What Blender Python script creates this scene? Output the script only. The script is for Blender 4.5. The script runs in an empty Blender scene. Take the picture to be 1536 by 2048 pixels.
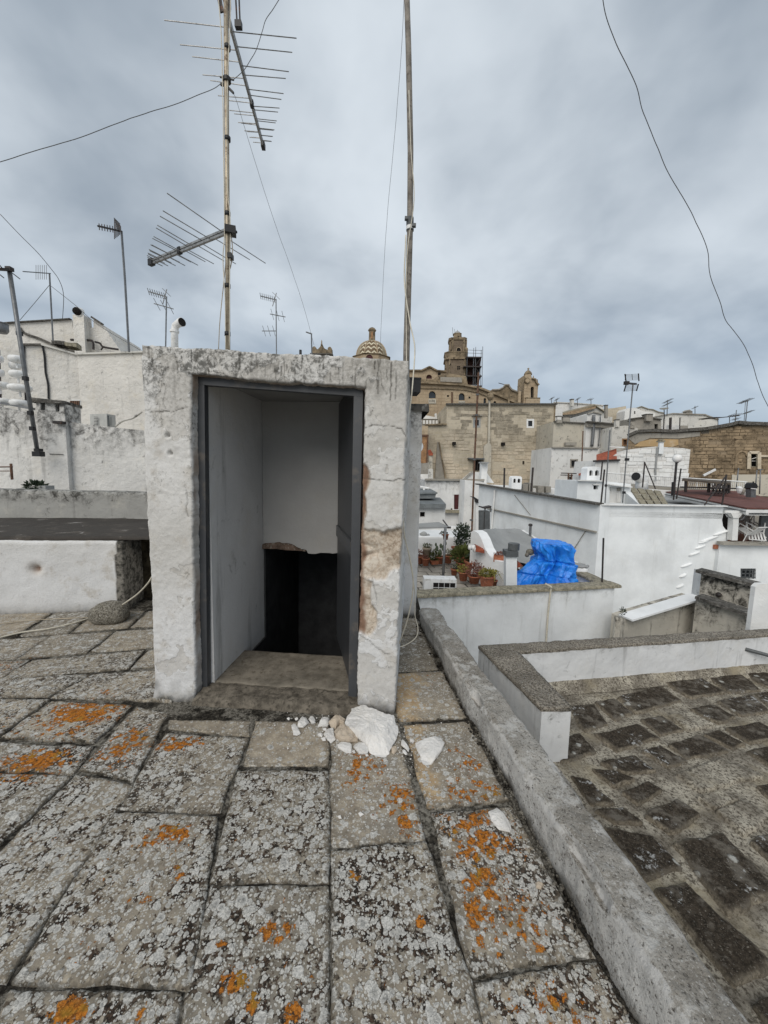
import bpy, bmesh, math, random
import numpy as np
from mathutils import Vector, Matrix
from mathutils.geometry import tessellate_polygon

random.seed(7)
SC = bpy.context.scene
COL = SC.collection
R = math.radians

# ------------------------------------------------------------------ camera, sky, sun, exposure
FPX, CX, CY = 769.0, 768.0, 1024.0          # lens in photo pixels
PITCH, ROLL, EYE = R(6.0), R(1.3), 1.5
_F = np.array((0, math.cos(PITCH), -math.sin(PITCH)))
_U0 = np.array((0, math.sin(PITCH), math.cos(PITCH)))
_R0 = np.array((1.0, 0, 0))
_UP = _U0 * math.cos(ROLL) - _R0 * math.sin(ROLL)
_RT = _R0 * math.cos(ROLL) + _U0 * math.sin(ROLL)
CAMP = np.array((0, 0, EYE))
cam = bpy.data.objects.new('camera', bpy.data.cameras.new('camera'))
COL.objects.link(cam)
cam.matrix_world = Matrix(((_RT[0], _UP[0], -_F[0], 0), (_RT[1], _UP[1], -_F[1], 0), (_RT[2], _UP[2], -_F[2], EYE), (0, 0, 0, 1)))
cam.data.sensor_fit = 'VERTICAL'
cam.data.sensor_height = 36.0
cam.data.lens = FPX / 2048 * 36
cam.data.clip_start, cam.data.clip_end = 0.02, 5000
SC.camera = cam

SUN_EL, SUN_AZ = R(40), R(200)               # soft overcast sun, behind the camera
sun = bpy.data.objects.new('sun', bpy.data.lights.new('sun', 'SUN'))
COL.objects.link(sun)
sun.data.energy, sun.data.angle, sun.data.color = 1.5, R(50), (1.0, 0.945, 0.865)
_sd = Vector((math.sin(SUN_AZ) * math.cos(SUN_EL), math.cos(SUN_AZ) * math.cos(SUN_EL), math.sin(SUN_EL)))
sun.rotation_euler = _sd.to_track_quat('Z', 'Y').to_euler()
SC.view_settings.view_transform = 'Standard'
SC.view_settings.look = 'None'
SC.view_settings.gamma = 1.0
SC.view_settings.exposure = 0.52
SC.view_settings.use_curve_mapping = False


class NG:
    """short-hand for building node trees"""
    def __init__(s, nt): s.nt = nt
    def put(s, sock, v):
        if isinstance(v, bpy.types.NodeSocket): s.nt.links.new(v, sock)
        elif isinstance(v, (tuple, list)) and len(v) == 3 and sock.type == 'RGBA': sock.default_value = (*v, 1)
        else: sock.default_value = v
    def add(s, t, inp=None, **props):
        n = s.nt.nodes.new(t)
        for k, v in props.items(): setattr(n, k, v)
        for k, v in (inp or {}).items(): s.put(n.inputs[k], v)
        return n
    def pos(s): return s.add('ShaderNodeNewGeometry').outputs['Position']
    def noise(s, vec, scale, detail=5, rough=.6, dist=0.0, out='Fac'):
        return s.add('ShaderNodeTexNoise', {'Vector': vec, 'Scale': scale, 'Detail': detail, 'Roughness': rough, 'Distortion': dist}).outputs[out]
    def voro(s, vec, scale, out='Distance', feature='F1', rand=1.0):
        return s.add('ShaderNodeTexVoronoi', {'Vector': vec, 'Scale': scale, 'Randomness': rand}, feature=feature).outputs[out]
    def math(s, op, a, b=0.0, clamp=False):
        n = s.add('ShaderNodeMath', operation=op, use_clamp=clamp)
        s.put(n.inputs[0], a); s.put(n.inputs[1], b)
        return n.outputs[0]
    def mapr(s, x, a, b, c=0.0, d=1.0, smooth=True):
        n = s.add('ShaderNodeMapRange', interpolation_type='SMOOTHSTEP' if smooth else 'LINEAR')
        for i, v in enumerate((x, a, b, c, d)): s.put(n.inputs[i], v)
        return n.outputs[0]
    def mix(s, f, a, b, blend='MIX'):
        n = s.add('ShaderNodeMix', data_type='RGBA', blend_type=blend)
        s.put(n.inputs[0], f); s.put(n.inputs[6], a); s.put(n.inputs[7], b)
        return n.outputs[2]
    def vmath(s, op, a, b=(0, 0, 0)):
        n = s.add('ShaderNodeVectorMath', operation=op)
        s.put(n.inputs[0], a); s.put(n.inputs[1], b)
        return n.outputs[0]
    def sep(s, v): return s.add('ShaderNodeSeparateXYZ', {0: v}).outputs
    def comb(s, x, y, z): return s.add('ShaderNodeCombineXYZ', {0: x, 1: y, 2: z}).outputs[0]
    def attr(s, name): return s.add('ShaderNodeAttribute', attribute_name=name).outputs['Fac']
    def rnd(s): return s.add('ShaderNodeObjectInfo').outputs['Random']
    def bump(s, h, strength=.5, dist=.01, normal=None):
        n = s.add('ShaderNodeBump', {'Height': h, 'Strength': strength, 'Distance': dist})
        if normal is not None: s.put(n.inputs['Normal'], normal)
        return n.outputs[0]
    def warp(s, vec, scale, amt):
        c = s.add('ShaderNodeTexNoise', {'Vector': vec, 'Scale': scale, 'Detail': 3}).outputs['Color']
        c = s.vmath('SUBTRACT', c, (.5, .5, .5))
        c = s.vmath('MULTIPLY', c, (amt, amt, amt))
        return s.vmath('ADD', vec, c)
    def grey(s, v): return s.add('ShaderNodeCombineColor', {0: v, 1: v, 2: v}).outputs[0]


# overcast sky: Nishita sky almost fully covered by layered cloud noise
world = bpy.data.worlds.new('World'); SC.world = world; world.use_nodes = True
wn = world.node_tree; wn.nodes.clear(); g = NG(wn)
sky = g.add('ShaderNodeTexSky', sky_type='NISHITA', sun_disc=False, sun_elevation=SUN_EL, sun_rotation=SUN_AZ, altitude=200, dust_density=2.0)
dirv = g.add('ShaderNodeTexCoord').outputs['Generated']
dx, dy, dz = g.sep(dirv)
SKYOFF = (8, 1, 5)
den = g.math('ADD', g.math('ABSOLUTE', dz), .34)
cp = g.comb(g.math('DIVIDE', dx, den), g.math('DIVIDE', dy, den), 0.35)
cp = g.vmath('ADD', cp, SKYOFF)
c1 = g.noise(g.warp(cp, 1.2, .35), 0.85, 5, .45)
c2 = g.noise(g.warp(cp, 2.0, .2), 2.2, 5, .5)
cf = g.math('ADD', g.math('MULTIPLY', c1, .50), g.math('MULTIPLY', c2, .50))
cl = g.mapr(cf, .34, .64)
cl = g.math('ADD', g.math('MULTIPLY', cl, g.mapr(dz, .0, .22, .45, 1.0)), g.mapr(dz, .0, .22, .22, 0.0))
lo = g.mix(g.mapr(dz, 0.0, .45), (2.1, 2.7, 3.5), (2.15, 2.55, 3.0))
hi = g.mix(g.mapr(dz, 0.0, .45), (3.75, 4.4, 5.0), (5.2, 5.65, 6.05))
cloud = g.mix(cl, lo, hi)
skyc = g.mix(.93, sky.outputs[0], cloud)
bg = g.add('ShaderNodeBackground', {'Color': skyc, 'Strength': .1})
wo = g.add('ShaderNodeOutputWorld'); wn.links.new(bg.outputs[0], wo.inputs[0])


# ------------------------------------------------------------------ photo pixel -> place in the scene
def ray(px, py): return _F + _RT * ((px - CX) / FPX) + _UP * ((CY - py) / FPX)
def P(px, py, d):                            # point at distance d ahead
    r = ray(px, py); return CAMP + r * (d / r[1])
def G(px, py, z=0.0):                        # point on a level surface
    r = ray(px, py); return CAMP + r * ((z - EYE) / r[2])
class Plane:                                 # upright plane
    def __init__(s, a, b):
        s.o = np.array((a[0], a[1], 0.0)); t = np.array((b[0] - a[0], b[1] - a[1], 0.0))
        s.t = t / np.linalg.norm(t); s.n = np.array((s.t[1], -s.t[0], 0.0))     # n looks to the camera
    def at(s, px, py):
        r = ray(px, py); k = np.dot(s.o - CAMP, s.n) / np.dot(r, s.n); return CAMP + r * k
    def sz(s, px, py):
        p = s.at(px, py); return float(np.dot(p - s.o, s.t)), float(p[2])
    def w(s, a, z, off=0.0): return s.o + s.t * a + np.array((0, 0, z)) + s.n * off
def FP(d): return Plane(P(600, 950, d), P(900, 955, d)) if False else Plane((-1, d, 0), (1, d, 0))
def VP(pa, da, pb, db): return Plane(P(pa, 950, da), P(pb, 950, db))


# ------------------------------------------------------------------ numpy noise
def _hash(ix, iy, iz):
    h = (ix.astype(np.int64) * 374761393 + iy.astype(np.int64) * 668265263 + iz.astype(np.int64) * 2147483647) & 0xffffffff
    h = ((h ^ (h >> 13)) * 1274126177) & 0xffffffff
    return ((h ^ (h >> 16)) & 0xffff) / 65535.0
def vnoise(p):
    i = np.floor(p); f = p - i; f = f * f * (3 - 2 * f); i = i.astype(np.int64)
    x, y, z = i[..., 0], i[..., 1], i[..., 2]; fx, fy, fz = f[..., 0], f[..., 1], f[..., 2]
    def L(a, b, t): return a + (b - a) * t
    return L(L(L(_hash(x, y, z), _hash(x + 1, y, z), fx), L(_hash(x, y + 1, z), _hash(x + 1, y + 1, z), fx), fy),
             L(L(_hash(x, y, z + 1), _hash(x + 1, y, z + 1), fx), L(_hash(x, y + 1, z + 1), _hash(x + 1, y + 1, z + 1), fx), fy), fz)
def fbm(p, s, o=4, gain=.5):
    p = np.asarray(p, float) * s; a, t, n = 0.0, 1.0, 0.0
    for k in range(o):
        a = a + t * (vnoise(p + 17.3 * k) - .5) * 2; n += t; t *= gain; p = p * 2.03
    return a / n
def sstep(x, a, b):
    t = np.clip((x - a) / (b - a), 0, 1); return t * t * (3 - 2 * t)


# ------------------------------------------------------------------ mesh builder
class MB:
    def __init__(s): s.v, s.f, s.a = [], [], {}
    def add(s, vs, fs):
        o = len(s.v); s.v += [tuple(map(float, q)) for q in vs]; s.f += [tuple(i + o for i in q) for q in fs]; return s
    def box(s, c, size, rz=0.0, rx=0.0, ry=0.0):
        m = Matrix.Rotation(rz, 3, 'Z') @ Matrix.Rotation(ry, 3, 'Y') @ Matrix.Rotation(rx, 3, 'X')
        h = [k / 2 for k in size]
        vs = [Vector(c) + m @ Vector((x * h[0], y * h[1], z * h[2])) for x in (-1, 1) for y in (-1, 1) for z in (-1, 1)]
        return s.add(vs, [(0, 1, 3, 2), (4, 6, 7, 5), (0, 4, 5, 1), (2, 3, 7, 6), (0, 2, 6, 4), (1, 5, 7, 3)])
    def tube(s, pts, r, n=6, caps=True):
        pts = [Vector(p) for p in pts]; rs = r if isinstance(r, (list, tuple)) else [r] * len(pts)
        vs, fs = [], []; prev = None
        for i, p in enumerate(pts):
            t = (pts[min(i + 1, len(pts) - 1)] - pts[max(i - 1, 0)])
            t = t.normalized() if t.length > 1e-9 else Vector((0, 0, 1))
            if prev is None:
                a = t.orthogonal().normalized()
            else:
                a = (prev - t * prev.dot(t)); a = a.normalized() if a.length > 1e-6 else t.orthogonal().normalized()
            prev = a; b = t.cross(a)
            for k in range(n):
                q = 2 * math.pi * k / n; vs.append(p + (a * math.cos(q) + b * math.sin(q)) * rs[i])
        for i in range(len(pts) - 1):
            for k in range(n):
                fs.append((i * n + k, i * n + (k + 1) % n, (i + 1) * n + (k + 1) % n, (i + 1) * n + k))
        if caps: fs += [tuple(range(n))[::-1], tuple((len(pts) - 1) * n + k for k in range(n))]
        return s.add(vs, fs)
    def bar(s, a, b, w, h):                   # square bar between two points
        a, b = Vector(a), Vector(b); t = (b - a).normalized()
        u = Vector((0, 0, 1)).cross(t); u = u.normalized() if u.length > 1e-3 else Vector((1, 0, 0)); v = t.cross(u)
        vs = [q + u * (i * w / 2) + v * (j * h / 2) for q in (a, b) for i, j in ((-1, -1), (1, -1), (1, 1), (-1, 1))]
        return s.add(vs, [(3, 2, 1, 0), (4, 5, 6, 7)] + [(k, (k + 1) % 4, 4 + (k + 1) % 4, 4 + k) for k in range(4)])
    def lathe(s, c, prof, n=16, rot=0.0, sq=1.0):
        vs, fs = [], []
        for r, z in prof:
            for k in range(n):
                q = 2 * math.pi * k / n + rot; vs.append((c[0] + r * math.cos(q), c[1] + r * math.sin(q) * sq, c[2] + z))
        for i in range(len(prof) - 1):
            for k in range(n): fs.append((i * n + k, i * n + (k + 1) % n, (i + 1) * n + (k + 1) % n, (i + 1) * n + k))
        fs += [tuple(range(n))[::-1], tuple((len(prof) - 1) * n + k for k in range(n))]
        return s.add(vs, fs)
    def ball(s, c, r, n=12, m=8, sz=1.0):
        return s.lathe(c, [(max(r * math.sin(math.pi * k / m), 1e-4), -r * sz * math.cos(math.pi * k / m)) for k in range(m + 1)], n)
    def prism(s, poly, vec):
        n = len(poly); vec = np.array(vec, float); a = [np.array(p, float) for p in poly]
        s.add(a + [p + vec for p in a], [(i, (i + 1) % n, n + (i + 1) % n, n + i) for i in range(n)])
        tri = tessellate_polygon([[Vector(p) for p in a]])
        o = len(s.v) - 2 * n
        s.f += [tuple(o + i for i in t) for t in tri] + [tuple(o + n + i for i in t[::-1]) for t in tri]
        return s
    def grid(s, A, closed=False, flip=False):
        A = np.asarray(A); H, W = A.shape[:2]; o = len(s.v); s.v += [tuple(q) for q in A.reshape(-1, 3).tolist()]
        for i in range(H - 1):
            for j in range(W if closed else W - 1):
                q = (o + i * W + j, o + i * W + (j + 1) % W, o + (i + 1) * W + (j + 1) % W, o + (i + 1) * W + j)
                s.f.append(q[::-1] if flip else q)
        return s


ORG = {}
def T(name, label, cat, loc, group=None):
    o = bpy.data.objects.new(name, None); COL.objects.link(o); o.empty_display_size = .1
    o.location = tuple(map(float, loc)); ORG[o.name] = np.array(loc, float)
    o['label'], o['category'] = label, cat
    if group: o['group'] = group
    return o
def O(name, mb, mat, parent=None, label=None, cat=None, group=None, kind=None, smooth=False, recalc=True):
    v = np.array(mb.v, float)
    if parent is None:
        org = np.array(((v[:, 0].min() + v[:, 0].max()) / 2, (v[:, 1].min() + v[:, 1].max()) / 2, v[:, 2].min()))
    else: org = ORG[parent.name]
    me = bpy.data.meshes.new(name); me.from_pydata((v - org).tolist(), [], mb.f)
    if recalc:
        bm = bmesh.new(); bm.from_mesh(me); bmesh.ops.recalc_face_normals(bm, faces=bm.faces); bm.to_mesh(me); bm.free()
    for k, a in mb.a.items():
        at = me.attributes.new(k, 'FLOAT', 'POINT'); at.data.foreach_set('value', np.asarray(a, np.float32))
    me.materials.append(mat)
    if smooth: me.polygons.foreach_set('use_smooth', [True] * len(me.polygons))
    o = bpy.data.objects.new(name, me); COL.objects.link(o); ORG[o.name] = org
    if parent is None: o.location = org
    else: o.parent = parent
    if label: o['label'] = label
    if cat: o['category'] = cat
    if group: o['group'] = group
    if kind: o['kind'] = kind
    return o
def copy_tree(o, loc, rz=0.0, label=None, scale=1.0):
    def cp(a, par):
        c = a.copy(); COL.objects.link(c); c.parent = par
        for ch in a.children: cp(ch, c)
        return c
    r = cp(o, None); r.location = loc; r.rotation_euler.z = rz; r.scale = (scale,) * 3; ORG[r.name] = np.array(loc, float)
    if label: r['label'] = label
    return r


# ------------------------------------------------------------------ walls from outlines
def wall_mb(plane, top, zb, depth, holes=(), reveal=.15, side=None):
    """upright wall: 'top' outline in photo pixels left to right, sides fall straight to zb; holes are pixel outlines"""
    tp = [plane.sz(*q) for q in top]
    a0, a1 = (tp[0][0], tp[-1][0])
    outer = [(a0, zb)] + tp + [(a1, zb)]
    if abs(tp[0][1] - zb) < 1e-6: outer = tp
    hs = [[plane.sz(*q) for q in h] for h in holes]
    mb = MB(); loops = [outer] + hs
    flat = [plane.w(a, z) for lp in loops for a, z in lp]
    tri = tessellate_polygon([[Vector((a, z, 0)) for a, z in lp] for lp in loops])
    mb.add(flat, tri)
    back = -plane.n * depth
    n = len(outer); fr = [plane.w(a, z) for a, z in outer]
    mb.add(fr + [p + back for p in fr], [(i, (i + 1) % n, n + (i + 1) % n, n + i) for i in range(n)])
    tri = tessellate_polygon([[Vector((a, z, 0)) for a, z in outer]])
    mb.add([p + back for p in fr], [t[::-1] for t in tri])
    for h in hs:
        k = len(h); fr = [plane.w(a, z) for a, z in h]
        mb.add(fr + [p - plane.n * reveal for p in fr], [(i, (i + 1) % k, k + (i + 1) % k, k + i) for i in range(k)])
    return mb
def rect(x0, y0, x1, y1): return [(x0, y0), (x1, y0), (x1, y1), (x0, y1)]
def arch(x0, y0, x1, y1, n=6):
    c, r = (x0 + x1) / 2, (x1 - x0) / 2; h = min(r * 1.1, (y1 - y0) * .6)
    return [(c - r * math.cos(math.pi * k / n), y0 + h - h * math.sin(math.pi * k / n)) for k in range(n + 1)] + [(x1, y1), (x0, y1)]
def pane(plane, hole, parent, mat, reveal=.15, name='pane', fr=None, frmat=None, fw=.06, grow=.002, bars=None, barmat=None):
    pts = [plane.sz(*q) for q in hole]
    ca, cz = sum(p[0] for p in pts) / len(pts), sum(p[1] for p in pts) / len(pts)
    mb = MB().prism([plane.w(a, z, -reveal + .004) for a, z in pts], -plane.n * .02)
    root = parent
    if fr:
        fm = MB(); n = len(pts)
        inn = [(a + (ca - a) * min(.45, fw / (abs(ca - a) + 1e-6)) if abs(ca - a) > 1e-6 else a,
                z + (cz - z) * min(.45, fw / (abs(cz - z) + 1e-6)) if abs(cz - z) > 1e-6 else z) for a, z in pts]
        for off in (0.03, -reveal + .006):
            pass
        o1 = [plane.w(a, z, .02) for a, z in pts]; i1 = [plane.w(a, z, .02) for a, z in inn]
        o2 = [plane.w(a, z, -.08) for a, z in pts]; i2 = [plane.w(a, z, -.08) for a, z in inn]
        fm.add(o1 + i1 + o2 + i2, [q for k in range(n) for j in [(k + 1) % n] for q in ((k, j, n + j, n + k), (2 * n + k, 2 * n + j, j, k), (n + k, n + j, 3 * n + j, 3 * n + k), (3 * n + k, 3 * n + j, 2 * n + j, 2 * n + k))])
        root = O(fr, fm, frmat, parent)
    p = O(name, mb, mat, root)
    if bars:
        nb, nh = bars; bm = MB(); xs = [q[0] for q in pts]; zs = [q[1] for q in pts]
        for k in range(nb):
            a = min(xs) + (max(xs) - min(xs)) * (k + .5) / nb
            bm.bar(plane.w(a, min(zs), -.03), plane.w(a, max(zs), -.03), .025, .025)
        for k in range(nh):
            z = min(zs) + (max(zs) - min(zs)) * (k + .5) / nh
            bm.bar(plane.w(min(xs), z, -.03), plane.w(max(xs), z, -.03), .025, .025)
        O('grille', bm, barmat, root)
    return p
def pwall(plane, pts, depth):                 # closed outline in pixels on an upright plane, given thickness
    return MB().prism([plane.at(*q) for q in pts], -plane.n * depth)
def inside(pts, x, y):
    c = np.zeros(np.shape(x), bool); n = len(pts)
    for i in range(n):
        (x0, y0), (x1, y1) = pts[i], pts[(i + 1) % n]
        if y0 == y1: continue
        c ^= ((y0 > y) != (y1 > y)) & (x < (x1 - x0) * (y - y0) / (y1 - y0) + x0)
    return c
def seg_dist(pts, x, y):
    d = np.full(np.shape(x), 9.0)
    for (x0, y0), (x1, y1) in zip(pts, pts[1:]):
        L2 = (x1 - x0) ** 2 + (y1 - y0) ** 2 + 1e-12
        t = np.clip(((x - x0) * (x1 - x0) + (y - y0) * (y1 - y0)) / L2, 0, 1)
        d = np.minimum(d, np.hypot(x - x0 - t * (x1 - x0), y - y0 - t * (y1 - y0)))
    return d
def courses(plane, outline, holes, bw, bh, seed, out=.03, gap=.02, skip=.08):
    """courses of squared stones standing proud of a wall face"""
    rr = random.Random(seed); o = [plane.sz(*q) for q in outline]; hs = [[plane.sz(*q) for q in h] for h in holes]
    zs = [q[1] for q in o]; xs = [q[0] for q in o]; mb = MB(); z = min(zs)
    while z < max(zs):
        h = bh * rr.uniform(.75, 1.25); a = min(xs) - rr.random() * bw
        while a < max(xs):
            w = bw * rr.uniform(.55, 1.5); ca, cz = a + w / 2, z + h / 2
            cs = [(a + gap, z + gap), (a + w - gap, z + gap), (a + w - gap, z + h - gap), (a + gap, z + h - gap)]
            ok = all(bool(inside(o, np.array(p[0]), np.array(p[1]))) for p in cs) and rr.random() > skip
            for hh in hs:
                hx = [q[0] for q in hh]; hz = [q[1] for q in hh]
                if a + w > min(hx) - .1 and a < max(hx) + .1 and z + h > min(hz) - .1 and z < max(hz) + .1: ok = False
            if ok:
                e = out * rr.uniform(.4, 1.3); j = lambda: rr.uniform(-gap, gap) * .6
                f = [plane.w(p[0] + j(), p[1] + j(), e + j() * .5) for p in cs]; b = [plane.w(p[0], p[1], -.02) for p in cs]
                mb.add(f + b, [(0, 1, 2, 3), (0, 4, 5, 1), (1, 5, 6, 2), (2, 6, 7, 3), (3, 7, 4, 0)])
            a += w
        z += h
    return mb
# ------------------------------------------------------------------ materials
def newmat(name):
    m = bpy.data.materials.new(name); m.use_nodes = True; nt = m.node_tree; nt.nodes.clear(); g = NG(nt)
    b = g.add('ShaderNodeBsdfPrincipled'); o = g.add('ShaderNodeOutputMaterial'); nt.links.new(b.outputs[0], o.inputs[0])
    return m, g, b
def fin(g, b, col, rough=.9, spec=.2, normal=None, metal=0.0):
    g.put(b.inputs['Base Color'], col); g.put(b.inputs['Roughness'], rough); g.put(b.inputs['Specular IOR Level'], spec)
    g.put(b.inputs['Metallic'], metal)
    if normal is not None: g.put(b.inputs['Normal'], normal)
def simple(name, col, rough=.6, metal=0.0, spec=.3, var=.25, sc=6.0, dirt=None, bump=.15):
    m, g, b = newmat(name); p = g.pos()
    n = g.noise(p, sc, 6, .65)
    c = g.mix(g.mapr(n, .3, .7), tuple(k * (1 - var) for k in col), tuple(min(1, k * (1 + var)) for k in col))
    if dirt: c = g.mix(g.mapr(g.noise(p, sc * 2.3, 7, .7), .52, .66), c, dirt)
    fin(g, b, c, rough, spec, g.bump(g.noise(p, sc * 9, 4), bump, .004), metal)
    return m
def plaster(name, base, stain=(.13, .125, .115), amt=.4, streak=.3, sc=1.0, bump=.5, patch=None, pamt=.4, zt=None, warm=(.62, .58, .50), wamt=.3, lump=.02):
    """limewash over masonry: drifting tone, worn warm patches, grey algae specks and drips"""
    m, g, b = newmat(name); p = g.pos(); x, y, z = g.sep(p)
    n1 = g.noise(p, .9 * sc, 6, .6); n2 = g.noise(g.warp(p, 3 * sc, .3), 6 * sc, 9, .72); n3 = g.noise(p, 2.4 * sc, 7, .65)
    c = g.mix(g.mapr(n1, .3, .7), tuple(k * .86 for k in base), tuple(min(.86, k * 1.06) for k in base))
    c = g.mix(g.math('MULTIPLY', g.mapr(n3, .5, .7), wamt), c, warm)
    if patch: c = g.mix(g.mapr(g.math('ADD', n3, g.math('MULTIPLY', n2, .5)), .96 - .3 * pamt, 1.02 - .3 * pamt), c, patch)
    dr = g.noise(g.vmath('MULTIPLY', p, (5 * sc, 5 * sc, .5 * sc)), 1.0, 7, .65)
    drip = g.math('MULTIPLY', g.mapr(dr, .56, .74), streak)
    low = g.mapr(n2, .66 - .2 * amt, .80 - .2 * amt)
    s = g.math('ADD', g.math('MULTIPLY', low, min(1.0, amt * 1.4)), drip)
    if zt:                                     # algae below a wall's weathered top edge
        wob = g.math('MULTIPLY', g.math('SUBTRACT', g.noise(g.vmath('MULTIPLY', p, (3, 3, .4)), 1.0, 6, .7), .5), zt[1] * 2.2)
        t = g.mapr(g.math('ADD', z, wob), zt[0] - zt[1], zt[0])
        s = g.math('ADD', s, g.math('MULTIPLY', g.math('MULTIPLY', t, g.mapr(n2, .38, .62)), zt[2]))
    c = g.mix(g.math('MINIMUM', s, 1.0), c, stain)
    h = g.math('ADD', g.math('MULTIPLY', g.noise(p, 7 * sc, 5), 1.0), g.math('MULTIPLY', g.noise(p, 40 * sc, 5, .7), .35))
    fin(g, b, c, .93, .15, g.bump(h, bump, lump / sc))
    return m
def masonry(name, c0, c1, c2, mortar, bw, bh, rot=0.0, bump=.6, stain=.35, msz=.02):
    """coursed stonework far enough away to be carried by the material between the built stones"""
    m, g, b = newmat(name); p = g.pos(); x, y, z = g.sep(p)
    q = g.comb(g.math('ADD', g.math('MULTIPLY', x, math.cos(rot)), g.math('MULTIPLY', y, math.sin(rot))), z, 0.0)
    q = g.warp(q, 1.7, .12)
    br = g.add('ShaderNodeTexBrick', {'Vector': q, 'Color1': c0, 'Color2': c1, 'Mortar': mortar, 'Scale': 1.0, 'Mortar Size': msz, 'Mortar Smooth': .4, 'Bias': 0.0, 'Brick Width': bw, 'Row Height': bh})
    n = g.noise(p, .35, 7, .65); n2 = g.noise(p, 2.2, 7, .7)
    c = g.mix(g.mapr(n, .38, .62), br.outputs[0], c2)
    c = g.mix(.45, c, br.outputs[0])
    c = g.mix(g.math('MULTIPLY', g.mapr(n2, .5, .7), stain), c, tuple(k * .28 for k in c0))
    h = g.math('SUBTRACT', g.math('MULTIPLY', g.noise(p, 5, 5, .7), .5), br.outputs[1])
    fin(g, b, c, .95, .1, g.bump(h, bump, .05))
    return m

M = {}
# -- the stair hut's plaster: bare stone, cracks and drips follow attributes modelled with the relief
m, g, b = newmat('hut_plaster'); p = g.pos(); x, y, z = g.sep(p)
n1 = g.noise(p, 1.6, 6, .6); n2 = g.noise(g.warp(p, 9, .06), 16, 9, .75); n3 = g.noise(p, 5.5, 7, .65); n4 = g.noise(p, 60, 4, .6)
c = g.mix(g.mapr(n1, .32, .66), (.55, .535, .505), (.68, .67, .65))
spk = g.mapr(g.math('ADD', g.math('ADD', g.noise(p, 2.1, 4), g.math('MULTIPLY', g.math('SUBTRACT', z, 1.3), .10)), g.math('MULTIPLY', g.math('SUBTRACT', n3, .5), .5)), .42, .68, .12, 1.0)
c = g.mix(g.mapr(z, .2, 1.1), g.mix(.6, c, (.655, .665, .68)), c)
c = g.mix(g.math('MULTIPLY', g.mapr(n3, .5, .68), .6), c, (.43, .39, .33))
c = g.mix(g.math('MULTIPLY', g.mapr(n2, .55, .70), g.math('MULTIPLY', spk, .7)), c, (.20, .19, .17))
n5 = g.noise(g.warp(p, 20, .03), 48, 8, .75); n6 = g.noise(p, 130, 4, .7)
c = g.mix(g.math('MULTIPLY', g.mapr(g.math('ADD', n5, g.math('MULTIPLY', g.math('SUBTRACT', n1, .5), .35)), .55, .65), g.math('MULTIPLY', spk, .85)), c, (.15, .14, .125))
c = g.mix(g.math('MULTIPLY', g.mapr(n6, .42, .32), .45), c, (.30, .29, .27))
c = g.mix(g.math('MULTIPLY', g.mapr(n6, .58, .66), .5), c, (.70, .695, .68))
dr = g.noise(g.vmath('MULTIPLY', p, (26, 26, 1.6)), 1.0, 6, .6)
topw = g.mapr(g.math('ADD', z, g.math('MULTIPLY', g.math('SUBTRACT', n3, .5), .5)), 1.70, 2.15)
c = g.mix(g.math('MULTIPLY', g.math('MULTIPLY', topw, g.mapr(g.math('ADD', g.math('MULTIPLY', n2, .5), g.math('MULTIPLY', n5, .5)), .45, .56)), .85), c, (.10, .098, .09))
c = g.mix(g.math('MULTIPLY', g.math('MULTIPLY', topw, g.mapr(dr, .62, .70)), .95), c, (.03, .03, .028))
pe = g.attr('peel')
c = g.mix(g.math('MULTIPLY', g.mapr(pe, .55, .75), .55), c, g.mix(g.mapr(n3, .35, .65), (.40, .375, .335), (.55, .53, .495)))
c = g.mix(g.math('MULTIPLY', g.math('MULTIPLY', g.mapr(pe, .30, .5), g.mapr(pe, .72, .52)), .55), c, (.16, .15, .13))
bare = g.attr('bare')
c = g.mix(bare, c, g.mix(g.mapr(n5, .36, .60), g.mix(g.mapr(n3, .4, .6), (.27, .205, .15), (.44, .355, .275)), g.mix(g.mapr(n3, .35, .65), (.51, .435, .35), (.63, .57, .485))))
c = g.mix(g.attr('rust'), c, (.21, .125, .085))
c = g.mix(g.attr('foot'), c, g.mix(g.mapr(n2, .4, .6), (.05, .048, .042), (.22, .205, .18)))
c = g.mix(g.math('MULTIPLY', g.attr('crack'), g.mapr(n5, .3, .55, .35, .95)), c, (.07, .065, .055))
h = g.math('ADD', g.math('MULTIPLY', n3, .7), g.math('ADD', g.math('MULTIPLY', n2, .6), g.math('ADD', g.math('MULTIPLY', n4, .3), g.math('MULTIPLY', n5, .7))))
fin(g, b, c, .94, .12, g.bump(h, .65, .012)); M['hut'] = m

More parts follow.
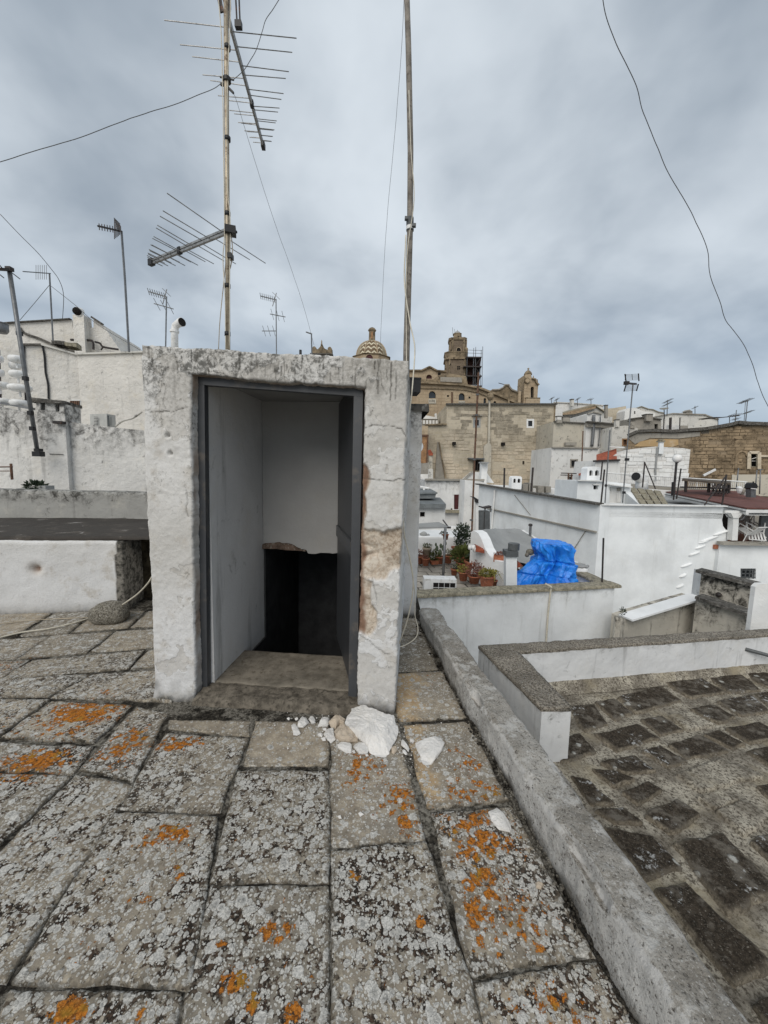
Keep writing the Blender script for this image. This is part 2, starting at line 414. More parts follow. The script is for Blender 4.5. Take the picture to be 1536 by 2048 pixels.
# -- roof slabs with crust lichens
def lichen(name, dark=False):
    m, g, b = newmat(name); p0 = g.pos(); rn = g.rnd()
    p = g.vmath('ADD', p0, g.comb(g.math('MULTIPLY', rn, 3.1), g.math('MULTIPLY', rn, 7.7), 0.0))
    pw = g.warp(p, 30, .022); pw2 = g.warp(p, 70, .012)
    edge, orange, cover, tan = g.attr('edge'), g.attr('orange'), g.attr('cover'), g.attr('tan')
    big = g.noise(p, 3.2, 6, .6); mid = g.noise(p, 14, 7, .65); fine = g.noise(p, 70, 6, .7); vf = g.noise(p, 190, 3, .7)
    st = g.mix(g.mapr(mid, .35, .65), (.19, .172, .145), (.40, .37, .315))
    st = g.mix(g.mapr(fine, .40, .62), st, (.28, .255, .22))
    st = g.mix(g.math('MULTIPLY', g.mapr(big, .45, .65), .5), st, (.27, .265, .25))
    st = g.mix(tan, st, g.mix(g.mapr(mid, .3, .7), (.36, .27, .175), (.44, .36, .25)))
    st = g.mix(1.0, st, g.mix(rn, (.72, .70, .66), (1.15, 1.08, .98)), 'MULTIPLY')
    # dark crusts
    bl = g.math('ADD', g.noise(pw, 24, 8, .72), g.math('MULTIPLY', g.math('SUBTRACT', big, .5), .55))
    blm = g.math('MULTIPLY', g.mapr(g.math('ADD', bl, g.math('MULTIPLY', g.math('SUBTRACT', fine, .5), .25)), .495, .55), g.mapr(cover, .15, .75, .15, 1.0))
    c = g.mix(blm, st, g.mix(g.mapr(fine, .45, .6), (.022, .019, .016), (.075, .052, .037)))
    hgt = g.math('MULTIPLY', fine, .4)
    # pale rosettes at three sizes: rim pale, heart greyer
    for sc, thr, amt, rimc, hearc in ((24, .46, .95, (.62, .605, .565), (.18, .18, .17)), (50, .50, .95, (.55, .535, .495), (.25, .24, .225)), (108, .52, .9, (.63, .61, .56), (.40, .385, .345))):
        v = g.add('ShaderNodeTexVoronoi', {'Vector': pw if sc < 40 else pw2, 'Scale': sc})
        cr = g.sep(v.outputs['Color'])
        rad = g.math('MULTIPLY', thr, g.mapr(cr[0], .1, 1.0, .25, 1.25, False))
        on = g.mapr(g.math('ADD', g.math('ADD', cr[1], g.math('MULTIPLY', cover, .85)), g.math('ADD', g.math('MULTIPLY', g.math('SUBTRACT', mid, .5), 1.2), g.math('MULTIPLY', g.math('SUBTRACT', big, .5), 1.5))), .62, .80)
        rel = g.math('DIVIDE', v.outputs['Distance'], rad)
        rel = g.math('ADD', rel, g.math('MULTIPLY', g.math('SUBTRACT', fine, .5), .9))
        disc = g.math('MULTIPLY', g.math('MULTIPLY', g.mapr(rel, 1.0, .86), on), amt)
        body = g.mix(g.mapr(rel, .30, .75), g.mix(cr[2], hearc, rimc), rimc)
        body = g.mix(g.mapr(vf, .40, .60), tuple(k * .62 for k in rimc), body)
        c = g.mix(disc, c, body); hgt = g.math('ADD', hgt, g.math('MULTIPLY', disc, .45))
    # orange lichen
    vo = g.add('ShaderNodeTexVoronoi', {'Vector': pw, 'Scale': 27}); vcol = g.sep(vo.outputs['Color'])
    ring = g.math('ABSOLUTE', g.math('SUBTRACT', vo.outputs['Distance'], g.mapr(vcol[0], 0, 1, .18, .42)))
    oc = g.math('ADD', g.math('ADD', g.noise(pw, 42, 8, .75), g.math('MULTIPLY', g.math('SUBTRACT', .20, ring), .42)), g.math('MULTIPLY', g.math('SUBTRACT', orange, .5), .40))
    oc = g.math('ADD', oc, g.math('MULTIPLY', g.math('SUBTRACT', g.noise(p, 2.4, 3), .5), .22))
    om = g.mapr(g.math('ADD', oc, g.math('MULTIPLY', g.math('SUBTRACT', vf, .5), .16)), .612, .660)
    orc = g.mix(g.mapr(g.noise(p, 75, 6, .75), .36, .60), (.085, .034, .012), (.47, .165, .024))
    orc = g.mix(g.math('MULTIPLY', g.mapr(g.noise(p, 9, 3), .56, .66), .8), orc, (.30, .165, .025))
    orc = g.mix(g.mapr(vf, .56, .66), orc, (.55, .25, .06))
    c = g.mix(om, c, orc); hgt = g.math('ADD', hgt, g.math('MULTIPLY', om, .4))
    # moss and grime in the joints
    ed = g.math('ADD', edge, g.math('ADD', g.math('MULTIPLY', g.math('SUBTRACT', mid, .5), .05), g.math('MULTIPLY', g.math('SUBTRACT', fine, .5), .03)))
    c = g.mix(g.math('MULTIPLY', g.mapr(ed, .006, -.002), g.mapr(big, .40, .56, .35, 1.0)), c, (.030, .027, .021))
    c = g.mix(g.math('MULTIPLY', g.mapr(edge, .045, .0), g.mapr(fine, .42, .58, .0, .75)), c, (.105, .092, .072))
    fin(g, b, c, .97, .08, g.bump(g.math('ADD', hgt, g.math('MULTIPLY', vf, .25)), .8, .006))
    return m
M['lichen'] = lichen('lichen_slab')
m, g, b = newmat('joint_moss'); p = g.pos()
f_ = g.noise(p, 55, 7, .75); q_ = g.noise(p, 3.5, 5, .6); d_ = g.noise(p, 13, 6, .7)
c = g.mix(g.mapr(f_, .40, .60), (.014, .013, .011), (.055, .049, .040))
c = g.mix(g.mapr(g.math('ADD', q_, g.math('MULTIPLY', g.math('SUBTRACT', d_, .5), .9)), .43, .54), c, g.mix(g.mapr(f_, .38, .6), (.045, .04, .032), (.22, .205, .175)))
fin(g, b, c, .98, .05, g.bump(f_, .9, .01)); M['moss'] = m

# -- dark neighbouring terrace
m, g, b = newmat('dark_terrace_stone'); p = g.pos(); rn = g.rnd()
mid = g.noise(p, 9, 7, .7); fine = g.noise(p, 55, 6, .75); vf = g.noise(p, 120, 3, .7)
c = g.mix(g.mapr(fine, .35, .65), (.022, .018, .0135), (.066, .053, .040))
c = g.mix(g.mapr(g.math('ADD', mid, g.math('MULTIPLY', rn, .12)), .56, .70), c, (.13, .115, .095))
v = g.add('ShaderNodeTexVoronoi', {'Vector': g.warp(p, 22, .03), 'Scale': 13}); cr = g.sep(v.outputs['Color'])
wm = g.math('MULTIPLY', g.mapr(g.math('ADD', v.outputs['Distance'], g.math('MULTIPLY', fine, .4)), .52, .40), g.mapr(g.math('ADD', cr[0], g.math('MULTIPLY', g.math('SUBTRACT', mid, .5), 2.2)), .86, .93))
c = g.mix(wm, c, g.mix(vf, (.25, .25, .23), (.50, .49, .45)))
sp = g.mapr(g.math('ADD', g.noise(p, 32, 7, .75), g.math('MULTIPLY', g.math('SUBTRACT', g.noise(p, 2.3, 3), .5), .9)), .64, .70)
c = g.mix(sp, c, (.36, .36, .35))
ed = g.math('ADD', g.attr('edge'), g.math('ADD', g.math('MULTIPLY', g.math('SUBTRACT', mid, .5), .09), g.math('MULTIPLY', g.math('SUBTRACT', fine, .5), .05)))
c = g.mix(g.mapr(ed, .032, .004), c, g.mix(g.mapr(fine, .4, .6), (.10, .085, .065), (.27, .235, .18)))
c = g.mix(g.mapr(vf, .60, .68), c, (.20, .18, .15))
fin(g, b, c, .97, .08, g.bump(g.math('ADD', fine, wm), .9, .008)); M['dstone'] = m
m, g, b = newmat('terrace_mortar'); p = g.pos()
mid = g.noise(p, 6, 7, .65); fine = g.noise(p, 60, 6, .75)
c = g.mix(g.mapr(mid, .36, .64), (.18, .16, .13), (.42, .385, .315))
c = g.mix(g.mapr(fine, .46, .60), c, (.085, .072, .056))
c = g.mix(g.math('MULTIPLY', g.mapr(g.noise(p, 1.6, 5), .52, .66), .7), c, (.32, .275, .19))
fin(g, b, c, .97, .08, g.bump(fine, .8, .01)); M['mortar'] = m
# -- pebbly concrete coping / rough parapet
def pebble(name, base, dark, amt=.5):
    m, g, b = newmat(name); p = g.pos()
    n = g.noise(p, 4, 7, .65); f = g.noise(p, 75, 5, .75); f2 = g.noise(p, 30, 6, .7)
    c = g.mix(g.mapr(n, .35, .65), tuple(k * .75 for k in base), tuple(k * 1.2 for k in base))
    c = g.mix(g.mapr(f, .40, .58), dark, c)
    c = g.mix(g.math('MULTIPLY', g.mapr(f2, .56, .66), amt), c, dark)
    c = g.mix(g.mapr(g.noise(p, 95, 4, .7), .60, .66), c, (.46, .45, .43))
    fin(g, b, c, .96, .1, g.bump(g.math('ADD', f, f2), .9, .008)); return m
M['pebble'] = pebble('pebbly_coping', (.30, .27, .225), (.075, .065, .052), .5)
# rough grey parapet: limewash nearly gone
m, g, b = newmat('worn_parapet'); p = g.pos(); up = g.sep(g.add('ShaderNodeNewGeometry').outputs['True Normal'])[2]
n = g.noise(p, 3, 7, .65); f = g.noise(p, 70, 5, .75); f2 = g.noise(p, 22, 7, .72)
side = g.mix(g.mapr(n, .35, .65), (.38, .37, .35), (.60, .59, .565))
side = g.mix(g.math('MULTIPLY', g.mapr(f2, .50, .66), .6), side, (.17, .15, .13))
topc = g.mix(g.mapr(n, .35, .65), (.22, .20, .17), (.40, .38, .345))
c = g.mix(g.mapr(up, .35, .75), side, topc)
c = g.mix(g.mapr(f, .46, .36), c, (.085, .075, .063))
f3 = g.noise(p, 130, 4, .7)
c = g.mix(g.mapr(f3, .57, .66), c, (.50, .49, .46))
c = g.mix(g.math('MULTIPLY', g.mapr(f3, .43, .34), .8), c, (.07, .062, .052))
c = g.mix(g.math('MULTIPLY', g.mapr(g.noise(p, 8, 8, .75), .50, .60), .65), c, (.56, .55, .525))
c = g.mix(g.mapr(g.math('ADD', g.attr('rim'), g.math('MULTIPLY', g.math('SUBTRACT', f2, .5), 1.4)), .80, 1.02), c, (.50, .49, .47))
c = g.mix(g.attr('foot'), c, g.mix(g.mapr(f2, .42, .58), (.02, .018, .015), (.10, .09, .075)))
c = g.mix(g.mapr(g.noise(p, 42, 6, .75), .62, .67), c, (.035, .032, .028))
fin(g, b, c, .96, .1, g.bump(g.math('ADD', f, g.math('MULTIPLY', f2, 1.3)), .9, .010)); M['parapet'] = m

# limewashes
M['white'] = plaster('limewash_white', (.765, .785, .79), amt=.18, streak=.24, bump=.35, wamt=.08, stain=(.33, .33, .31))
M['white2'] = plaster('limewash_white_weathered', (.745, .745, .73), amt=.42, streak=.42, bump=.55, wamt=.18)
M['whitebright'] = plaster('limewash_fresh', (.80, .81, .81), amt=.05, streak=.04, bump=.3, wamt=.04, stain=(.4, .4, .4))
M['far'] = plaster('limewash_far', (.60, .585, .545), amt=.62, streak=.65, sc=.35, bump=.5, wamt=.5, lump=.01)
M['farw'] = plaster('limewash_far_white', (.68, .675, .655), amt=.5, streak=.5, sc=.4, bump=.5, wamt=.25, lump=.01)
M['farbeige'] = plaster('render_far_beige', (.47, .435, .365), amt=.62, streak=.75, sc=.4, bump=.5, wamt=.6, warm=(.52, .47, .37), lump=.01)
M['fargrey'] = plaster('render_far_grey', (.30, .28, .245), amt=.6, streak=.5, sc=.5, bump=.5, lump=.01)
M['leftwhite'] = plaster('limewash_rough', (.69, .665, .62), amt=.45, streak=.3, sc=.8, bump=1.0, wamt=.45, warm=(.62, .565, .46), lump=.05)
M['interiordim'] = plaster('interior_plaster_shaded', (.36, .355, .345), amt=.2, streak=.4, bump=.35, wamt=.3, warm=(.33, .31, .27), stain=(.2, .19, .18))  # darker copy of the interior plaster, shade put into its colour
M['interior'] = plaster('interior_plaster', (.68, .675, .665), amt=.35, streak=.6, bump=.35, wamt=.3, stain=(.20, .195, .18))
M['void'] = simple('stairwell_shade_dark', (.045, .046, .048), .95, spec=.05)  # near-black colour carries the darkness of the unlit stairwell
M['gablestain'] = plaster('stained_gable', (.48, .45, .39), amt=.5, zt=(-.62, .75, 1.0), streak=1.0, sc=1.3, bump=.5, wamt=.5, stain=(.045, .042, .036))
M['pavement'] = plaster('pale_limestone_paving', (.42, .405, .375), amt=.3, streak=0, bump=.3)
M['concrete'] = plaster('grey_concrete', (.31, .315, .31), amt=.35, streak=.2, bump=.6, wamt=.2, warm=(.4, .4, .38))
M['blackstone'] = plaster('black_crusted_stone', (.06, .054, .048), amt=.3, streak=.1, sc=2, bump=.9, patch=(.26, .25, .235), pamt=.25, wamt=.5, warm=(.14, .12, .10), stain=(.02, .018, .015))
M['coping'] = simple('lichen_coping', (.27, .245, .185), .95, spec=.1, var=.4, sc=14, dirt=(.07, .065, .05), bump=.8)
M['darkcoping'] = simple('dark_coping', (.085, .08, .072), .95, spec=.1, var=.5, sc=8, dirt=(.25, .24, .22), bump=.8)
# stone buildings
M['tan'] = masonry('tan_masonry', (.44, .385, .295), (.36, .315, .24), (.58, .515, .41), (.55, .50, .41), 1.0, .42, stain=.3)
m, g, b = newmat('tan_block'); p = g.pos(); x, y, z = g.sep(p)
n = g.noise(p, .9, 7, .7); n2 = g.noise(p, 6, 6, .7)
hi = g.mapr(g.math('ADD', z, g.math('MULTIPLY', g.math('SUBTRACT', g.noise(p, .3, 4), .5), 5.0)), 3.0, 6.5)
c = g.mix(hi, g.mix(g.mapr(n, .35, .65), (.46, .39, .29), (.60, .52, .41)), g.mix(g.mapr(n, .35, .65), (.21, .185, .145), (.40, .355, .28)))
c = g.mix(g.math('MULTIPLY', g.mapr(n2, .52, .68), .45), c, (.17, .145, .11))
fin(g, b, c, .95, .1, g.bump(n2, .8, .03)); M['tanblock'] = m
M['brown'] = masonry('brown_masonry', (.255, .195, .13), (.17, .125, .08), (.33, .26, .18), (.085, .065, .045), .55, .28)
M['brownblock'] = simple('brown_block', (.245, .185, .12), .95, spec=.1, var=.5, sc=1.1, dirt=(.085, .062, .04), bump=.8)
M['church'] = masonry('church_ashlar', (.40, .315, .215), (.345, .265, .18), (.47, .385, .275), (.28, .215, .15), 1.4, .6, stain=.45, msz=.03)
M['churchdark'] = simple('church_weathered', (.215, .17, .115), .95, spec=.1, var=.45, sc=.8, dirt=(.07, .06, .045), bump=.6)
M['tower'] = masonry('tower_stone', (.165, .13, .095), (.13, .10, .075), (.22, .175, .13), (.12, .095, .07), 1.4, .6, stain=.6, msz=.03)
M['orangeplaster'] = plaster('ochre_render', (.43, .30, .16), amt=.3, streak=.4, sc=.6, bump=.5)
M['whitebrick'] = masonry('whitewashed_stonework', (.70, .69, .67), (.62, .61, .585), (.68, .67, .65), (.50, .485, .45), .62, .27, stain=.22, msz=.018)
# metals, plastics, others
M['frame'] = simple('grey_door_paint', (.052, .055, .06), .45, spec=.5, var=.12, sc=3, dirt=(.10, .09, .08), bump=.1)
M['doorleaf'] = simple('grey_door_leaf', (.036, .038, .042), .45, spec=.5, var=.15, sc=2, bump=.1)
M['alu'] = simple('weathered_aluminium', (.30, .30, .295), .45, metal=.8, var=.25, sc=20, dirt=(.12, .115, .11))
M['mastm'] = simple('ochre_galvanised_mast', (.36, .31, .235), .5, metal=.45, var=.3, sc=8, dirt=(.16, .11, .07))
M['polem'] = simple('weathered_grey_pole', (.20, .18, .155), .75, metal=.1, var=.35, sc=12, dirt=(.10, .085, .07))
M['steel'] = simple('dark_steel', (.045, .042, .042), .55, metal=.5, var=.3, sc=12, dirt=(.11, .06, .04))
M['rust'] = simple('rusty_steel', (.13, .075, .05), .8, metal=.2, var=.4, sc=10)
M['greysteel'] = simple('galvanised_pole', (.17, .175, .18), .5, metal=.6, var=.2, sc=12)
M['black'] = simple('black_plastic', (.018, .018, .019), .5, var=.2)
M['dark'] = simple('dark_opening', (.018, .016, .015), .85, spec=.1, var=.3)
M['glass'] = simple('window_glass', (.022, .026, .030), .12, spec=.6, var=.3, sc=.8, bump=.02)
M['whitep'] = simple('white_plastic', (.72, .72, .71), .4, var=.08, sc=5, dirt=(.55, .54, .50))
M['greymetal'] = simple('grey_sheet', (.105, .112, .115), .5, metal=.2, var=.2, sc=5)
M['greyroof'] = simple('grey_membrane', (.17, .185, .19), .75, var=.2, sc=3, dirt=(.12, .13, .13))
M['terracotta'] = simple('terracotta', (.33, .115, .062), .85, var=.3, sc=14, dirt=(.40, .23, .16))
M['redtile'] = simple('red_tile', (.28, .075, .04), .8, var=.35, sc=6, dirt=(.16, .05, .03))
M['redroof'] = simple('red_brown_roof', (.135, .058, .048), .85, var=.2, sc=3, dirt=(.10, .05, .042))
M['shutter'] = simple('dark_red_shutter', (.055, .012, .012), .6, var=.25)
M['wood'] = simple('brown_wood', (.30, .17, .085), .75, var=.3, sc=4, dirt=(.2, .11, .05))
M['wirem'] = simple('wire', (.10, .10, .10), .6, var=.1)
M['cream'] = simple('cream_cable', (.56, .52, .43), .6, var=.15, sc=20)
M['soil'] = simple('soil', (.045, .032, .022), .98, spec=.05, var=.5, sc=30, bump=.8)
M['leafdark'] = simple('dark_leaves', (.030, .045, .026), .6, var=.5, sc=15)
M['leaf'] = simple('olive_leaves', (.085, .10, .028), .6, var=.5, sc=15)
M['leafyel'] = simple('yellow_leaves', (.21, .19, .045), .6, var=.4, sc=15)
M['leafred'] = simple('reddish_leaves', (.17, .07, .05), .7, var=.5, sc=15)
M['cactus'] = simple('grey_green_cactus', (.13, .16, .10), .7, var=.4, sc=20)
M['tile'] = simple('terrace_tile', (.36, .335, .295), .85, var=.2, sc=3, dirt=(.22, .2, .17), bump=.4)
M['tilejoint'] = simple('dark_tile_joint', (.07, .065, .056), .95, var=.4, sc=10)
M['globe'] = simple('white_globe', (.75, .74, .72), .3, var=.03)
M['rockw'] = plaster('broken_plaster', (.73, .71, .68), amt=.12, streak=0, sc=9, bump=.9, wamt=.35, stain=(.45, .43, .40), lump=.09)
M['rockt'] = plaster('broken_stone', (.50, .42, .33), amt=.15, streak=0, sc=9, bump=.9, wamt=.4, stain=(.3, .26, .2), warm=(.58, .52, .44), lump=.08)
M['fieldstone'] = pebble('field_stone', (.26, .24, .20), (.075, .067, .053), .3)
m, g, b = newmat('blue_tarpaulin'); p = g.pos()
n = g.noise(p, 5, 6, .6)
c = g.mix(g.mapr(n, .35, .65), (.010, .165, .66), (.020, .26, .84))
c = g.mix(g.mapr(g.noise(g.warp(p, 6, .3), 22, 5, .6), .62, .70), c, (.10, .36, .80))
fin(g, b, c, .38, .5, g.bump(g.noise(g.warp(p, 4, .4), 11, 5, .6), .5, .03)); M['tarp'] = m
# ------------------------------------------------------------------ helpers for rough masonry
def roughen(A, amp, sc, o=4, mid=.35):
    A = np.asarray(A, float)
    D = np.stack([fbm(A + k * 31.7, sc, o) for k in range(3)], -1)
    D2 = np.stack([fbm(A + k * 11.3 + 5, sc * 5, 3) for k in range(3)], -1)
    return A + amp * D + amp * mid * D2
def section(pts, res):
    out = []
    for a, b in zip(pts, pts[1:]):
        n = max(1, int(np.linalg.norm(np.array(b) - np.array(a)) / res)); out += [np.array(a) + (np.array(b) - np.array(a)) * k / n for k in range(n)]
    return np.array(out + [np.array(pts[-1])])
def loft(lines, N, ks):
    """lines: list of (start, end) 3D; stations N along; ks: subdivisions between successive lines"""
    t = np.linspace(0, 1, N)[:, None]
    L = [np.array(a)[None] * (1 - t) + np.array(b)[None] * t for a, b in lines]
    out = []
    for (A, B), k in zip(zip(L, L[1:]), ks):
        for j in range(k): out.append(A + (B - A) * j / k)
    out.append(L[-1])
    return np.stack(out, 1)                   # N x K x 3
def caps(mb, A):
    n, k = A.shape[:2]; o = len(mb.v) - n * k
    mb.f += [tuple(o + j for j in range(k)), tuple(o + (n - 1) * k + j for j in range(k))[::-1]]
def rough_box(a, b, back, zb, za, zc, res, amp, sc, batter=0.0):
    """wall from a to b (xy), thickness vector back (xy), bottom zb, top heights za, zc at the two ends"""
    a, b, k = np.array(a[:2]), np.array(b[:2]), np.array(back[:2]); p = lambda q, z: np.array((q[0], q[1], z))
    nb = -k / np.linalg.norm(k) * batter
    e = .02; u = k / np.linalg.norm(k)
    lines = [(p(a + nb, zb), p(b + nb, zb)), (p(a, za - e), p(b, zc - e)), (p(a + u * e, za), p(b + u * e, zc)), (p(a + k - u * e, za), p(b + k - u * e, zc)), (p(a + k, za - e), p(b + k, zc - e)), (p(a + k, zb), p(b + k, zb))]
    L = np.linalg.norm(b - a); N = max(3, int(L / res)); h = max(za, zc) - zb; w = np.linalg.norm(k)
    A = loft(lines, N, [max(2, int(h / res)), 1, max(2, int(w / res)), 1, 2])
    A = roughen(A, amp, sc); mb = MB(); mb.grid(A); caps(mb, A)
    return mb, A

# ------------------------------------------------------------------ ground and the two roof terraces
O('ground', MB().add([(-2500, -2500, -9), (2500, -2500, -9), (2500, 2500, -9), (-2500, 2500, -9)], [(0, 1, 2, 3)]), M['pavement'], kind='structure')

BL, BR = G(310, 1392), G(790, 1426)
H = Plane(BL, BR)                             # front of the stair hut
HX = lambda s, z, dep: H.w(s, z, -dep)
SR = H.sz(790, 1426)[0]

pin0, pin1 = G(836, 1243), G(1240, 1990)
def ext(a, b, y): t = (y - a[1]) / (b[1] - a[1]); return a + (b - a) * t
PZ = .17
ti0, ti1 = G(838, 1216, PZ), G(1380, 2048, PZ)
to0, to1 = G(872, 1211, PZ), G(1512, 2044, PZ)
YA, YB = float(ti0[1]), -.6
par_in = (ext(pin0, pin1, YA), ext(pin0, pin1, YB)); par_ti = (ext(ti0, ti1, YA), ext(ti0, ti1, YB)); par_to = (ext(to0, to1, YA), ext(to0, to1, YB))

hole = [HX(.33, 0, .62), HX(1.30, 0, .62), HX(1.30, 0, 2.0), HX(.33, 0, 2.0)]
zt = -.011
terr = [(-7, -1.5), (par_in[1][0] + .05, -1.5), (par_in[0][0] + .05, YA), (par_in[0][0] + .05, 4.75), (-7, 4.75)]
tri = tessellate_polygon([[Vector((x, y, 0)) for x, y in terr], [Vector((q[0], q[1], 0)) for q in hole]])
mb = MB(); vs = [(x, y, zt) for x, y in terr] + [(q[0], q[1], zt) for q in hole]; mb.add(vs, tri)
roof = O('roof_terrace', mb, M['moss'], kind='structure')
O('house_side', MB().add([(x, y, zt - .002) for x, y in terr] + [(x, y, -9) for x, y in terr], [(i, (i + 1) % 5, 5 + (i + 1) % 5, 5 + i) for i in range(5)]), M['white2'], roof)

ORANGE = [(170, 1425, 66, 26, 1.15), (60, 1530, 60, 32, 1.1), (30, 1600, 30, 14, .6), (250, 1490, 40, 40, .95), (355, 1490, 42, 14, 1.15), (270, 1510, 30, 40, .55), (330, 1675, 40, 22, .95), (365, 1668, 14, 14, 1.1), (300, 1690, 20, 12, .9), (240, 1730, 40, 60, .55),
          (350, 1755, 14, 16, 1.0), (295, 1800, 12, 12, .8), (552, 1860, 24, 20, 1.25), (438, 1882, 16, 10, 1.0), (470, 1965, 26, 30, 1.0), (500, 2015, 16, 24, 1.0), (140, 2020, 30, 24, 1.3), (276, 2028, 14, 18, 1.0), (600, 2025, 30, 28, 1.05), (585, 1800, 18, 9, .95),
          (712, 1535, 34, 42, .9), (760, 1535, 22, 20, .75), (800, 1600, 50, 50, .85), (815, 1645, 26, 22, 1.0), (710, 1750, 12, 10, .9), (838, 1840, 14, 9, 1.0), (935, 1520, 34, 30, .85), (955, 1580, 60, 26, .9), (960, 1670, 60, 60, .95), (965, 1765, 40, 45, 1.0), (960, 1840, 30, 60, 1.0),
          (1050, 1830, 55, 60, .75), (1080, 1895, 14, 10, 1.0), (1100, 2010, 80, 40, .8), (870, 1360, 30, 30, .55), (30, 1330, 40, 18, .7), (215, 1380, 20, 10, .8), (120, 1335, 70, 12, .45), (215, 1310, 20, 8, .6), (700, 1700, 50, 40, .45), (190, 1650, 50, 40, .45), (500, 1690, 60, 60, .35), (620, 1950, 60, 60, .45), (150, 1900, 120, 60, .4), (60, 1700, 60, 60, .5), (420, 1560, 50, 30, .4), (560, 1700, 50, 40, .4), (740, 1900, 60, 80, .4), (1010, 1700, 50, 60, .6), (120, 1460, 90, 25, .75), (40, 1440, 50, 20, .6), (300, 1770, 60, 50, .5), (850, 1950, 60, 60, .3)]
_oc = [(G(x, y)[:2], G(x, y + 1e-3)[1], (G(x + rx, y)[0] - G(x, y)[0]) * 1.25, abs(G(x, y - ry)[1] - G(x, y + ry)[1]) / 2 * 1.25, w) for x, y, rx, ry, w in ORANGE]
def slab(quad, seed, cover, top=0.0, tanw=0.0, res=.011, name='slab', mat=None, parent=None, gapm=.006, thick=.07, rel=.0035):
    rr = random.Random(seed); q = [G(px, py)[:2] for px, py in quad]
    cx = sum(p[0] for p in q) / 4; cy = sum(p[1] for p in q) / 4
    cc_ = np.array((cx, cy)); q = [np.array(p) + (np.array(p) - cc_) / np.linalg.norm(np.array(p) - cc_) * .007 for p in q]
    w = max(np.linalg.norm(q[1] - q[0]), np.linalg.norm(q[2] - q[3])); l = max(np.linalg.norm(q[3] - q[0]), np.linalg.norm(q[2] - q[1]))
    far = cy > 2.9
    rs = res * (1.9 if far else 1.0); nu, nv = int(np.clip(w / rs, 6, 90)), int(np.clip(l / rs, 6, 110))
    u = np.linspace(0, 1, nu + 1); v = np.linspace(0, 1, nv + 1)
    U, V = np.meshgrid(u, v)
    Q = [np.array(p) for p in q]
    XY = (Q[0][None, None] * ((1 - U) * (1 - V))[..., None] + Q[1] * (U * (1 - V))[..., None] + Q[2] * (U * V)[..., None] + Q[3] * ((1 - U) * V)[..., None])
    ed = np.minimum(np.minimum(U, 1 - U) * w, np.minimum(V, 1 - V) * l)
    P3 = np.concatenate([XY, np.zeros(XY.shape[:2] + (1,))], -1)
    # uneven outline
    wob = np.stack([fbm(P3 + seed, 9, 3), fbm(P3 + seed + 40, 9, 3)], -1) * .013 * np.exp(-ed / .05)[..., None]
    P3[..., :2] += wob
    e2 = ed + fbm(P3, 22, 3) * .006
    rr_ = .008; z = top + fbm(P3 + seed * 3.1, 4, 3) * .006 + fbm(P3, 26, 4, .6) * rel + fbm(P3, 80, 2) * rel * .5
    t = np.clip(e2 / rr_, 0, 1); z = z - rr_ * (1 - np.sqrt(np.clip(1 - (1 - t) ** 2, 0, 1))) * 1.1
    z += ((U - .5) * rr.uniform(-.006, .006) + (V - .5) * rr.uniform(-.006, .006))
    P3[..., 2] = z
    mb = MB(); mb.grid(P3)
    H_, W_ = P3.shape[:2]; idx = np.arange(H_ * W_).reshape(H_, W_)
    loop = list(idx[0]) + list(idx[1:, -1]) + list(idx[-1, -2::-1]) + list(idx[-2:0:-1, 0])
    base = len(mb.v); mb.v += [(mb.v[i][0], mb.v[i][1], -thick) for i in loop]; n = len(loop)
    mb.f += [(loop[i], base + i, base + (i + 1) % n, loop[(i + 1) % n]) for i in range(n)]
    orr = np.zeros(P3.shape[:2])
    for (c, _, rx, ry, wt) in _oc:
        d = ((P3[..., 0] - c[0]) / (rx + 1e-6)) ** 2 + ((P3[..., 1] - c[1]) / (ry + 1e-6)) ** 2
        orr = np.maximum(orr, wt * np.exp(-d * .55))
    tn = np.zeros(P3.shape[:2])
    if tanw: tn = sstep(tanw * (1 - .35 * V) + fbm(P3, 12, 3) * .25 - U, -.06, .1)
    k = np.zeros(n)
    mb.a = {'edge': np.concatenate([ed.ravel(), k]), 'orange': np.concatenate([orr.ravel(), k]), 'cover': np.concatenate([np.full(ed.size, cover), k + cover]), 'tan': np.concatenate([tn.ravel(), k])}
    return O(name, mb, mat or M['lichen'], parent, smooth=True, recalc=False)
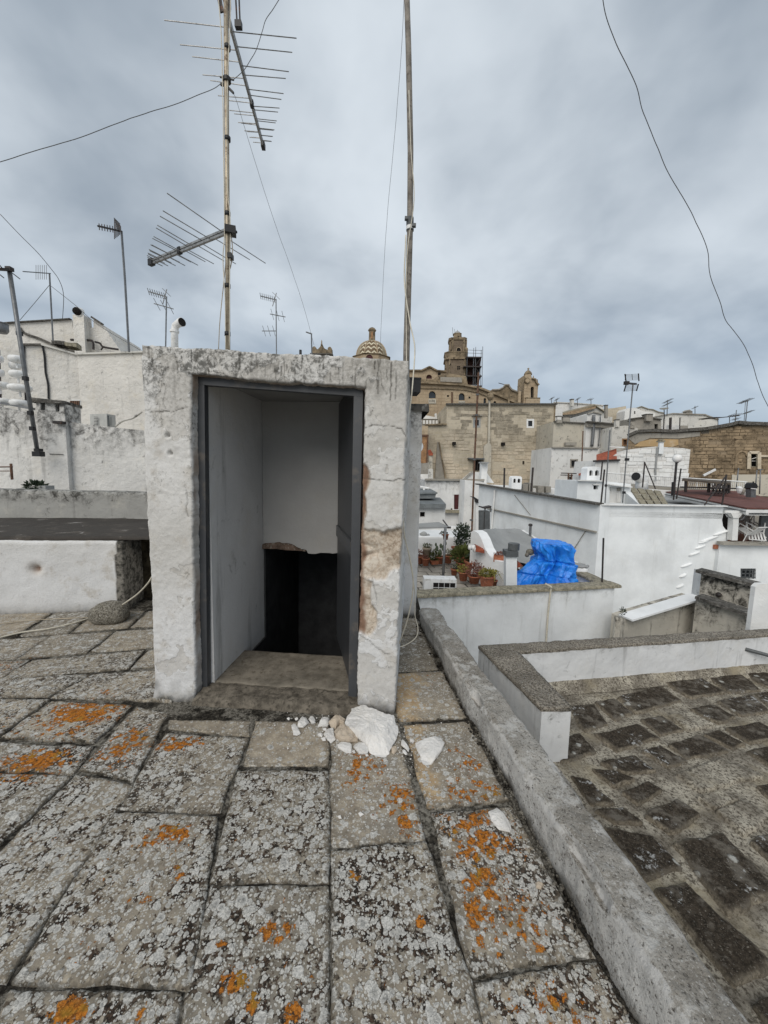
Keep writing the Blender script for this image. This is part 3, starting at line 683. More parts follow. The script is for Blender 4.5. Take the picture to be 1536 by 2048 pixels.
# outline (photo pixels, clockwise from top left), lichen cover, bare tan share
SLABS = [([(770, 1235), (833, 1235), (848, 1269), (770, 1269)], .2, 0), ([(770, 1271), (849, 1271), (880, 1338), (775, 1343)], .2, 0), ([(778, 1347), (884, 1342), (934, 1434), (800, 1440)], .15, .5),
         ([(806, 1448), (938, 1441), (1016, 1600), (856, 1616)], .25, .27), ([(863, 1626), (1024, 1611), (1186, 1905), (941, 1946)], .62, 0), ([(950, 1958), (1194, 1916), (1390, 2230), (1030, 2260)], .85, 0),
         ([(663, 1442), (797, 1446), (848, 1676), (663, 1688)], .25, 0), ([(664, 1696), (853, 1686), (1001, 2160), (668, 2180)], .92, 0),
         ([(512, 1440), (657, 1444), (657, 1530), (490, 1530)], .05, 0), ([(474, 1540), (657, 1540), (658, 1762), (422, 1762)], .85, 0), ([(421, 1768), (658, 1768), (662, 2180), (336, 2180)], .95, 0),
         ([(340, 1438), (503, 1438), (496, 1472), (341, 1457)], .05, 0), ([(331, 1464), (494, 1478), (440, 1622), (236, 1614)], .62, 0), ([(230, 1624), (436, 1632), (382, 1968), (25, 1960)], .95, 0), ([(20, 1972), (370, 1978), (330, 2180), (-80, 2180)], .9, 0),
         ([(272, 1412), (335, 1425), (270, 1560), (160, 1538)], .55, 0), ([(153, 1547), (266, 1570), (15, 1960), (-230, 1930)], .95, 0),
         ([(104, 1401), (265, 1411), (190, 1483), (0, 1474)], .65, 0), ([(-2, 1483), (188, 1491), (145, 1548), (-80, 1537)], .75, 0), ([(-85, 1542), (143, 1553), (-90, 1770), (-420, 1750)], .95, 0), ([(-120, 1396), (98, 1399), (-6, 1474), (-260, 1470)], .6, 0), ([(-430, 1760), (-95, 1778), (-240, 1930), (-640, 1920)], .9, 0),
         ([(-60, 1228), (108, 1222), (32, 1271), (-150, 1280)], .15, 0), ([(113, 1222), (188, 1222), (136, 1266), (40, 1271)], .15, 0), ([(194, 1222), (290, 1220), (256, 1254), (143, 1265)], .12, 0), ([(297, 1222), (340, 1222), (340, 1251), (262, 1254)], .12, 0),
         ([(-170, 1286), (100, 1272), (30, 1318), (-280, 1325)], .35, 0), ([(104, 1271), (228, 1262), (173, 1305), (34, 1317)], .3, 0), ([(234, 1261), (340, 1255), (340, 1292), (180, 1304)], .25, 0),
         ([(-300, 1330), (60, 1320), (-10, 1362), (-420, 1370)], .5, 0), ([(66, 1319), (290, 1300), (256, 1336), (0, 1360)], .5, 0), ([(297, 1299), (345, 1297), (345, 1331), (262, 1336)], .35, 0),
         ([(-450, 1378), (182, 1346), (94, 1392), (-560, 1400)], .6, 0), ([(190, 1345), (345, 1338), (345, 1402), (100, 1394)], .55, 0)]
for i, (q, cv, tn) in enumerate(SLABS):
    slab(q, i + 3, cv, top=random.uniform(-.004, .004), tanw=tn, parent=roof)

# low worn parapet along the right edge of the roof
N = 420; t = np.linspace(0, 1, N)
zz = lambda ln, z: (np.array((*ln[0][:2], z)), np.array((*ln[1][:2], z)))
ins = lambda A, B, f: tuple(np.array((*(A[k][:2] + (B[k][:2] - A[k][:2]) * f), 0)) for k in (0, 1))
lines = [zz(par_in, -.03), zz(par_ti, PZ - .025), zz(ins(par_ti, par_to, .12), PZ), zz(ins(par_ti, par_to, .9), PZ), zz(par_to, PZ - .02), zz(par_to, -1.6)]
ks = [14, 3, 12, 2, 6]; A = loft(lines, N, ks)
rimw = np.zeros(A.shape[:2]); rimw[:, 13:18] = (.55, 1, 1, .8, .35); rimw[:, 29:31] = .6
foot = np.zeros(A.shape[:2]); foot[:, :7] = np.linspace(1, 0, 7)[None]
A2 = roughen(A, .012, 7, 4, .5)
A2 += (fbm(A, 3, 3)[..., None] * .012)
chip = np.clip(fbm(A + 9, 5, 4) - .12, 0, 1) * rimw * .11     # bites out of the inner rim
A2[..., 2] -= chip; A2[..., 0] += chip * .6
foot = np.clip(foot * 1.3 + fbm(A, 10, 4) * .7 * (foot > 0), 0, 1)
mb = MB(); mb.grid(A2); caps(mb, A2); mb.a = {'rim': np.clip(rimw + fbm(A, 9, 4) * .5 * (rimw > 0), 0, 1).ravel(), 'foot': foot.ravel()}
tag_par = O('parapet_wall', mb, M['parapet'], label='low worn grey parapet wall running along the right edge of the lichen roof', cat='parapet', smooth=True)
# moss gathered in the gutter at its foot
mb = MB(); nb_ = 130
pa = [ext(pin0, pin1, YA + (YB - YA) * k / nb_) for k in range(nb_ + 1)]
rr = random.Random(5)
for k in range(1500):
    i = rr.random() * nb_; p = pa[int(i)] + (pa[min(int(i) + 1, nb_)] - pa[int(i)]) * (i % 1)
    w = (rr.random() ** 2.2) * .055 * (1 if fbm(np.array([p * 1.0]), 4, 2)[0] > -.15 else .35); r_ = rr.uniform(.003, .009)
    mb.ball((p[0] - w + .008, p[1] + rr.uniform(-.01, .01), r_ * .2 - .002), r_, 5, 4, .8)
O('moss', mb, M['moss'], kind='stuff', smooth=True)

# ------------------------------------------------------------------ stair hut
hut = T('stair_hut', 'white plastered stair hut with a dark open doorway on the roof', 'roof hut', (BL + BR) / 2)
L0, L1 = H.sz(281, 689), H.sz(309, 1396); R0, R1 = H.sz(818, 720), H.sz(790, 1427)
def lin(a, b):                                # s along an edge as a function of z
    return lambda z: a[0] + (b[0] - a[0]) * (z - a[1]) / (b[1] - a[1])
xl, xr = lin(L0, L1), lin(R0, R1)
dl, dr_ = lin(H.sz(380, 752), H.sz(391, 1398)), lin(H.sz(729, 778), H.sz(713, 1424))
DT = (H.sz(380, 748)[1], H.sz(729, 776)[1]); ZB = -.06
nL, nD, nR, nB, nT = 46, 130, 46, 270, 32
us = np.concatenate([np.linspace(0, 1, nL, endpoint=False), 1 + np.linspace(0, 1, nD, endpoint=False), 2 + np.linspace(0, 1, nR + 1)])
vs_ = np.concatenate([np.linspace(0, 1, nB, endpoint=False), 1 + np.linspace(0, 1, nT + 1)])
U, V = np.meshgrid(us, vs_)
def ztop(s): return L0[1] + (R0[1] - L0[1]) * (s - L0[0]) / (R0[0] - L0[0])
def dtop(s): return DT[0] + (DT[1] - DT[0]) * (s - H.sz(380, 748)[0]) / (H.sz(729, 776)[0] - H.sz(380, 748)[0])
z_guess = np.where(V < 1, ZB + (DT[0] - ZB) * V, DT[0] + (2.25 - DT[0]) * (V - 1))
for _ in range(2):
    a, b, c_, d_ = xl(z_guess), dl(z_guess), dr_(z_guess), xr(z_guess)
    S = np.where(U < 1, a + (b - a) * U, np.where(U < 2, b + (c_ - b) * (U - 1), c_ + (d_ - c_) * (U - 2)))
    z_guess = np.where(V < 1, ZB + (dtop(S) - ZB) * V, dtop(S) + (ztop(S) - dtop(S)) * (V - 1))
Z = z_guess
fl = np.stack([S, np.zeros_like(S), Z], -1)
# ragged edges: wobble the outline
inL, inR = np.abs(S - dl(Z)), np.abs(S - dr_(Z))
eo = np.minimum(np.minimum(S - xl(Z), xr(Z) - S), ztop(S) - Z)                       # distance to outer edges
ddoor = np.where(Z < dtop(S), np.minimum(inL, inR), np.where((S > dl(Z)) & (S < dr_(Z)), Z - dtop(S), np.hypot(np.minimum(inL, inR), np.maximum(Z - dtop(S), 0))))
wl = np.exp(-np.minimum(eo, ddoor) / .05)
S = S + fbm(fl, 3, 4, .6) * .010 * wl + fbm(fl + 7, 30, 4, .65) * .008 * wl
Z = Z + fbm(fl + 13, 4, 4, .6) * .012 * wl * (Z > 1.2) + fbm(fl + 3, 30, 4, .65) * .008 * wl * (Z > .1)
fl = np.stack([S, np.zeros_like(S), Z], -1)
off = fbm(fl, 1.8, 3) * .010 + fbm(fl, 9, 5, .6) * .005 + fbm(fl, 40, 4, .6) * .0035
rd = .013 + .012 * fbm(fl + 21, 9, 3)
for e in (eo, ddoor):
    q = np.clip(1 - e / np.maximum(rd, .006), 0, 1); off -= np.maximum(rd, .006) * (1 - np.sqrt(np.clip(1 - q * q, 0, 1))) * .9
z6 = lambda zx, zy: H.sz(260 + zx * .3906, 640 + zy * .3906)
bare_p = [[(1178, 1068), (1240, 1070), (1290, 1085), (1320, 1078), (1400, 1072), (1400, 1262), (1330, 1290), (1300, 1330), (1250, 1325), (1190, 1330), (1165, 1250)],
          [(1180, 730), (1222, 765), (1230, 830), (1206, 900), (1214, 990), (1190, 1080), (1165, 1080), (1170, 800)],
          [(1160, 1325), (1240, 1338), (1222, 1400), (1232, 1460), (1262, 1500), (1262, 1570), (1232, 1625), (1150, 1600)]]
sn = S + fbm(fl + 50, 14, 4, .6) * .020; zn = Z + fbm(fl + 70, 14, 4, .6) * .020
bare = np.zeros(S.shape)
for bp in bare_p: bare = np.maximum(bare, inside([z6(*q) for q in bp], sn, zn).astype(float))
bs = bare.copy()
for _ in range(2):
    p_ = np.pad(bs, 1, mode='edge'); bs = (p_[:-2, 1:-1] + p_[2:, 1:-1] + p_[1:-1, :-2] + p_[1:-1, 2:] + 2 * bs) / 6
off -= bs * (.026 + .022 * fbm(fl + 90, 9, 5, .62))
off -= bs * np.exp(-seg_dist([z6(1180, 1150), z6(1240, 1170), z6(1260, 1200), z6(1200, 1215)], S, Z) / .02) * .03
rust = bs * (1 - sstep(ddoor + fbm(fl + 33, 14, 4) * .03, .012, .045)) * .95
CR = [[(55, 468), (130, 470), (200, 466), (295, 452)], [(1195, 560), (1250, 540), (1330, 540), (1385, 562), (1412, 600)], [(1195, 812), (1290, 822), (1405, 822)], [(285, 250), (340, 272)], [(110, 220), (165, 300), (180, 350), (165, 400), (178, 452)],
      [(1165, 1605), (1240, 1652), (1300, 1712), (1330, 1715)], [(1275, 225), (1285, 300), (1290, 330), (1318, 378)], [(95, 165), (110, 225)], [(1220, 300), (1195, 420)], [(1240, 1330), (1260, 1440)], [(285, 880), (300, 1000)]]
crack = np.zeros(S.shape)
for j, cpts in enumerate(CR):
    jag_s, jag_z = fbm(fl + j, 16, 3) * .018, fbm(fl + j + 60, 16, 3) * .018
    d = seg_dist([z6(*q) for q in cpts], S + jag_s, Z + jag_z); crack = np.maximum(crack, (1 - sstep(d, .0015, .0055)) * (.9 if j < 3 else .6))
ridge = 1 - sstep(seg_dist([z6(82, 790), z6(140, 850), z6(200, 882), z6(305, 892)], S, Z + fbm(fl, 14, 3) * .012), .003, .012)
off += ridge * .0025 - crack * .003
for hx, hz in ((192, 590), (203, 682)):        # two drilled holes
    a_, b_ = z6(hx, hz); d = np.hypot(S - a_, Z - b_); off -= np.exp(-(d / .014) ** 2) * .03; off += np.exp(-((d - .022) / .01) ** 2) * .003; crack = np.maximum(crack, np.exp(-(d / .009) ** 2) * .6)
Lp = fbm(fl + 200, 4.5, 5, .62) + .10 * (S > dr_(Z)) + .05 * (Z < .5); peel = sstep(Lp, .10, .16); off -= peel * .0028
rdr = random.Random(12)
for k in range(46):
    a_ = rdr.uniform(L0[0] + .03, R0[0] - .03); zt_k = ztop(a_) - rdr.uniform(.0, .10); ln_ = rdr.uniform(.02, .10) * (2.2 if (a_ < .3 or a_ > 1.2) and rdr.random() < .4 else 1)
    d = seg_dist([(a_, zt_k), (a_ + rdr.uniform(-.006, .006), zt_k - ln_)], S + fbm(fl + k, 30, 2) * .006, Z); crack = np.maximum(crack, (1 - sstep(d, .002, .006)) * rdr.uniform(.5, 1.0))
lowL = np.exp(-np.maximum(Z - .0, 0) / .05)
off += lowL * (.03 + .02 * fbm(fl + 5, 10, 3)) * (S < dl(Z) + .01)
footA = np.clip(lowL * 1.0 + fbm(fl + 77, 12, 4) * .6 * (lowL > .1), 0, 1)
W3 = H.o[None, None] + H.t * S[..., None] + np.array((0, 0, 1.0)) * Z[..., None] + H.n * off[..., None]
keep = ~((U[:-1, :-1] >= 1) & (U[:-1, :-1] < 2) & (V[:-1, :-1] < 1))
mb = MB(); h_, w_ = S.shape; idx = np.arange(h_ * w_).reshape(h_, w_)
mb.v = [tuple(q) for q in W3.reshape(-1, 3).tolist()]
ii, jj = np.nonzero(keep)
mb.f = [(int(idx[i, j]), int(idx[i, j + 1]), int(idx[i + 1, j + 1]), int(idx[i + 1, j])) for i, j in zip(ii, jj)]
at = {'bare': list(bs.ravel()), 'rust': list(rust.ravel()), 'foot': list(footA.ravel()), 'crack': list(crack.ravel()), 'peel': list(peel.ravel())}
def strip(ids, depth, n, barev=0.0, rustv=0.0, flip=False):
    """carry an edge of the front back into the wall"""
    e = W3.reshape(-1, 3)[ids]; o = len(mb.v); prev = list(ids)
    for k in range(1, n + 1):
        q = e - H.n * (depth * k / n)
        q = q + H.t * (fbm(q, 12, 3) * .006)[:, None] if k < n else q
        s0 = len(mb.v); mb.v += [tuple(r) for r in q.tolist()]; cur = list(range(s0, s0 + len(ids)))
        for i in range(len(ids) - 1): mb.f.append((prev[i], prev[i + 1], cur[i + 1], cur[i]))
        prev = cur
        bv = np.clip(barev + fbm(q + 8, 6, 3) * 1.2, 0, 1) if barev else np.zeros(len(ids))
        at['bare'] += list(bv); at['rust'] += list(np.clip(bv * rustv + fbm(q, 9, 3) * .5, 0, 1) if rustv else np.zeros(len(ids)))
        at['foot'] += list(np.exp(-np.maximum(q[:, 2], 0) / .05)); at['crack'] += [0] * len(ids); at['peel'] += list(sstep(fbm(q + 30, 6, 4), .0, .1))
HD = 2.12
strip(idx[:, 0], HD, 6); strip(idx[:, -1], HD, 6); strip(idx[-1, :], HD, 6)
strip(idx[:nB + 1, nL], .13, 8, .25, .5); strip(idx[:nB + 1, nL + nD], .13, 8, .6, .9); strip(idx[nB, nL:nL + nD + 1], .13, 8, .5, .2)
mb.a = at
O('outer_wall', mb, M['hut'], hut, smooth=True)
def lbox(s0, s1, z0, z1, d0, d1):
    return MB().prism([HX(s0, z0, d0), HX(s1, z0, d0), HX(s1, z1, d0), HX(s0, z1, d0)], -H.n * (d1 - d0))
s_l, s_r = .335, 1.335
O('side_wall', lbox(.06, s_l, -2.8, 2.12, .135, 2.10), M['interior'], hut)
O('side_wall', lbox(s_r, SR - .06, -2.8, 2.12, .135, 2.10), M['interior'], hut)
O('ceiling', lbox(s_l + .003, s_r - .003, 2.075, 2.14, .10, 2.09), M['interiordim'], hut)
cz = H.sz(0, 0)
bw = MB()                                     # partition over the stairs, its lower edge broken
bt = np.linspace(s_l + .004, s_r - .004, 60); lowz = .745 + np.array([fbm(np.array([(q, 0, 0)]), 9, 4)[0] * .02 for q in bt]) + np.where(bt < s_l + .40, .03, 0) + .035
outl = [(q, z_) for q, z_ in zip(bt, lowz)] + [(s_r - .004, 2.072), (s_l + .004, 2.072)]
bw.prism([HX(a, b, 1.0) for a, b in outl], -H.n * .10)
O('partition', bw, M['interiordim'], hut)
bs_ = MB(); outl = [(q, z_ - .010) for q, z_ in zip(bt[:24], lowz[:24])] + [(q, z_ + .055 * math.sin(math.pi * min(1, (q - s_l) / .40 + .12)) ** .5 + .03 * fbm(np.array([(q, 3, 0)]), 12, 3)[0]) for q, z_ in list(zip(bt[:24], lowz[:24]))[::-1]]
bs_.prism([HX(a, b, .975) for a, b in outl], -H.n * .05); O('broken_edge', bs_, simple('broken_brick', (.12, .085, .065), .95, spec=.05, var=.5, sc=18, dirt=(.30, .27, .23), bump=.9), hut)
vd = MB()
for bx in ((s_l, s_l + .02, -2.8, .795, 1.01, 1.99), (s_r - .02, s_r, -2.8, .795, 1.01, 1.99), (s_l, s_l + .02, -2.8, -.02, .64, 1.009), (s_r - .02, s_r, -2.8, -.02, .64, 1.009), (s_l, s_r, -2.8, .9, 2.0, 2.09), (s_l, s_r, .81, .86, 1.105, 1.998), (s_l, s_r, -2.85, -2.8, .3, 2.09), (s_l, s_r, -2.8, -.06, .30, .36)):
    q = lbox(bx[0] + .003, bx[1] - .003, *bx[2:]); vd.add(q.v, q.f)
O('stairwell', vd, M['void'], hut)  # lining panels coloured near-black for the shade below the partition
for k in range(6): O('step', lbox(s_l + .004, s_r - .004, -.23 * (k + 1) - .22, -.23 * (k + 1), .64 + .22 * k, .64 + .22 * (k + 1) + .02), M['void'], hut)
# sill and threshold
sl = np.linspace(H.sz(400, 1400)[0] - .02, H.sz(714, 1420)[0] + .02, 120)
prof = section([(.10, -.05), (-.045, -.05), (-.05, -.01), (-.035, .022), (-.01, .035), (.13, .043)][1:], .008)
A = np.array([[HX(s, z_, d_) for d_, z_ in prof] for s in sl]); A = roughen(A, .010, 10, 4, .6)
mb = MB(); mb.grid(A); O('doorstep', mb, simple('doorstep_stone', (.135, .118, .095), .95, spec=.1, var=.45, sc=16, dirt=(.055, .048, .038), bump=.9), hut, smooth=True)
sl = np.linspace(s_l, s_r, 60); prof = section([(.13, -.04), (.132, .04), (.14, .047), (.60, .047), (.625, .03), (.625, -.06)], .02)
A = np.array([[HX(s, z_, d_) for d_, z_ in prof] for s in sl]); A = roughen(A, .004, 8)
mb = MB(); mb.grid(A); O('threshold', mb, simple('threshold_stone', (.175, .155, .125), .9, spec=.15, var=.3, sc=9, dirt=(.10, .085, .065), bump=.5), hut, smooth=True)
# door frame and leaf
H2 = Plane(H.o - H.n * .10, H.o - H.n * .10 + H.t)
fr = T('door_frame', 'x', 'x', H2.at(560, 1390)); del fr['label'], fr['category']; fr.parent = hut; fr.location = ORG[fr.name] - ORG[hut.name]
for a, b in (((404, 756), (411, 1386)), ((718, 780), (706, 1397))):
    O('jamb', MB().bar(H2.at(*b) * (1, 1, 0) + np.array((0, 0, .04)), H2.at(*a), .047, .055), M['frame'], fr)
O('head_rail', MB().bar(H2.at(396, 762), H2.at(726, 786), .05, .05), M['frame'], fr)
A_ = H2.at(704, 1390); B_ = P(671, 950, 3.42); dv = (B_ - A_) * (1, 1, 0); dv /= np.linalg.norm(dv); nv_ = np.array((-dv[1], dv[0], 0))
Lf = .88; z0, z1 = .065, 2.045
lf = MB().prism([A_ * (1, 1, 0) + dv * a + np.array((0, 0, z)) for a, z in ((.03, z0), (Lf, z0), (Lf, z1), (.03, z1))], -nv_ * .035)
leaf = O('door_leaf', lf, M['doorleaf'], hut)
O('edge_strip', MB().bar(A_ * (1, 1, 0) + dv * .022 + np.array((0, 0, z0)), A_ * (1, 1, 0) + dv * .022 + np.array((0, 0, z1)), .008, .03), M['rust'], leaf)
O('kick_rail', MB().bar(A_ * (1, 1, 0) + dv * .05 + nv_ * .008 + np.array((0, 0, 1.0)), A_ * (1, 1, 0) + dv * (Lf - .03) + nv_ * .008 + np.array((0, 0, 1.0)), .014, .09), M['frame'], leaf)
# pier behind the hut with a stone cap
pa_, pb_ = P(790, 1242, 3.9), P(828, 1242, 3.9)
top = P(815, 812, 3.9)[2]
pier = T('stone_pier', 'slim plastered pier with projecting stone cap just behind the hut', 'pier', (pa_ + pb_) / 2 * (1, 1, 0))
mb, A = rough_box(P(770, 950, 3.9), P(831, 1240, 3.9) * (1, 1, 0), (0, .45), -.03, top, top, .03, .014, 5); mb.a = {k: [0] * len(mb.v) for k in ('bare', 'rust', 'crack')}; mb.a['foot'] = [math.exp(-max(v[2], 0) / .06) for v in mb.v]
O('shaft', mb, M['hut'], pier, smooth=True)
mb, A = rough_box(P(785, 950, 3.86), P(853, 950, 3.86), (0, .55), P(815, 822, 3.86)[2], P(815, 806, 3.86)[2], P(815, 806, 3.86)[2], .02, .015, 9)
O('cap_stone', mb, M['darkcoping'], pier, smooth=True)
mb = MB().box(P(823, 774, 3.75), (.14, .2, .13), rz=.1); bx = O('junction_box', mb, M['black'], label='black plastic box on top of the pier behind the hut', cat='box')
O('lid', MB().box(P(823, 761, 3.75), (.15, .21, .012), rz=.1), M['black'], bx)

# ------------------------------------------------------------------ left: low plastered roof block, dark flat top, grey parapet
LB = Plane(G(0, 1229), G(256, 1220))
zt_ = LB.sz(110, 1080)[1]; s0, s1 = LB.sz(-260, 1228)[0], LB.sz(252, 1220)[0]
blk = T('roof_block', 'low pale plastered block with a dark crusted top left of the hut', 'roof block', G(120, 1224))
a, b = LB.w(s0, 0), LB.w(s1, 0); bk = -LB.n * 1.5
mb, A = rough_box(a, b, bk, -.03, zt_ + .01, zt_ - .02, .022, .014, 3.5)
V3 = np.array(mb.v); hc = LB.at(71, 1139); d = np.linalg.norm(V3 - hc, axis=1)
V3 -= (np.exp(-(d / .045) ** 2) * .06)[:, None] * LB.n * 1.0; mb.v = [tuple(q) for q in V3.tolist()]
mb.a = {'bare': np.exp(-(d / .06) ** 2) * .6, 'rust': np.exp(-(d / .03) ** 2), 'crack': np.zeros(len(d)), 'foot': np.exp(-np.maximum(V3[:, 2], 0) / .05) * .8 + (V3 @ LB.t - (LB.o @ LB.t) > s1 - .07) * 1.3}
O('body', mb, M['hut'], blk, smooth=True)
a, b = LB.w(s0 - .05, 0, -.03), LB.w(s1 + .95, 0, -.03)
mb, A = rough_box(a, b, -LB.n * 1.52, zt_ - .01, zt_ + .035, zt_ + .02, .04, .012, 4)
O('crusted_top', mb, M['blackstone'], blk, smooth=True)
mb, A = rough_box(LB.w(s1 - .04, 0, -.42), LB.w(s1 + .9, 0, -.42), -LB.n * .9, -.03, zt_ - .012, zt_ - .012, .05, .015, 6)
O('recess_wall', mb, simple('mossy_wall', (.060, .050, .034), .97, spec=.05, var=.6, sc=7, dirt=(.022, .019, .014), bump=.9), blk, smooth=True)
q0, q1 = G(-120, 1030, zt_ + .03), G(300, 1037, zt_ + .03)
LP = Plane(q0, q1); zp = LP.sz(150, 982)[1]
mb, A = rough_box(LP.w(-1.2, 0), LP.w(LP.sz(330, 1037)[0], 0), -LP.n * .25, zt_ - .4, zp, zp, .04, .010, 5)
O('parapet_wall', mb, plaster('grey_parapet', (.34, .335, .315), amt=.5, streak=.3, sc=1.6, bump=.8, zt=(zp, .22, .95), stain=(.06, .058, .052)), label='long grey stained parapet wall behind the low block on the left', cat='parapet', smooth=True)
# field stone holding the cable down
c = G(222, 1240); n_ = 28
th, ph = np.meshgrid(np.linspace(0, 2 * math.pi, n_, endpoint=False), np.linspace(.02, math.pi - .02, 16))
S3 = np.stack([np.sin(ph) * np.cos(th), np.sin(ph) * np.sin(th), np.cos(ph)], -1)
S3 = S3 * (1 + .22 * fbm(S3 + 3, 1.6, 4))[..., None]; S3 = np.sign(S3) * np.abs(S3) ** .85 * np.array((.175, .14, .115)) + np.array((c[0], c[1], .075))
S3[..., 2] = np.maximum(S3[..., 2], -.005)
mb = MB(); mb.grid(S3, closed=True); o = len(mb.v)
mb.f += [tuple(range(n_))[::-1], tuple(o - n_ + k for k in range(n_))]
O('field_stone', mb, M['fieldstone'], label='rounded grey stone weighing down the white cable on the roof', cat='stone', smooth=True)

# ------------------------------------------------------------------ rubble of fallen plaster
def chunk(px, h, mat, label, seed, org=(520, 1380), sc=.2474, z0=0.0, group='fallen plaster pieces by the doorstep', name='plaster_chunk', tilt=(0, 0)):
    h = h * .62 if h < .04 else h
    rr = random.Random(seed); pts = [(org[0] + x * sc, org[1] + y * sc) for x, y in px]
    w0 = [G(x, y, z0 + h * .45)[:2] for x, y in pts]
    res = []
    for i in range(len(w0)):
        a, b = w0[i], w0[(i + 1) % len(w0)]; n = max(1, int(np.linalg.norm(b - a) / .012))
        for k in range(n): res.append(a + (b - a) * k / n)
    R_ = np.array(res); c = R_.mean(0); n = len(R_); rings = []
    for f, z in ((.92, 0.0), (1.0, h * .3), (1.0, h * .6), (.95, h * .86), (.86, h * .98), (.74, h * 1.0), (.62, h * 1.02), (.50, h * 1.03), (.38, h * 1.04), (.26, h * 1.04), (.14, h * 1.05), (.04, h * 1.05)):
        q = c + (R_ - c) * f; rings.append(np.concatenate([q, np.full((n, 1), z + z0)], 1))
    A = np.stack(rings)
    ext_ = np.array((np.ptp(A[..., 0]) / 2, np.ptp(A[..., 1]) / 2, h * 1.05)); c3 = np.array((c[0], c[1], z0))
    for k in range(14):
        th_ = rr.uniform(0, 6.28); ez = rr.choice((rr.uniform(.35, .7), rr.uniform(.6, .97))); nn_ = np.array((math.cos(th_) * math.sqrt(1 - ez * ez), math.sin(th_) * math.sqrt(1 - ez * ez), ez))
        dd_ = ((A - c3) / ext_) @ nn_ - rr.uniform(.90, 1.08); A = A - np.where(dd_ > 0, dd_, 0)[..., None] * nn_ * ext_
    big = min(1.0, h / .05)
    D = np.stack([fbm(A + seed * 3.3 + k * 9, 26, 4, .6) for k in range(3)], -1) * .009 * big + np.stack([fbm(A + seed + k * 5, 75, 3, .6) for k in range(3)], -1) * .006 * big
    D[0, :, 2] = 0; A = A + D; A[1:, :, 2] += (A[1:, :, 0] - c[0]) * tilt[0] + (A[1:, :, 1] - c[1]) * tilt[1]
    mb = MB(); mb.grid(A, closed=True); o = len(mb.v); mb.f += [tuple(range(n))[::-1], tuple(o - n + k for k in range(n))]
    return O(name, mb, M[mat], label=label, cat='rubble', group=group, smooth=False)
chunk([(740, 150), (830, 155), (960, 200), (1080, 225), (1120, 310), (1105, 395), (1070, 410), (1050, 490), (1010, 520), (940, 505), (900, 480), (870, 430), (800, 370), (720, 330), (685, 280), (700, 230), (735, 190)], .070, 'rockw', 'largest white plaster chunk lying before the right door jamb', 1, tilt=(0, .10))
chunk([(600, 330), (630, 270), (680, 290), (700, 330), (790, 360), (800, 395), (720, 405), (650, 400), (610, 370)], .05, 'rockt', 'smooth tan stone tucked under the left side of the largest white chunk', 2)
chunk([(560, 260), (620, 215), (680, 205), (690, 240), (680, 270), (640, 265), (610, 290), (570, 290)], .045, 'rockt', 'tan broken piece against the doorstep behind the smooth tan stone', 3)
chunk([(460, 290), (500, 225), (550, 205), (570, 240), (550, 290)], .035, 'rockw', 'flat white flake beside the tan broken piece at the doorstep', 4)
chunk([(505, 340), (530, 330), (545, 300), (590, 310), (610, 400), (575, 425), (545, 400)], .03, 'rockw', 'upright white shard left of the smooth tan stone', 5)
chunk([(615, 430), (640, 425), (700, 410), (740, 440), (745, 500), (700, 505), (640, 470)], .032, 'rockw', 'white wedge lying in front of the smooth tan stone', 6)
chunk([(745, 445), (800, 415), (860, 420), (885, 470), (870, 510), (800, 515)], .035, 'rockw', 'pale grey lump below the notch of the largest white chunk', 7)
chunk([(300, 300), (310, 260), (340, 205), (375, 230), (400, 260), (350, 300)], .03, 'rockw', 'pointed white flake standing farthest left along the doorstep', 8)
chunk([(250, 275), (275, 265), (330, 350), (300, 365), (270, 360)], .022, 'rockw', 'narrow white splinter at the far left of the rubble', 9)
chunk([(1140, 410), (1150, 395), (1210, 470), (1200, 500), (1140, 440)], .018, 'rockw', 'thin white splinter along the joint right of the largest chunk', 10)
chunk([(1060, 460), (1105, 452), (1112, 485), (1085, 515), (1065, 505)], .025, 'rockt', 'small pinkish piece at the lower right of the largest white chunk', 11)
chunk([(1250, 420), (1310, 410), (1500, 365), (1505, 400), (1470, 490), (1370, 600), (1315, 615), (1295, 560), (1300, 530), (1270, 480)], .036, 'rockw', 'triangular white and tan stone right of the rubble near the parapet', 12, tilt=(.05, .08))
chunk([(1065, 625), (1110, 600), (1150, 640), (1190, 700), (1180, 725), (1120, 715), (1080, 665)], .028, 'rockw', 'long pale flake lying alone close to the low parapet', 13, (560, 1380), .3906)
chunk([(1305, 985), (1325, 975), (1352, 995), (1335, 1020), (1310, 1010)], .02, 'rockt', 'lone cream pebble on orange lichen in front of the parapet', 14, (560, 1380), .3906)
CRUMB = ['small white crumb against the doorstep behind the pointed white flake', 'small white crumb left of the upright white shard', 'small white crumb below the upright white shard', 'tiny white crumb on top of the upright white shard', 'leftmost small white crumb along the doorstep joint', 'second small white crumb along the doorstep joint', 'thin white sliver in front of the smooth tan stone', 'small white splinter in the joint right of the largest chunk', 'pinkish white crumb beside the triangular stone', 'tiny crumb between white wedge and pale grey lump', 'tiny crumb just below the pale grey lump', 'tiny crumb under the lower tip of the largest chunk', 'tiny crumb right of the pointed white flake']
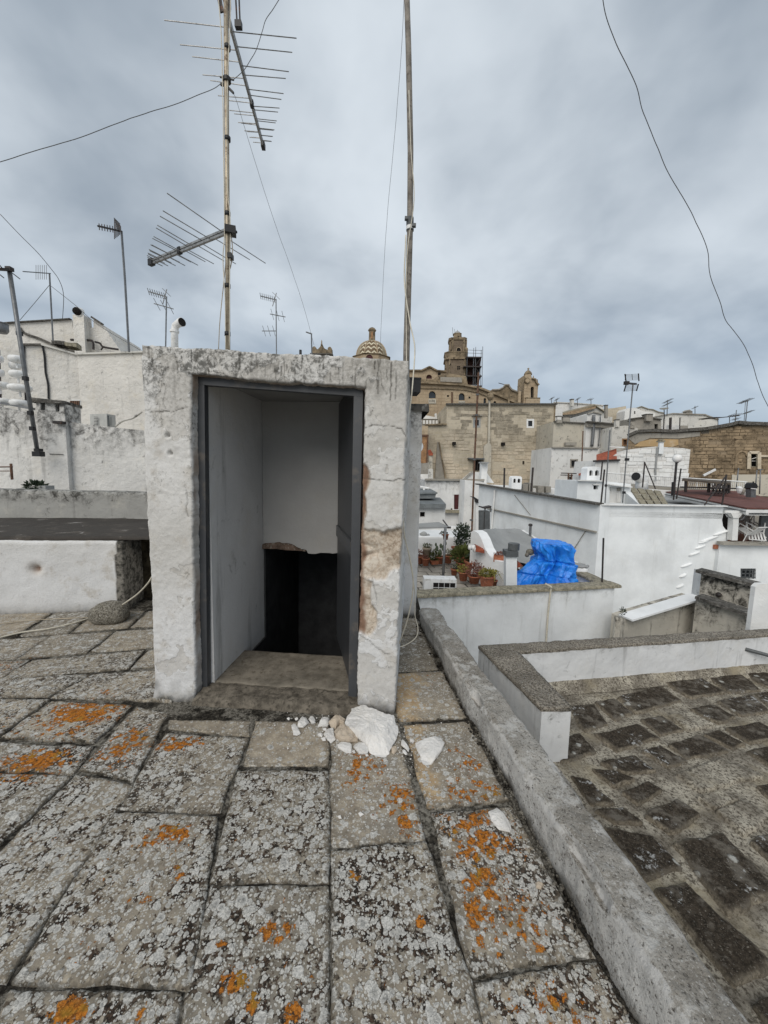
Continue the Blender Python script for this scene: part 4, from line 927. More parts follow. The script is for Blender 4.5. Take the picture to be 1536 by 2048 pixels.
for k, px in enumerate([[(390, 235), (420, 200), (440, 230), (450, 250), (420, 275)], [(465, 360), (490, 340), (510, 360), (500, 380)], [(495, 390), (530, 378), (535, 405), (505, 410)], [(505, 310), (535, 300), (540, 325), (515, 328)], [(215, 230), (230, 218), (247, 228), (235, 243)], [(280, 232), (297, 218), (310, 235), (290, 245)],
                        [(610, 385), (680, 395), (685, 410), (615, 405)], [(1145, 475), (1165, 480), (1195, 515), (1180, 525), (1150, 500)], [(1210, 395), (1240, 390), (1250, 415), (1215, 420)], [(745, 490), (765, 485), (775, 505), (755, 510)], [(805, 535), (815, 530), (820, 545), (808, 548)], [(850, 520), (870, 515), (880, 530), (858, 535)], [(420, 255), (440, 245), (450, 262), (430, 270)]]):
    chunk(px, .014, 'rockw', CRUMB[k], 20 + k, name='plaster_crumb')
for k, px in enumerate([[(400, 630), (415, 622), (430, 635), (410, 648)], [(295, 645), (310, 640), (318, 655), (300, 657)]]):
    chunk(px, .012, 'rockw', ('right of two tiny white crumbs on the slab below the rubble', 'left of two tiny white crumbs on the slab below the rubble')[k], 40 + k, (560, 1380), .3906, name='plaster_crumb', group='crumbs on the slab')

rg = random.Random(77); mb = MB()
for k in range(420):
    cx_, cy_, sx_, sy_ = rg.choice([(640, 1450, 60, 16), (740, 1480, 55, 22), (820, 1490, 40, 25), (690, 1470, 90, 30), (860, 1500, 40, 25)])
    q = G(rg.gauss(cx_, sx_), rg.gauss(cy_, sy_)); r_ = .0012 + .0042 * rg.random() ** 3
    mb.ball((q[0], q[1], r_ * .6), r_, 5, 3, .7)
O('plaster_grit', mb, M['rockw'], kind='stuff')
# ------------------------------------------------------------------ lower dark terrace on the right with its white wall
ZT = -.46
zw = -.07
c_o, e_l, e_r, c_i = G(958, 1291, zw), G(1084, 1416, zw), G(1143, 1414, zw), G(1036, 1303, zw)
f_i, f_o = G(1536, 1269, zw), G(1536, 1257, zw)
f_i2, f_o2 = f_i + (f_i - c_i) * .8, f_o + (f_o - c_o) * .8
tp = [(par_to[1][0] - .05, -1.5), (par_to[0][0] * 0 + ext(to0, to1, 2.6)[0] - .05, 2.6), (e_l[0] + .02, 2.62), (c_o[0] + .1, c_o[1] - .05), (f_o2[0], f_o2[1] - .05), (9, 5.4), (9, -1.5)]
mb = MB()
gx, gy = np.meshgrid(np.linspace(.2, 9, 120), np.linspace(-1.5, 5.6, 110))
zf = ZT - .012 + fbm(np.stack([gx, gy, gx * 0], -1), 2.2, 4) * .010 + fbm(np.stack([gx, gy, gx * 0], -1), 14, 3) * .004
ok = inside(tp, gx, gy)
idx2 = np.arange(gx.size).reshape(gx.shape); mb.v = [tuple(q) for q in np.stack([gx, gy, zf], -1).reshape(-1, 3).tolist()]
for i in range(gx.shape[0] - 1):
    for j in range(gx.shape[1] - 1):
        if ok[i, j] or ok[i + 1, j + 1]: mb.f.append((int(idx2[i, j]), int(idx2[i, j + 1]), int(idx2[i + 1, j + 1]), int(idx2[i + 1, j])))
low = O('lower_terrace', mb, M['mortar'], kind='structure', smooth=True)
O('house_side', MB().add([(x, y, ZT - .04) for x, y in tp] + [(x, y, -9) for x, y in tp], [(i, (i + 1) % len(tp), len(tp) + (i + 1) % len(tp), len(tp) + i) for i in range(len(tp))]), M['white2'], low)
wl_ = T('terrace_wall', 'white L-shaped terrace wall with pebbly coping beside the dark paving', 'terrace wall', c_i * (1, 1, 0) + np.array((0, 0, ZT)))
WT = plaster('terrace_wall_wash', (.66, .665, .665), amt=.42, streak=.45, sc=2.2, bump=.5, wamt=.15, zt=(zw, .10, .45), stain=(.12, .115, .105))
def lpiece(a, b, c, d, name_top, zb):          # a,b outer edge; c,d inner edge (3D at zw)
    zz_ = lambda p, z: np.array((p[0], p[1], z))
    A = loft([(zz_(a, zb), zz_(b, zb)), (zz_(a, zw - .03), zz_(b, zw - .03)), (zz_(c, zw - .03), zz_(d, zw - .03)), (zz_(c, zb), zz_(d, zb))], max(8, int(np.linalg.norm(b - a) / .03)), [14, 4, 14])
    A = roughen(A, .006, 6); m_ = MB(); m_.grid(A); caps(m_, A); O('wall_run', m_, WT, wl_, smooth=False)
    u = (np.array(c) - a); u = u / np.linalg.norm(u) * .006
    A = loft([(zz_(a - u, zw - .028), zz_(b - u, zw - .028)), (zz_(a - u, zw), zz_(b - u, zw)), (zz_(c + u, zw), zz_(d + u, zw)), (zz_(c + u, zw - .028), zz_(d + u, zw - .028))], max(8, int(np.linalg.norm(b - a) / .02)), [2, 10, 2])
    A = roughen(A, .008, 12); m_ = MB(); m_.grid(A); caps(m_, A); O('coping', m_, M['pebble'], wl_, smooth=True)
lpiece(c_o, e_l, c_i, e_r, 'coping', ZT - 1.5)
lpiece(f_o2, c_o + (f_o - c_o) * .0, f_i2, c_i, 'coping', ZT - .02)
# fillet of mortar at the wall's foot
mb = MB(); k = 60
A = np.array([[c_i * (1, 1, 0) + (f_i2 - c_i) * (1, 1, 0) * t_ + np.array((0, 0, ZT)) + q for q in (np.array((0, -.10, -.005)), np.array((0, -.05, .012)), np.array((0, -.015, .05)), np.array((0, .01, .09)))] for t_ in np.linspace(0, 1, k)])
mb.grid(roughen(A, .01, 6)); O('fillet', mb, M['mortar'], wl_, smooth=True)
pp0 = P(1490, 1298, 3.75)
sp = O('drain_pipe', MB().tube([pp0, pp0 + np.array((.28, -.05, -.06)), pp0 + np.array((.7, -.12, -.14))], .018, 8), M['greymetal'], label='short grey pipe lying against the inside of the pebble-topped terrace wall', cat='pipe', smooth=True)
Z3 = lambda x, y: (1000 + x * .4142, 1200 + y * .4142)
TS = [[(340, 520), (450, 503), (515, 600), (400, 632)], [(460, 495), (548, 478), (640, 545), (555, 580)], [(565, 470), (770, 415), (885, 488), (655, 552)], [(795, 402), (975, 378), (1085, 448), (915, 478)], [(990, 372), (1160, 347), (1255, 438), (1110, 452)], [(1170, 345), (1250, 332), (1380, 400), (1290, 425)],
      [(300, 668), (390, 652), (462, 738), (300, 790)], [(460, 652), (660, 602), (765, 668), (565, 733)], [(690, 580), (780, 562), (885, 633), (772, 652)], [(912, 525), (1038, 512), (1140, 570), (1050, 596)], [(1040, 490), (1215, 458), (1300, 540), (1155, 562)], [(1230, 455), (1400, 430), (1480, 500), (1320, 535)],
      [(480, 790), (650, 752), (760, 826), (600, 836)], [(685, 730), (772, 712), (902, 775), (812, 806)], [(806, 700), (970, 657), (1102, 730), (905, 768)], [(990, 652), (1060, 637), (1175, 698), (1125, 716)], [(1090, 622), (1250, 592), (1400, 660), (1200, 690)], [(1195, 732), (1300, 712), (1430, 770), (1300, 800)],
      [(445, 822), (560, 842), (645, 866), (555, 905)], [(345, 855), (430, 882), (550, 985), (440, 990)], [(595, 930), (718, 882), (788, 920), (660, 988)], [(470, 1022), (590, 1012), (685, 1078), (560, 1074)], [(695, 1042), (858, 962), (968, 1040), (835, 1128)], [(500, 1095), (740, 1152), (878, 1288), (690, 1345)],
      [(842, 1172), (1080, 1125), (1330, 1400), (1100, 1530)], [(755, 1402), (890, 1362), (1310, 1760), (1130, 1870)], [(1215, 1960), (1400, 1870), (1620, 2080), (1400, 2200)], [(1240, 902), (1340, 890), (1440, 950), (1330, 975)], [(1215, 1172), (1330, 1130), (1480, 1260), (1370, 1330)], [(1150, 1420), (1330, 1420), (1600, 1700), (1360, 1790)][0:0],
      [(330, 700), (310, 800), (300, 800), (300, 720)][0:0], [(1320, 1000), (1450, 970), (1600, 1080), (1420, 1110)], [(1400, 1560), (1560, 1470), (1800, 1700), (1580, 1820)], [(1330, 1850), (1520, 1760), (1800, 2030), (1640, 2130)][0:0]]
TL = [[(845, 842), (1060, 772), (1285, 850), (960, 930)], [(820, 560), (905, 545), (1030, 600), (905, 632)], [(1050, 1022), (1180, 962), (1300, 1060), (1160, 1130)], [(960, 955), (1060, 930), (1150, 960), (1040, 1010)]]
for j, q in enumerate(TS + TL):
    if not q: continue
    w = [G(*Z3(*p), ZT)[:2] for p in q]; lite = j >= len(TS)
    c0 = sum(np.array(p) for p in w) / 4; w = [np.array(p) + (np.array(p) - c0) / np.linalg.norm(np.array(p) - c0) * .016 for p in w]
    nu = 26; U, V = np.meshgrid(np.linspace(0, 1, nu), np.linspace(0, 1, nu)); W_ = [np.array(p) for p in w]
    XY = W_[0] * ((1 - U) * (1 - V))[..., None] + W_[1] * (U * (1 - V))[..., None] + W_[2] * (U * V)[..., None] + W_[3] * ((1 - U) * V)[..., None]
    P3 = np.concatenate([XY, np.full(U.shape + (1,), ZT)], -1)
    ed = np.minimum(np.minimum(U, 1 - U), np.minimum(V, 1 - V)); edm = ed * .35
    P3[..., :2] += np.stack([fbm(P3 + j, 9, 4, .6), fbm(P3 + j + 30, 9, 4, .6)], -1) * .03 * np.exp(-edm / .04)[..., None]
    P3[..., 2] += .003 + .011 * sstep(edm + fbm(P3, 16, 3) * .016, 0, .03) + fbm(P3, 20, 4) * .006 + fbm(P3, 5, 2) * .006
    P3[0, :, 2] = P3[-1, :, 2] = P3[:, 0, 2] = P3[:, -1, 2] = ZT - .05
    mb = MB(); mb.grid(P3); mb.a = {'edge': edm.ravel()}; O('paving_stone', mb, M['mortar'] if lite else M['dstone'], low, smooth=True)
# ------------------------------------------------------------------ antennas, masts, wires
def jig(p, amp, s, n=6):                      # smooth polyline with slight kinks
    p = [np.array(q, float) for q in p]; out = []
    for i in range(len(p) - 1):
        a, b = p[i], p[i + 1]; pm = p[i - 1] if i else a * 2 - b; pn = p[i + 2] if i + 2 < len(p) else b * 2 - a
        for k in range(n):
            t = k / n; out.append(.5 * ((2 * a) + (-pm + b) * t + (2 * pm - 5 * a + 4 * b - pn) * t * t + (-pm + 3 * a - 3 * b + pn) * t ** 3))
    out.append(p[-1]); out = np.array(out)
    if amp: out = out + np.stack([fbm(out + s + k * 7, 3.0, 3) for k in range(3)], -1) * amp
    return out
def wire(name, px, ds, r, label, mat='wirem', cat='wire', amp=0.0, group=None, n=5):
    if not isinstance(ds, (list, tuple)): ds = [ds] * len(px)
    if len(ds) == 2 and len(px) > 2: ds = [ds[0] + (ds[1] - ds[0]) * k / (len(px) - 1) for k in range(len(px))]
    pts = jig([P(x, y, d) for (x, y), d in zip(px, ds)], amp, len(px))
    return O(name, MB().tube(pts, r, n), M[mat], label=label, cat=cat, group=group, smooth=True)

# main mast on the hut
mast = T('antenna_mast', 'tall tan television mast with two log antennas on the stair hut roof', 'tv antenna', P(455, 697, 3.0))
DM = 3.0
def up(px, py): return P(px, py, DM)
O('pole', MB().tube([up(456, 712), up(455, 470), up(453, 200), up(452, -60)], .0165, 12), M['mastm'], mast, smooth=True)
for k, y in enumerate((668, 572, 428, 278, 95)): O('tape_band', MB().tube([up(455, y + 4), up(455, y - 4)], .0215, 10), M['black'], mast, smooth=True)
for dx_, pts in ((-3.6, [(456, 700), (455, 600), (451, 520), (454, 460), (452, 300), (450, 150), (447, 60), (440, -20)]), (3.6, [(456, 700), (457, 560), (458, 440), (453, 380), (452, 230), (455, 120), (458, 60), (460, -30)])):
    O('coax', MB().tube(jig([up(x + dx_, y) - np.array((0, .012, 0)) for x, y in pts], .003, 3), .0036, 6), M['cream'], mast, smooth=True)
O('coax', MB().tube(jig([up(462, 465), up(465, 500), up(462, 530), up(457, 545)], 0, 0), .0035, 6), M['mastm'], mast, smooth=True)
def logper(base, tip, parent, n, Lmax, Lmin, up_off=.012, label=None):
    base, tip = np.array(base), np.array(tip); t = tip - base; ln = np.linalg.norm(t); t /= ln
    side = np.cross(t, (0, 0, 1)); side /= np.linalg.norm(side); upv = np.cross(side, t)
    mb = MB().bar(base + upv * .012, tip + upv * .012, .018, .016).bar(base - upv * .012, tip - upv * .012, .018, .016)
    bm = O('boom', mb, M['alu'], parent, label=label)
    O('end_cap', MB().bar(tip - t * .02, tip + t * .035, .034, .05), M['black'], bm)
    O('insulator', MB().bar(base + t * ln * .58, base + t * (ln * .58 + .035), .028, .048), M['black'], bm)
    q = (Lmin / Lmax) ** (1 / (n - 1)); x = 0; pos = []
    stp = [q ** k for k in range(n)]; tot = sum(stp[:-1])
    for k in range(n):
        d = .06 + (ln - .10) * (sum(stp[:k]) / tot); L_ = Lmax * q ** k; s = 1 if k % 2 else -1; c = base + t * d
        for sg in (-1, 1):
            o_ = c + upv * .012 * s * sg; e = o_ + side * sg * L_ / 2 + upv * random.uniform(-.012, .012) * L_ + t * random.uniform(-.015, .015) * L_
            O('element', MB().tube([o_, e], .0034, 5), M['alu'], bm)
    return bm
b1 = P(458, 40, DM + .05); t1 = ray(526, 290); t1 = CAMP + t1 * ((b1[2] - EYE) / t1[2])
logper(b1, t1, mast, 16, .92, .17)
b2 = P(455, 462, DM); t2 = ray(304, 524); t2 = CAMP + t2 * ((b2[2] - EYE) / t2[2])
logper(b2, t2, mast, 15, .84, .13)
O('clamp', MB().box(up(461, 462), (.075, .07, .05), rz=.3).tube([up(455, 464), up(474, 464)], .009, 6), M['black'], mast)
O('clamp', MB().box(up(461, 513), (.03, .05, .035)), M['black'], mast)
O('stay_ring', MB().tube([up(454, 164), up(454, 156)], .027, 12).bar(up(455, 171), up(441, 169), .014, .012).bar(up(456, 175), up(467, 186), .014, .012).bar(up(440, 154), up(468, 160), .008, .008), M['black'], mast)
O('bracket', MB().prism([up(432, -12), up(440, 24), up(447, 22), up(441, -12)], (0, .01, 0)).prism([up(440, -20), up(458, -20), up(459, 8), up(454, 32), (up(448, 10))], (0, .03, 0)), M['steel'], mast)
fd = O('folded_dipole', MB().tube([up(470, -30), up(474, 46)], .0062, 6).tube([up(477, -30), up(480, 46)], .0062, 6), M['steel'], mast)
O('end_cap', MB().box(up(477, 50), (.045, .03, .042)), M['black'], fd)

# plain pole beside the hut
pole = T('wooden_pole', 'tall bare grey pole rising from behind the right corner of the hut', 'pole', P(812, 900, 3.25))
O('shaft', MB().tube([P(811, 905, 3.25), P(813, 700, 3.25), P(820, 460, 3.25), P(821, 300, 3.25), P(817, 100, 3.25), P(812, -60, 3.25)], [.027, .027, .024, .023, .022, .021], 12), M['polem'], pole, smooth=True)
O('clamp', MB().tube([P(820, 462, 3.25), P(820, 436, 3.25)], .030, 10).box(P(828, 451, 3.22), (.03, .03, .02)).box(P(812, 437, 3.22), (.02, .03, .02)), M['greymetal'], pole)
O('tape_band', MB().tube([P(820, 460, 3.25), P(820, 453, 3.25)], .0315, 10), M['whitep'], pole)
wire('cable', [(812, 470), (809, 560), (819, 640), (829, 690), (827, 740), (822, 800), (812, 870), (806, 960), (808, 1060), (820, 1120), (826, 1170), (818, 1225), (805, 1270), (792, 1302)], [3.2, 3.2, 3.15, 3.1, 3.0, 2.9, 2.7, 2.62, 2.6, 2.62, 2.65, 2.68, 2.7, 2.75], .0052, 'cream cable hanging from the bare pole down the right edge of the hut', 'cream', 'cable', .006)
wire('cable', [(818, 180), (822, 300), (828, 400), (815, 500), (812, 600), (813, 700), (812, 800), (809, 850), (804, 930), (800, 1010), (803, 1060), (815, 1100), (829, 1180), (830, 1230), (836, 1255), (832, 1275), (812, 1290), (792, 1296)], [3.2] * 6 + [3.0, 2.75, 2.6, 2.6, 2.62, 2.66, 2.8, 2.85, 2.85, 2.8, 2.75, 2.72], .0035, 'thinner pale cable looping onto the slab between hut and pier', 'cream', 'cable', .004)
wire('cable', [(811, 810), (805, 860), (803, 910), (801, 960), (797, 1005)], [2.8, 2.6, 2.55, 2.52, 2.5], .005, 'dark cable pinned to the right edge of the hut', 'steel', 'cable')
# stays and loose wires in the sky
wire('stay_wire', [(441, 170), (428, 178), (390, 194), (340, 213), (300, 224), (220, 252), (160, 275), (80, 300), (0, 324), (-60, 340)], [3.0, 2.6], .0022, 'wavy stay wire leading left from the main mast', amp=.010)
wire('stay_wire', [(467, 186), (474, 205), (500, 290), (530, 385), (556, 465), (580, 530), (605, 605), (628, 690)], [3.0, 4.4], .0015, 'thin straight stay wire slanting from the main mast to the church gable', amp=.004)
wire('loose_wire', [(465, 158), (487, 138), (500, 118), (512, 98), (524, 62), (531, 40), (545, 18), (562, -10), (580, -40)], [3.0, 2.7], .0021, 'kinked wire curling up to the right of the main mast', amp=.008)
wire('stay_wire', [(809, -20), (803, 100), (792, 240), (782, 345), (774, 440), (767, 550), (762, 660), (760, 715)], [3.25, 4.6], .0016, 'thin stay wire hanging left of the bare pole', amp=.004)
wire('loose_wire', [(1200, -25), (1210, 25), (1232, 88), (1262, 150), (1276, 178), (1288, 222), (1310, 280), (1332, 335), (1366, 395), (1396, 455), (1414, 500), (1421, 550), (1440, 600), (1452, 640), (1483, 682), (1502, 722), (1520, 775), (1536, 812), (1560, 860)], [3.0, 4.4], .0030, 'long kinked wire dropping across the sky on the right', amp=.012)
wire('stay_wire', [(437, 700), (440, 640), (447, 570), (454, 500), (456, 480)], [3.05, 3.0], .0032, 'tan cord stretched from the hut roof up the left of the main mast', 'mastm')
wire('cable', [(306, 1150), (296, 1166), (275, 1188), (250, 1206), (238, 1214)], [3.25, 3.3, 3.4, 3.55, 3.75], .0075, 'white cable passing from behind the hut to the rounded stone', 'cream', 'cable')
gp = jig([G(x, y, .012) for x, y in ((192, 1232), (150, 1246), (100, 1257), (50, 1264), (0, 1275), (-60, 1290))], .006, 2)
O('cable', MB().tube(gp, .0065, 6), M['cream'], label='white cable lying across the slabs left of the rounded stone', cat='cable', smooth=True)
gp = jig([G(x, y, .010) for x, y in ((230, 1228), (190, 1234), (110, 1238), (40, 1243), (-40, 1252))], .008, 4)
O('cable', MB().tube(gp, .004, 6), M['mastm'], label='thin brown cable on the slabs along the foot of the low block', cat='cable', smooth=True)
wire('stay_wire', [(0, 428), (40, 470), (75, 505), (100, 535), (118, 560), (127, 590), (125, 640)], [8, 9], .006, 'faint curved wire in the sky above the left houses')
wire('stay_wire', [(99, 570), (70, 605), (40, 640)], [13, 13], .008, 'faint stay wire left of the T-shaped antenna')
wire('stay_wire', [(102, 572), (150, 610), (197, 650), (280, 700)], [13, 12], .008, 'faint stay wire right of the T-shaped antenna')

def far_antenna(label, base, topp, d, booms, r=.03, mat='greysteel', refl=None, group='roof antennas on far houses', lean=0.0):
    """booms: (attach_py, dx_px left end, dx_px right end, dy, n elements, element length m)"""
    root = T('tv_antenna', label, 'tv antenna', P(*base, d), group)
    A_, B_ = P(*base, d), P(*topp, d + lean)
    O('pole', MB().tube([A_, B_], r, 6), M[mat], root, smooth=True)
    for (y, xl_, xr_, dy, n, el) in booms:
        t = (base[1] - y) / max(1e-6, base[1] - topp[1]); cx = base[0] + (topp[0] - base[0]) * t; dd = d + lean * t
        a, b = P(cx + xl_, y + (dy if xl_ else 0), dd + .02), P(cx + xr_, y - (dy if not xl_ else dy * (xr_ / (xl_ or 1)) if False else 0), dd + .02)
        mb = MB().tube([a, b], r * .8, 5)
        for k in range(n):
            q = a + (b - a) * (k + .5) / n
            mb.tube([q + np.array((.12 * el, -.5 * el, .16 * el)), q - np.array((.12 * el, -.5 * el, .16 * el))], r * .45, 4)
        O('boom', mb, M[mat], root)
    return root
# left sky line
la = T('tv_antenna', 'leaning antenna pole at the far left standing on the white wall', 'tv antenna', P(76, 912, 7.2))
O('pole', MB().tube([P(76, 910, 7.2), P(46, 720, 7.1), P(18, 536, 7.0)], .034, 8), M['greysteel'], la, smooth=True)
for (x, y) in ((39, 667), (51, 757), (61, 826), (65, 857)): O('clamp', MB().box(P(x, y, 7.1), (.07, .07, .07)), M['black'], la)
O('base_box', MB().box(P(77, 908, 7.15), (.14, .12, .09)).box(P(77, 900, 7.15), (.09, .1, .05)), M['black'], la)
O('boom', MB().bar(P(24, 540, 7.0), P(-40, 536, 6.7), .04, .04).box(P(19, 538, 7), (.09, .08, .06)), M['steel'], la)
for dx_, e in ((14, (40, 558, 7.4)), (6, (-10, 520, 6.6)), (-14, (8, 556, 7.2))): O('element', MB().tube([P(dx_, 538, 6.95), P(*e)], .008, 4), M['steel'], la)
ta = T('tv_antenna', 'T-shaped thin antenna above the stepped white house on the left', 'tv antenna', P(106, 682, 13.6))
O('pole', MB().tube([P(106, 682, 13.6), P(99, 548, 13.6)], .024, 6), M['greysteel'], ta)
bm_ = O('boom', MB().bar(P(101, 547, 13.6), P(46, 543, 12.6), .028, .028), M['greysteel'], ta)
for k in range(6): x = 72 + k * 4.2; O('element', MB().tube([P(x, 545 - 15, 13.2), P(x, 545 + 14, 13.4)], .006, 4), M['alu'], bm_)
ga = T('tv_antenna', 'tall antenna with square grid reflector left of the hut', 'tv antenna', P(258, 702, 12.5))
O('pole', MB().tube([P(258, 704, 12.5), P(250, 560, 12.5), P(243, 462, 12.5)], .032, 6), M['greysteel'], ga)
bm_ = O('boom', MB().bar(P(243, 463, 12.4), P(196, 452, 11.6), .05, .04), M['steel'], ga)
rf = MB()
for k in range(6): rf.tube([P(228 + k * 1.2, 436 + k * 4, 12.3), P(240 + k * .4, 448 + k * 3, 12.6)], .012, 4).tube([P(229 + k * 2.4, 437 + k * 3, 12.3), P(229 + k * 2.6, 478 - k * 2, 12.3)], .012, 4)
O('reflector', rf, M['steel'], bm_)
el = MB()
for k in range(6): el.tube([P(198 + k * 5.4, 447 + k * 1, 11.7 + k * .1), P(199 + k * 5.4, 460 + k * 1, 11.7 + k * .1)], .012, 4)
O('element', el, M['steel'], bm_)
def yagi2(label, base, top, d, b1, b2, b3=None):
    root = T('tv_antenna', label, 'tv antenna', P(*base, d))
    O('pole', MB().tube([P(*base, d), P(*top, d)], .018, 6), M['greysteel'], root)
    mb = MB(); a, b = P(*b1[0], d), P(*b1[1], d); mb.tube([a, b], .016, 5)
    for k in range(8): q = a + (b - a) * k / 8; mb.tube([q + (0, -.05, .07), q + (0, .05, -.07)], .009, 4)
    c = P(*b1[1], d); mb.tube([c + (.0, 0, .2), c + (-.12, 0, -.18)], .012, 4).tube([c + (-.12, 0, .22), c + (.1, 0, .02)], .009, 4)
    O('boom', mb, M['greysteel'], root)
    for bb in (b2, b3):
        if bb:
            a, b = P(*bb[0], d), P(*bb[1], d); mb = MB().tube([a, b], .013, 5)
            for k in range(3): q = a + (b - a) * (.15 + .35 * k); mb.tube([q + (0, -.15, .10), q + (0, .15, -.10)], .007, 4)
            O('boom', mb, M['greysteel'], root)
yagi2('thin two-boom antenna between the reflector antenna and the white vent pipe', (331, 712), (333, 594), 11, ((297, 583), (334, 594)), ((308, 607), (347, 618)))
yagi2('thin antenna with three booms right of the main mast', (553, 722), (552, 598), 12, ((521, 592), (553, 600)), ((540, 628), (571, 634)), ((524, 662), (552, 662)))
sa = T('tv_antenna', 'tiny antenna with one short arm beside the stay wire above the hut', 'tv antenna', P(624, 700, 20))
O('pole', MB().tube([P(624, 715, 20), P(623, 668, 20)], .035, 5), M['greysteel'], sa); O('boom', MB().tube([P(612, 664, 20), P(624, 668, 20)], .035, 5), M['greysteel'], sa)
# vent pipe, small stub behind the hut parapet
vp = T('vent_pipe', 'white vent pipe with a bent dark mouth behind the hut roof', 'vent pipe', P(350, 720, 9))
O('pipe', MB().tube([P(350, 722, 9), P(349, 662, 9), P(351, 652, 9), P(357, 647, 9), P(364, 644, 8.95)], [.075, .075, .08, .082, .098], 14), M['whitep'], vp, smooth=True)
O('mouth', MB().tube([P(363.4, 644.4, 8.93), P(364.8, 643.8, 8.92)], .088, 14), M['dark'], vp)
O('collar', MB().tube([P(349, 665, 9), P(349, 661, 9)], .097, 14), M['whitep'], vp)
O('vent_stub', MB().tube([P(601, 716, 9), P(601, 700, 9)], .03, 8), M['black'], label='short black pipe stub just above the hut roof edge', cat='pipe', smooth=True)
# ------------------------------------------------------------------ houses on the left
D1 = VP(0, 7.4, 285, 7.8)
ztl = D1.sz(200, 850)[1]
LW = plaster('left_wall_wash', (.69, .675, .645), amt=.5, streak=.45, sc=1.3, bump=.9, wamt=.3, zt=(ztl + .12, .8, 1.0), stain=(.17, .165, .155), lump=.04)
lw = T('boundary_wall', 'white weathered boundary wall with a square chimney pilaster on the left', 'wall', D1.at(130, 1010))
O('wall_run', wall_mb(D1, [(-60, 800), (40, 822), (75, 830)], -.6, .3), LW, lw)
O('wall_run', wall_mb(D1, [(126, 842), (170, 848), (230, 855), (300, 862)], -.6, .3), LW, lw)
DP = Plane(D1.o + D1.n * .12, D1.o + D1.n * .12 + D1.t)
O('pilaster', wall_mb(DP, [(70, 812), (128, 812)], -.6, .5, holes=[rect(80, 804 + 2, 91, 820), rect(112, 806, 121, 822)], reveal=.2) if False else wall_mb(DP, [(72, 800), (128, 806)], -.6, .5, holes=[rect(81, 805, 90, 820), rect(111, 808, 119, 823)], reveal=.25), LW, lw)
for h in (rect(81, 805, 90, 820), rect(111, 808, 119, 823)): pane(DP, h, lw, M['dark'], .25, 'flue_opening')
cap = MB(); a, b = DP.at(65, 800), DP.at(129, 806)
mb, A = rough_box(a + DP.n * .06, b + DP.n * .06, -DP.n * .62, DP.at(66, 803)[2] - .02, DP.at(65, 795)[2], DP.at(129, 802)[2], .03, .012, 9); O('cap_stone', mb, M['darkcoping'], lw, smooth=True)
O('bracket', MB().box(DP.at(123, 846) + DP.n * .06, (.16, .12, .05)), M['steel'], lw)
O('crack_ledge', MB().bar(DP.at(100, 908) + DP.n * .004, DP.at(127, 909) + DP.n * .004, .02, .012), M['darkcoping'], lw)
mb = MB().tube([D1.at(0, 935) + D1.n * .5, D1.at(66, 934) + D1.n * .5], .012, 5).tube([D1.at(0, 942) + D1.n * .5, D1.at(66, 942) + D1.n * .5], .008, 5).tube([D1.at(65, 958) + D1.n * .5, D1.at(63, 928) + D1.n * .5], .02, 6)
O('washing_line', mb, M['rust'], label='thin rusty washing line frame before the far left wall', cat='washing line')
# plants on the parapet
def bush(c, rx, ry, rz, n, ls, rr, up_=.3):
    mb = MB()
    for k in range(n):
        u = rr.gauss(0, 1), rr.gauss(0, 1), rr.gauss(0, 1); L_ = math.sqrt(sum(q * q for q in u)) + 1e-6; r_ = rr.random() ** .5
        p = np.array((c[0] + u[0] / L_ * rx * r_, c[1] + u[1] / L_ * ry * r_, c[2] + u[2] / L_ * rz * r_))
        d = np.array((u[0] / L_ + rr.uniform(-.6, .6), u[1] / L_ + rr.uniform(-.6, .6), u[2] / L_ + up_ + rr.uniform(-.5, .5))); d /= np.linalg.norm(d)
        s = np.cross(d, (rr.uniform(-1, 1), rr.uniform(-1, 1), rr.uniform(-1, 1))); s /= np.linalg.norm(s) + 1e-6
        l = ls * rr.uniform(.6, 1.3); mb.add([p, p + d * l * .5 + s * l * .22, p + d * l, p + d * l * .5 - s * l * .22], [(0, 1, 2, 3)])
    return mb
def blades(c, r, h, n, rr, w=.03, droop=.5):
    mb = MB()
    for k in range(n):
        a = rr.uniform(0, 6.28); t = rr.uniform(.25, 1); d = np.array((math.cos(a), math.sin(a), 0)); s = np.array((-d[1], d[0], 0)) * w
        p0 = np.array(c); p1 = p0 + d * r * .5 * t + np.array((0, 0, h * (1.1 - .4 * t))); p2 = p0 + d * r * t + np.array((0, 0, h * (1.1 - t * droop * 1.6)))
        mb.add([p0 - s * .7, p0 + s * .7, p1 + s, p1 - s, p2], [(0, 1, 2, 3), (3, 2, 4)])
    return mb
rr = random.Random(3)
c = P(70, 972, 6.6)
pl = T('potted_plant', 'dark green bushy plant in a pale trough behind the grey parapet', 'plant', c - np.array((0, 0, .15)))
O('foliage', bush(c, .17, .12, .08, 420, .055, rr), M['leafdark'], pl)
O('trough', MB().box(c - np.array((.12, 0, .10)), (.22, .2, .12)).box(c + np.array((.18, .02, -.06)), (.12, .18, .14)), M['concrete'], pl)
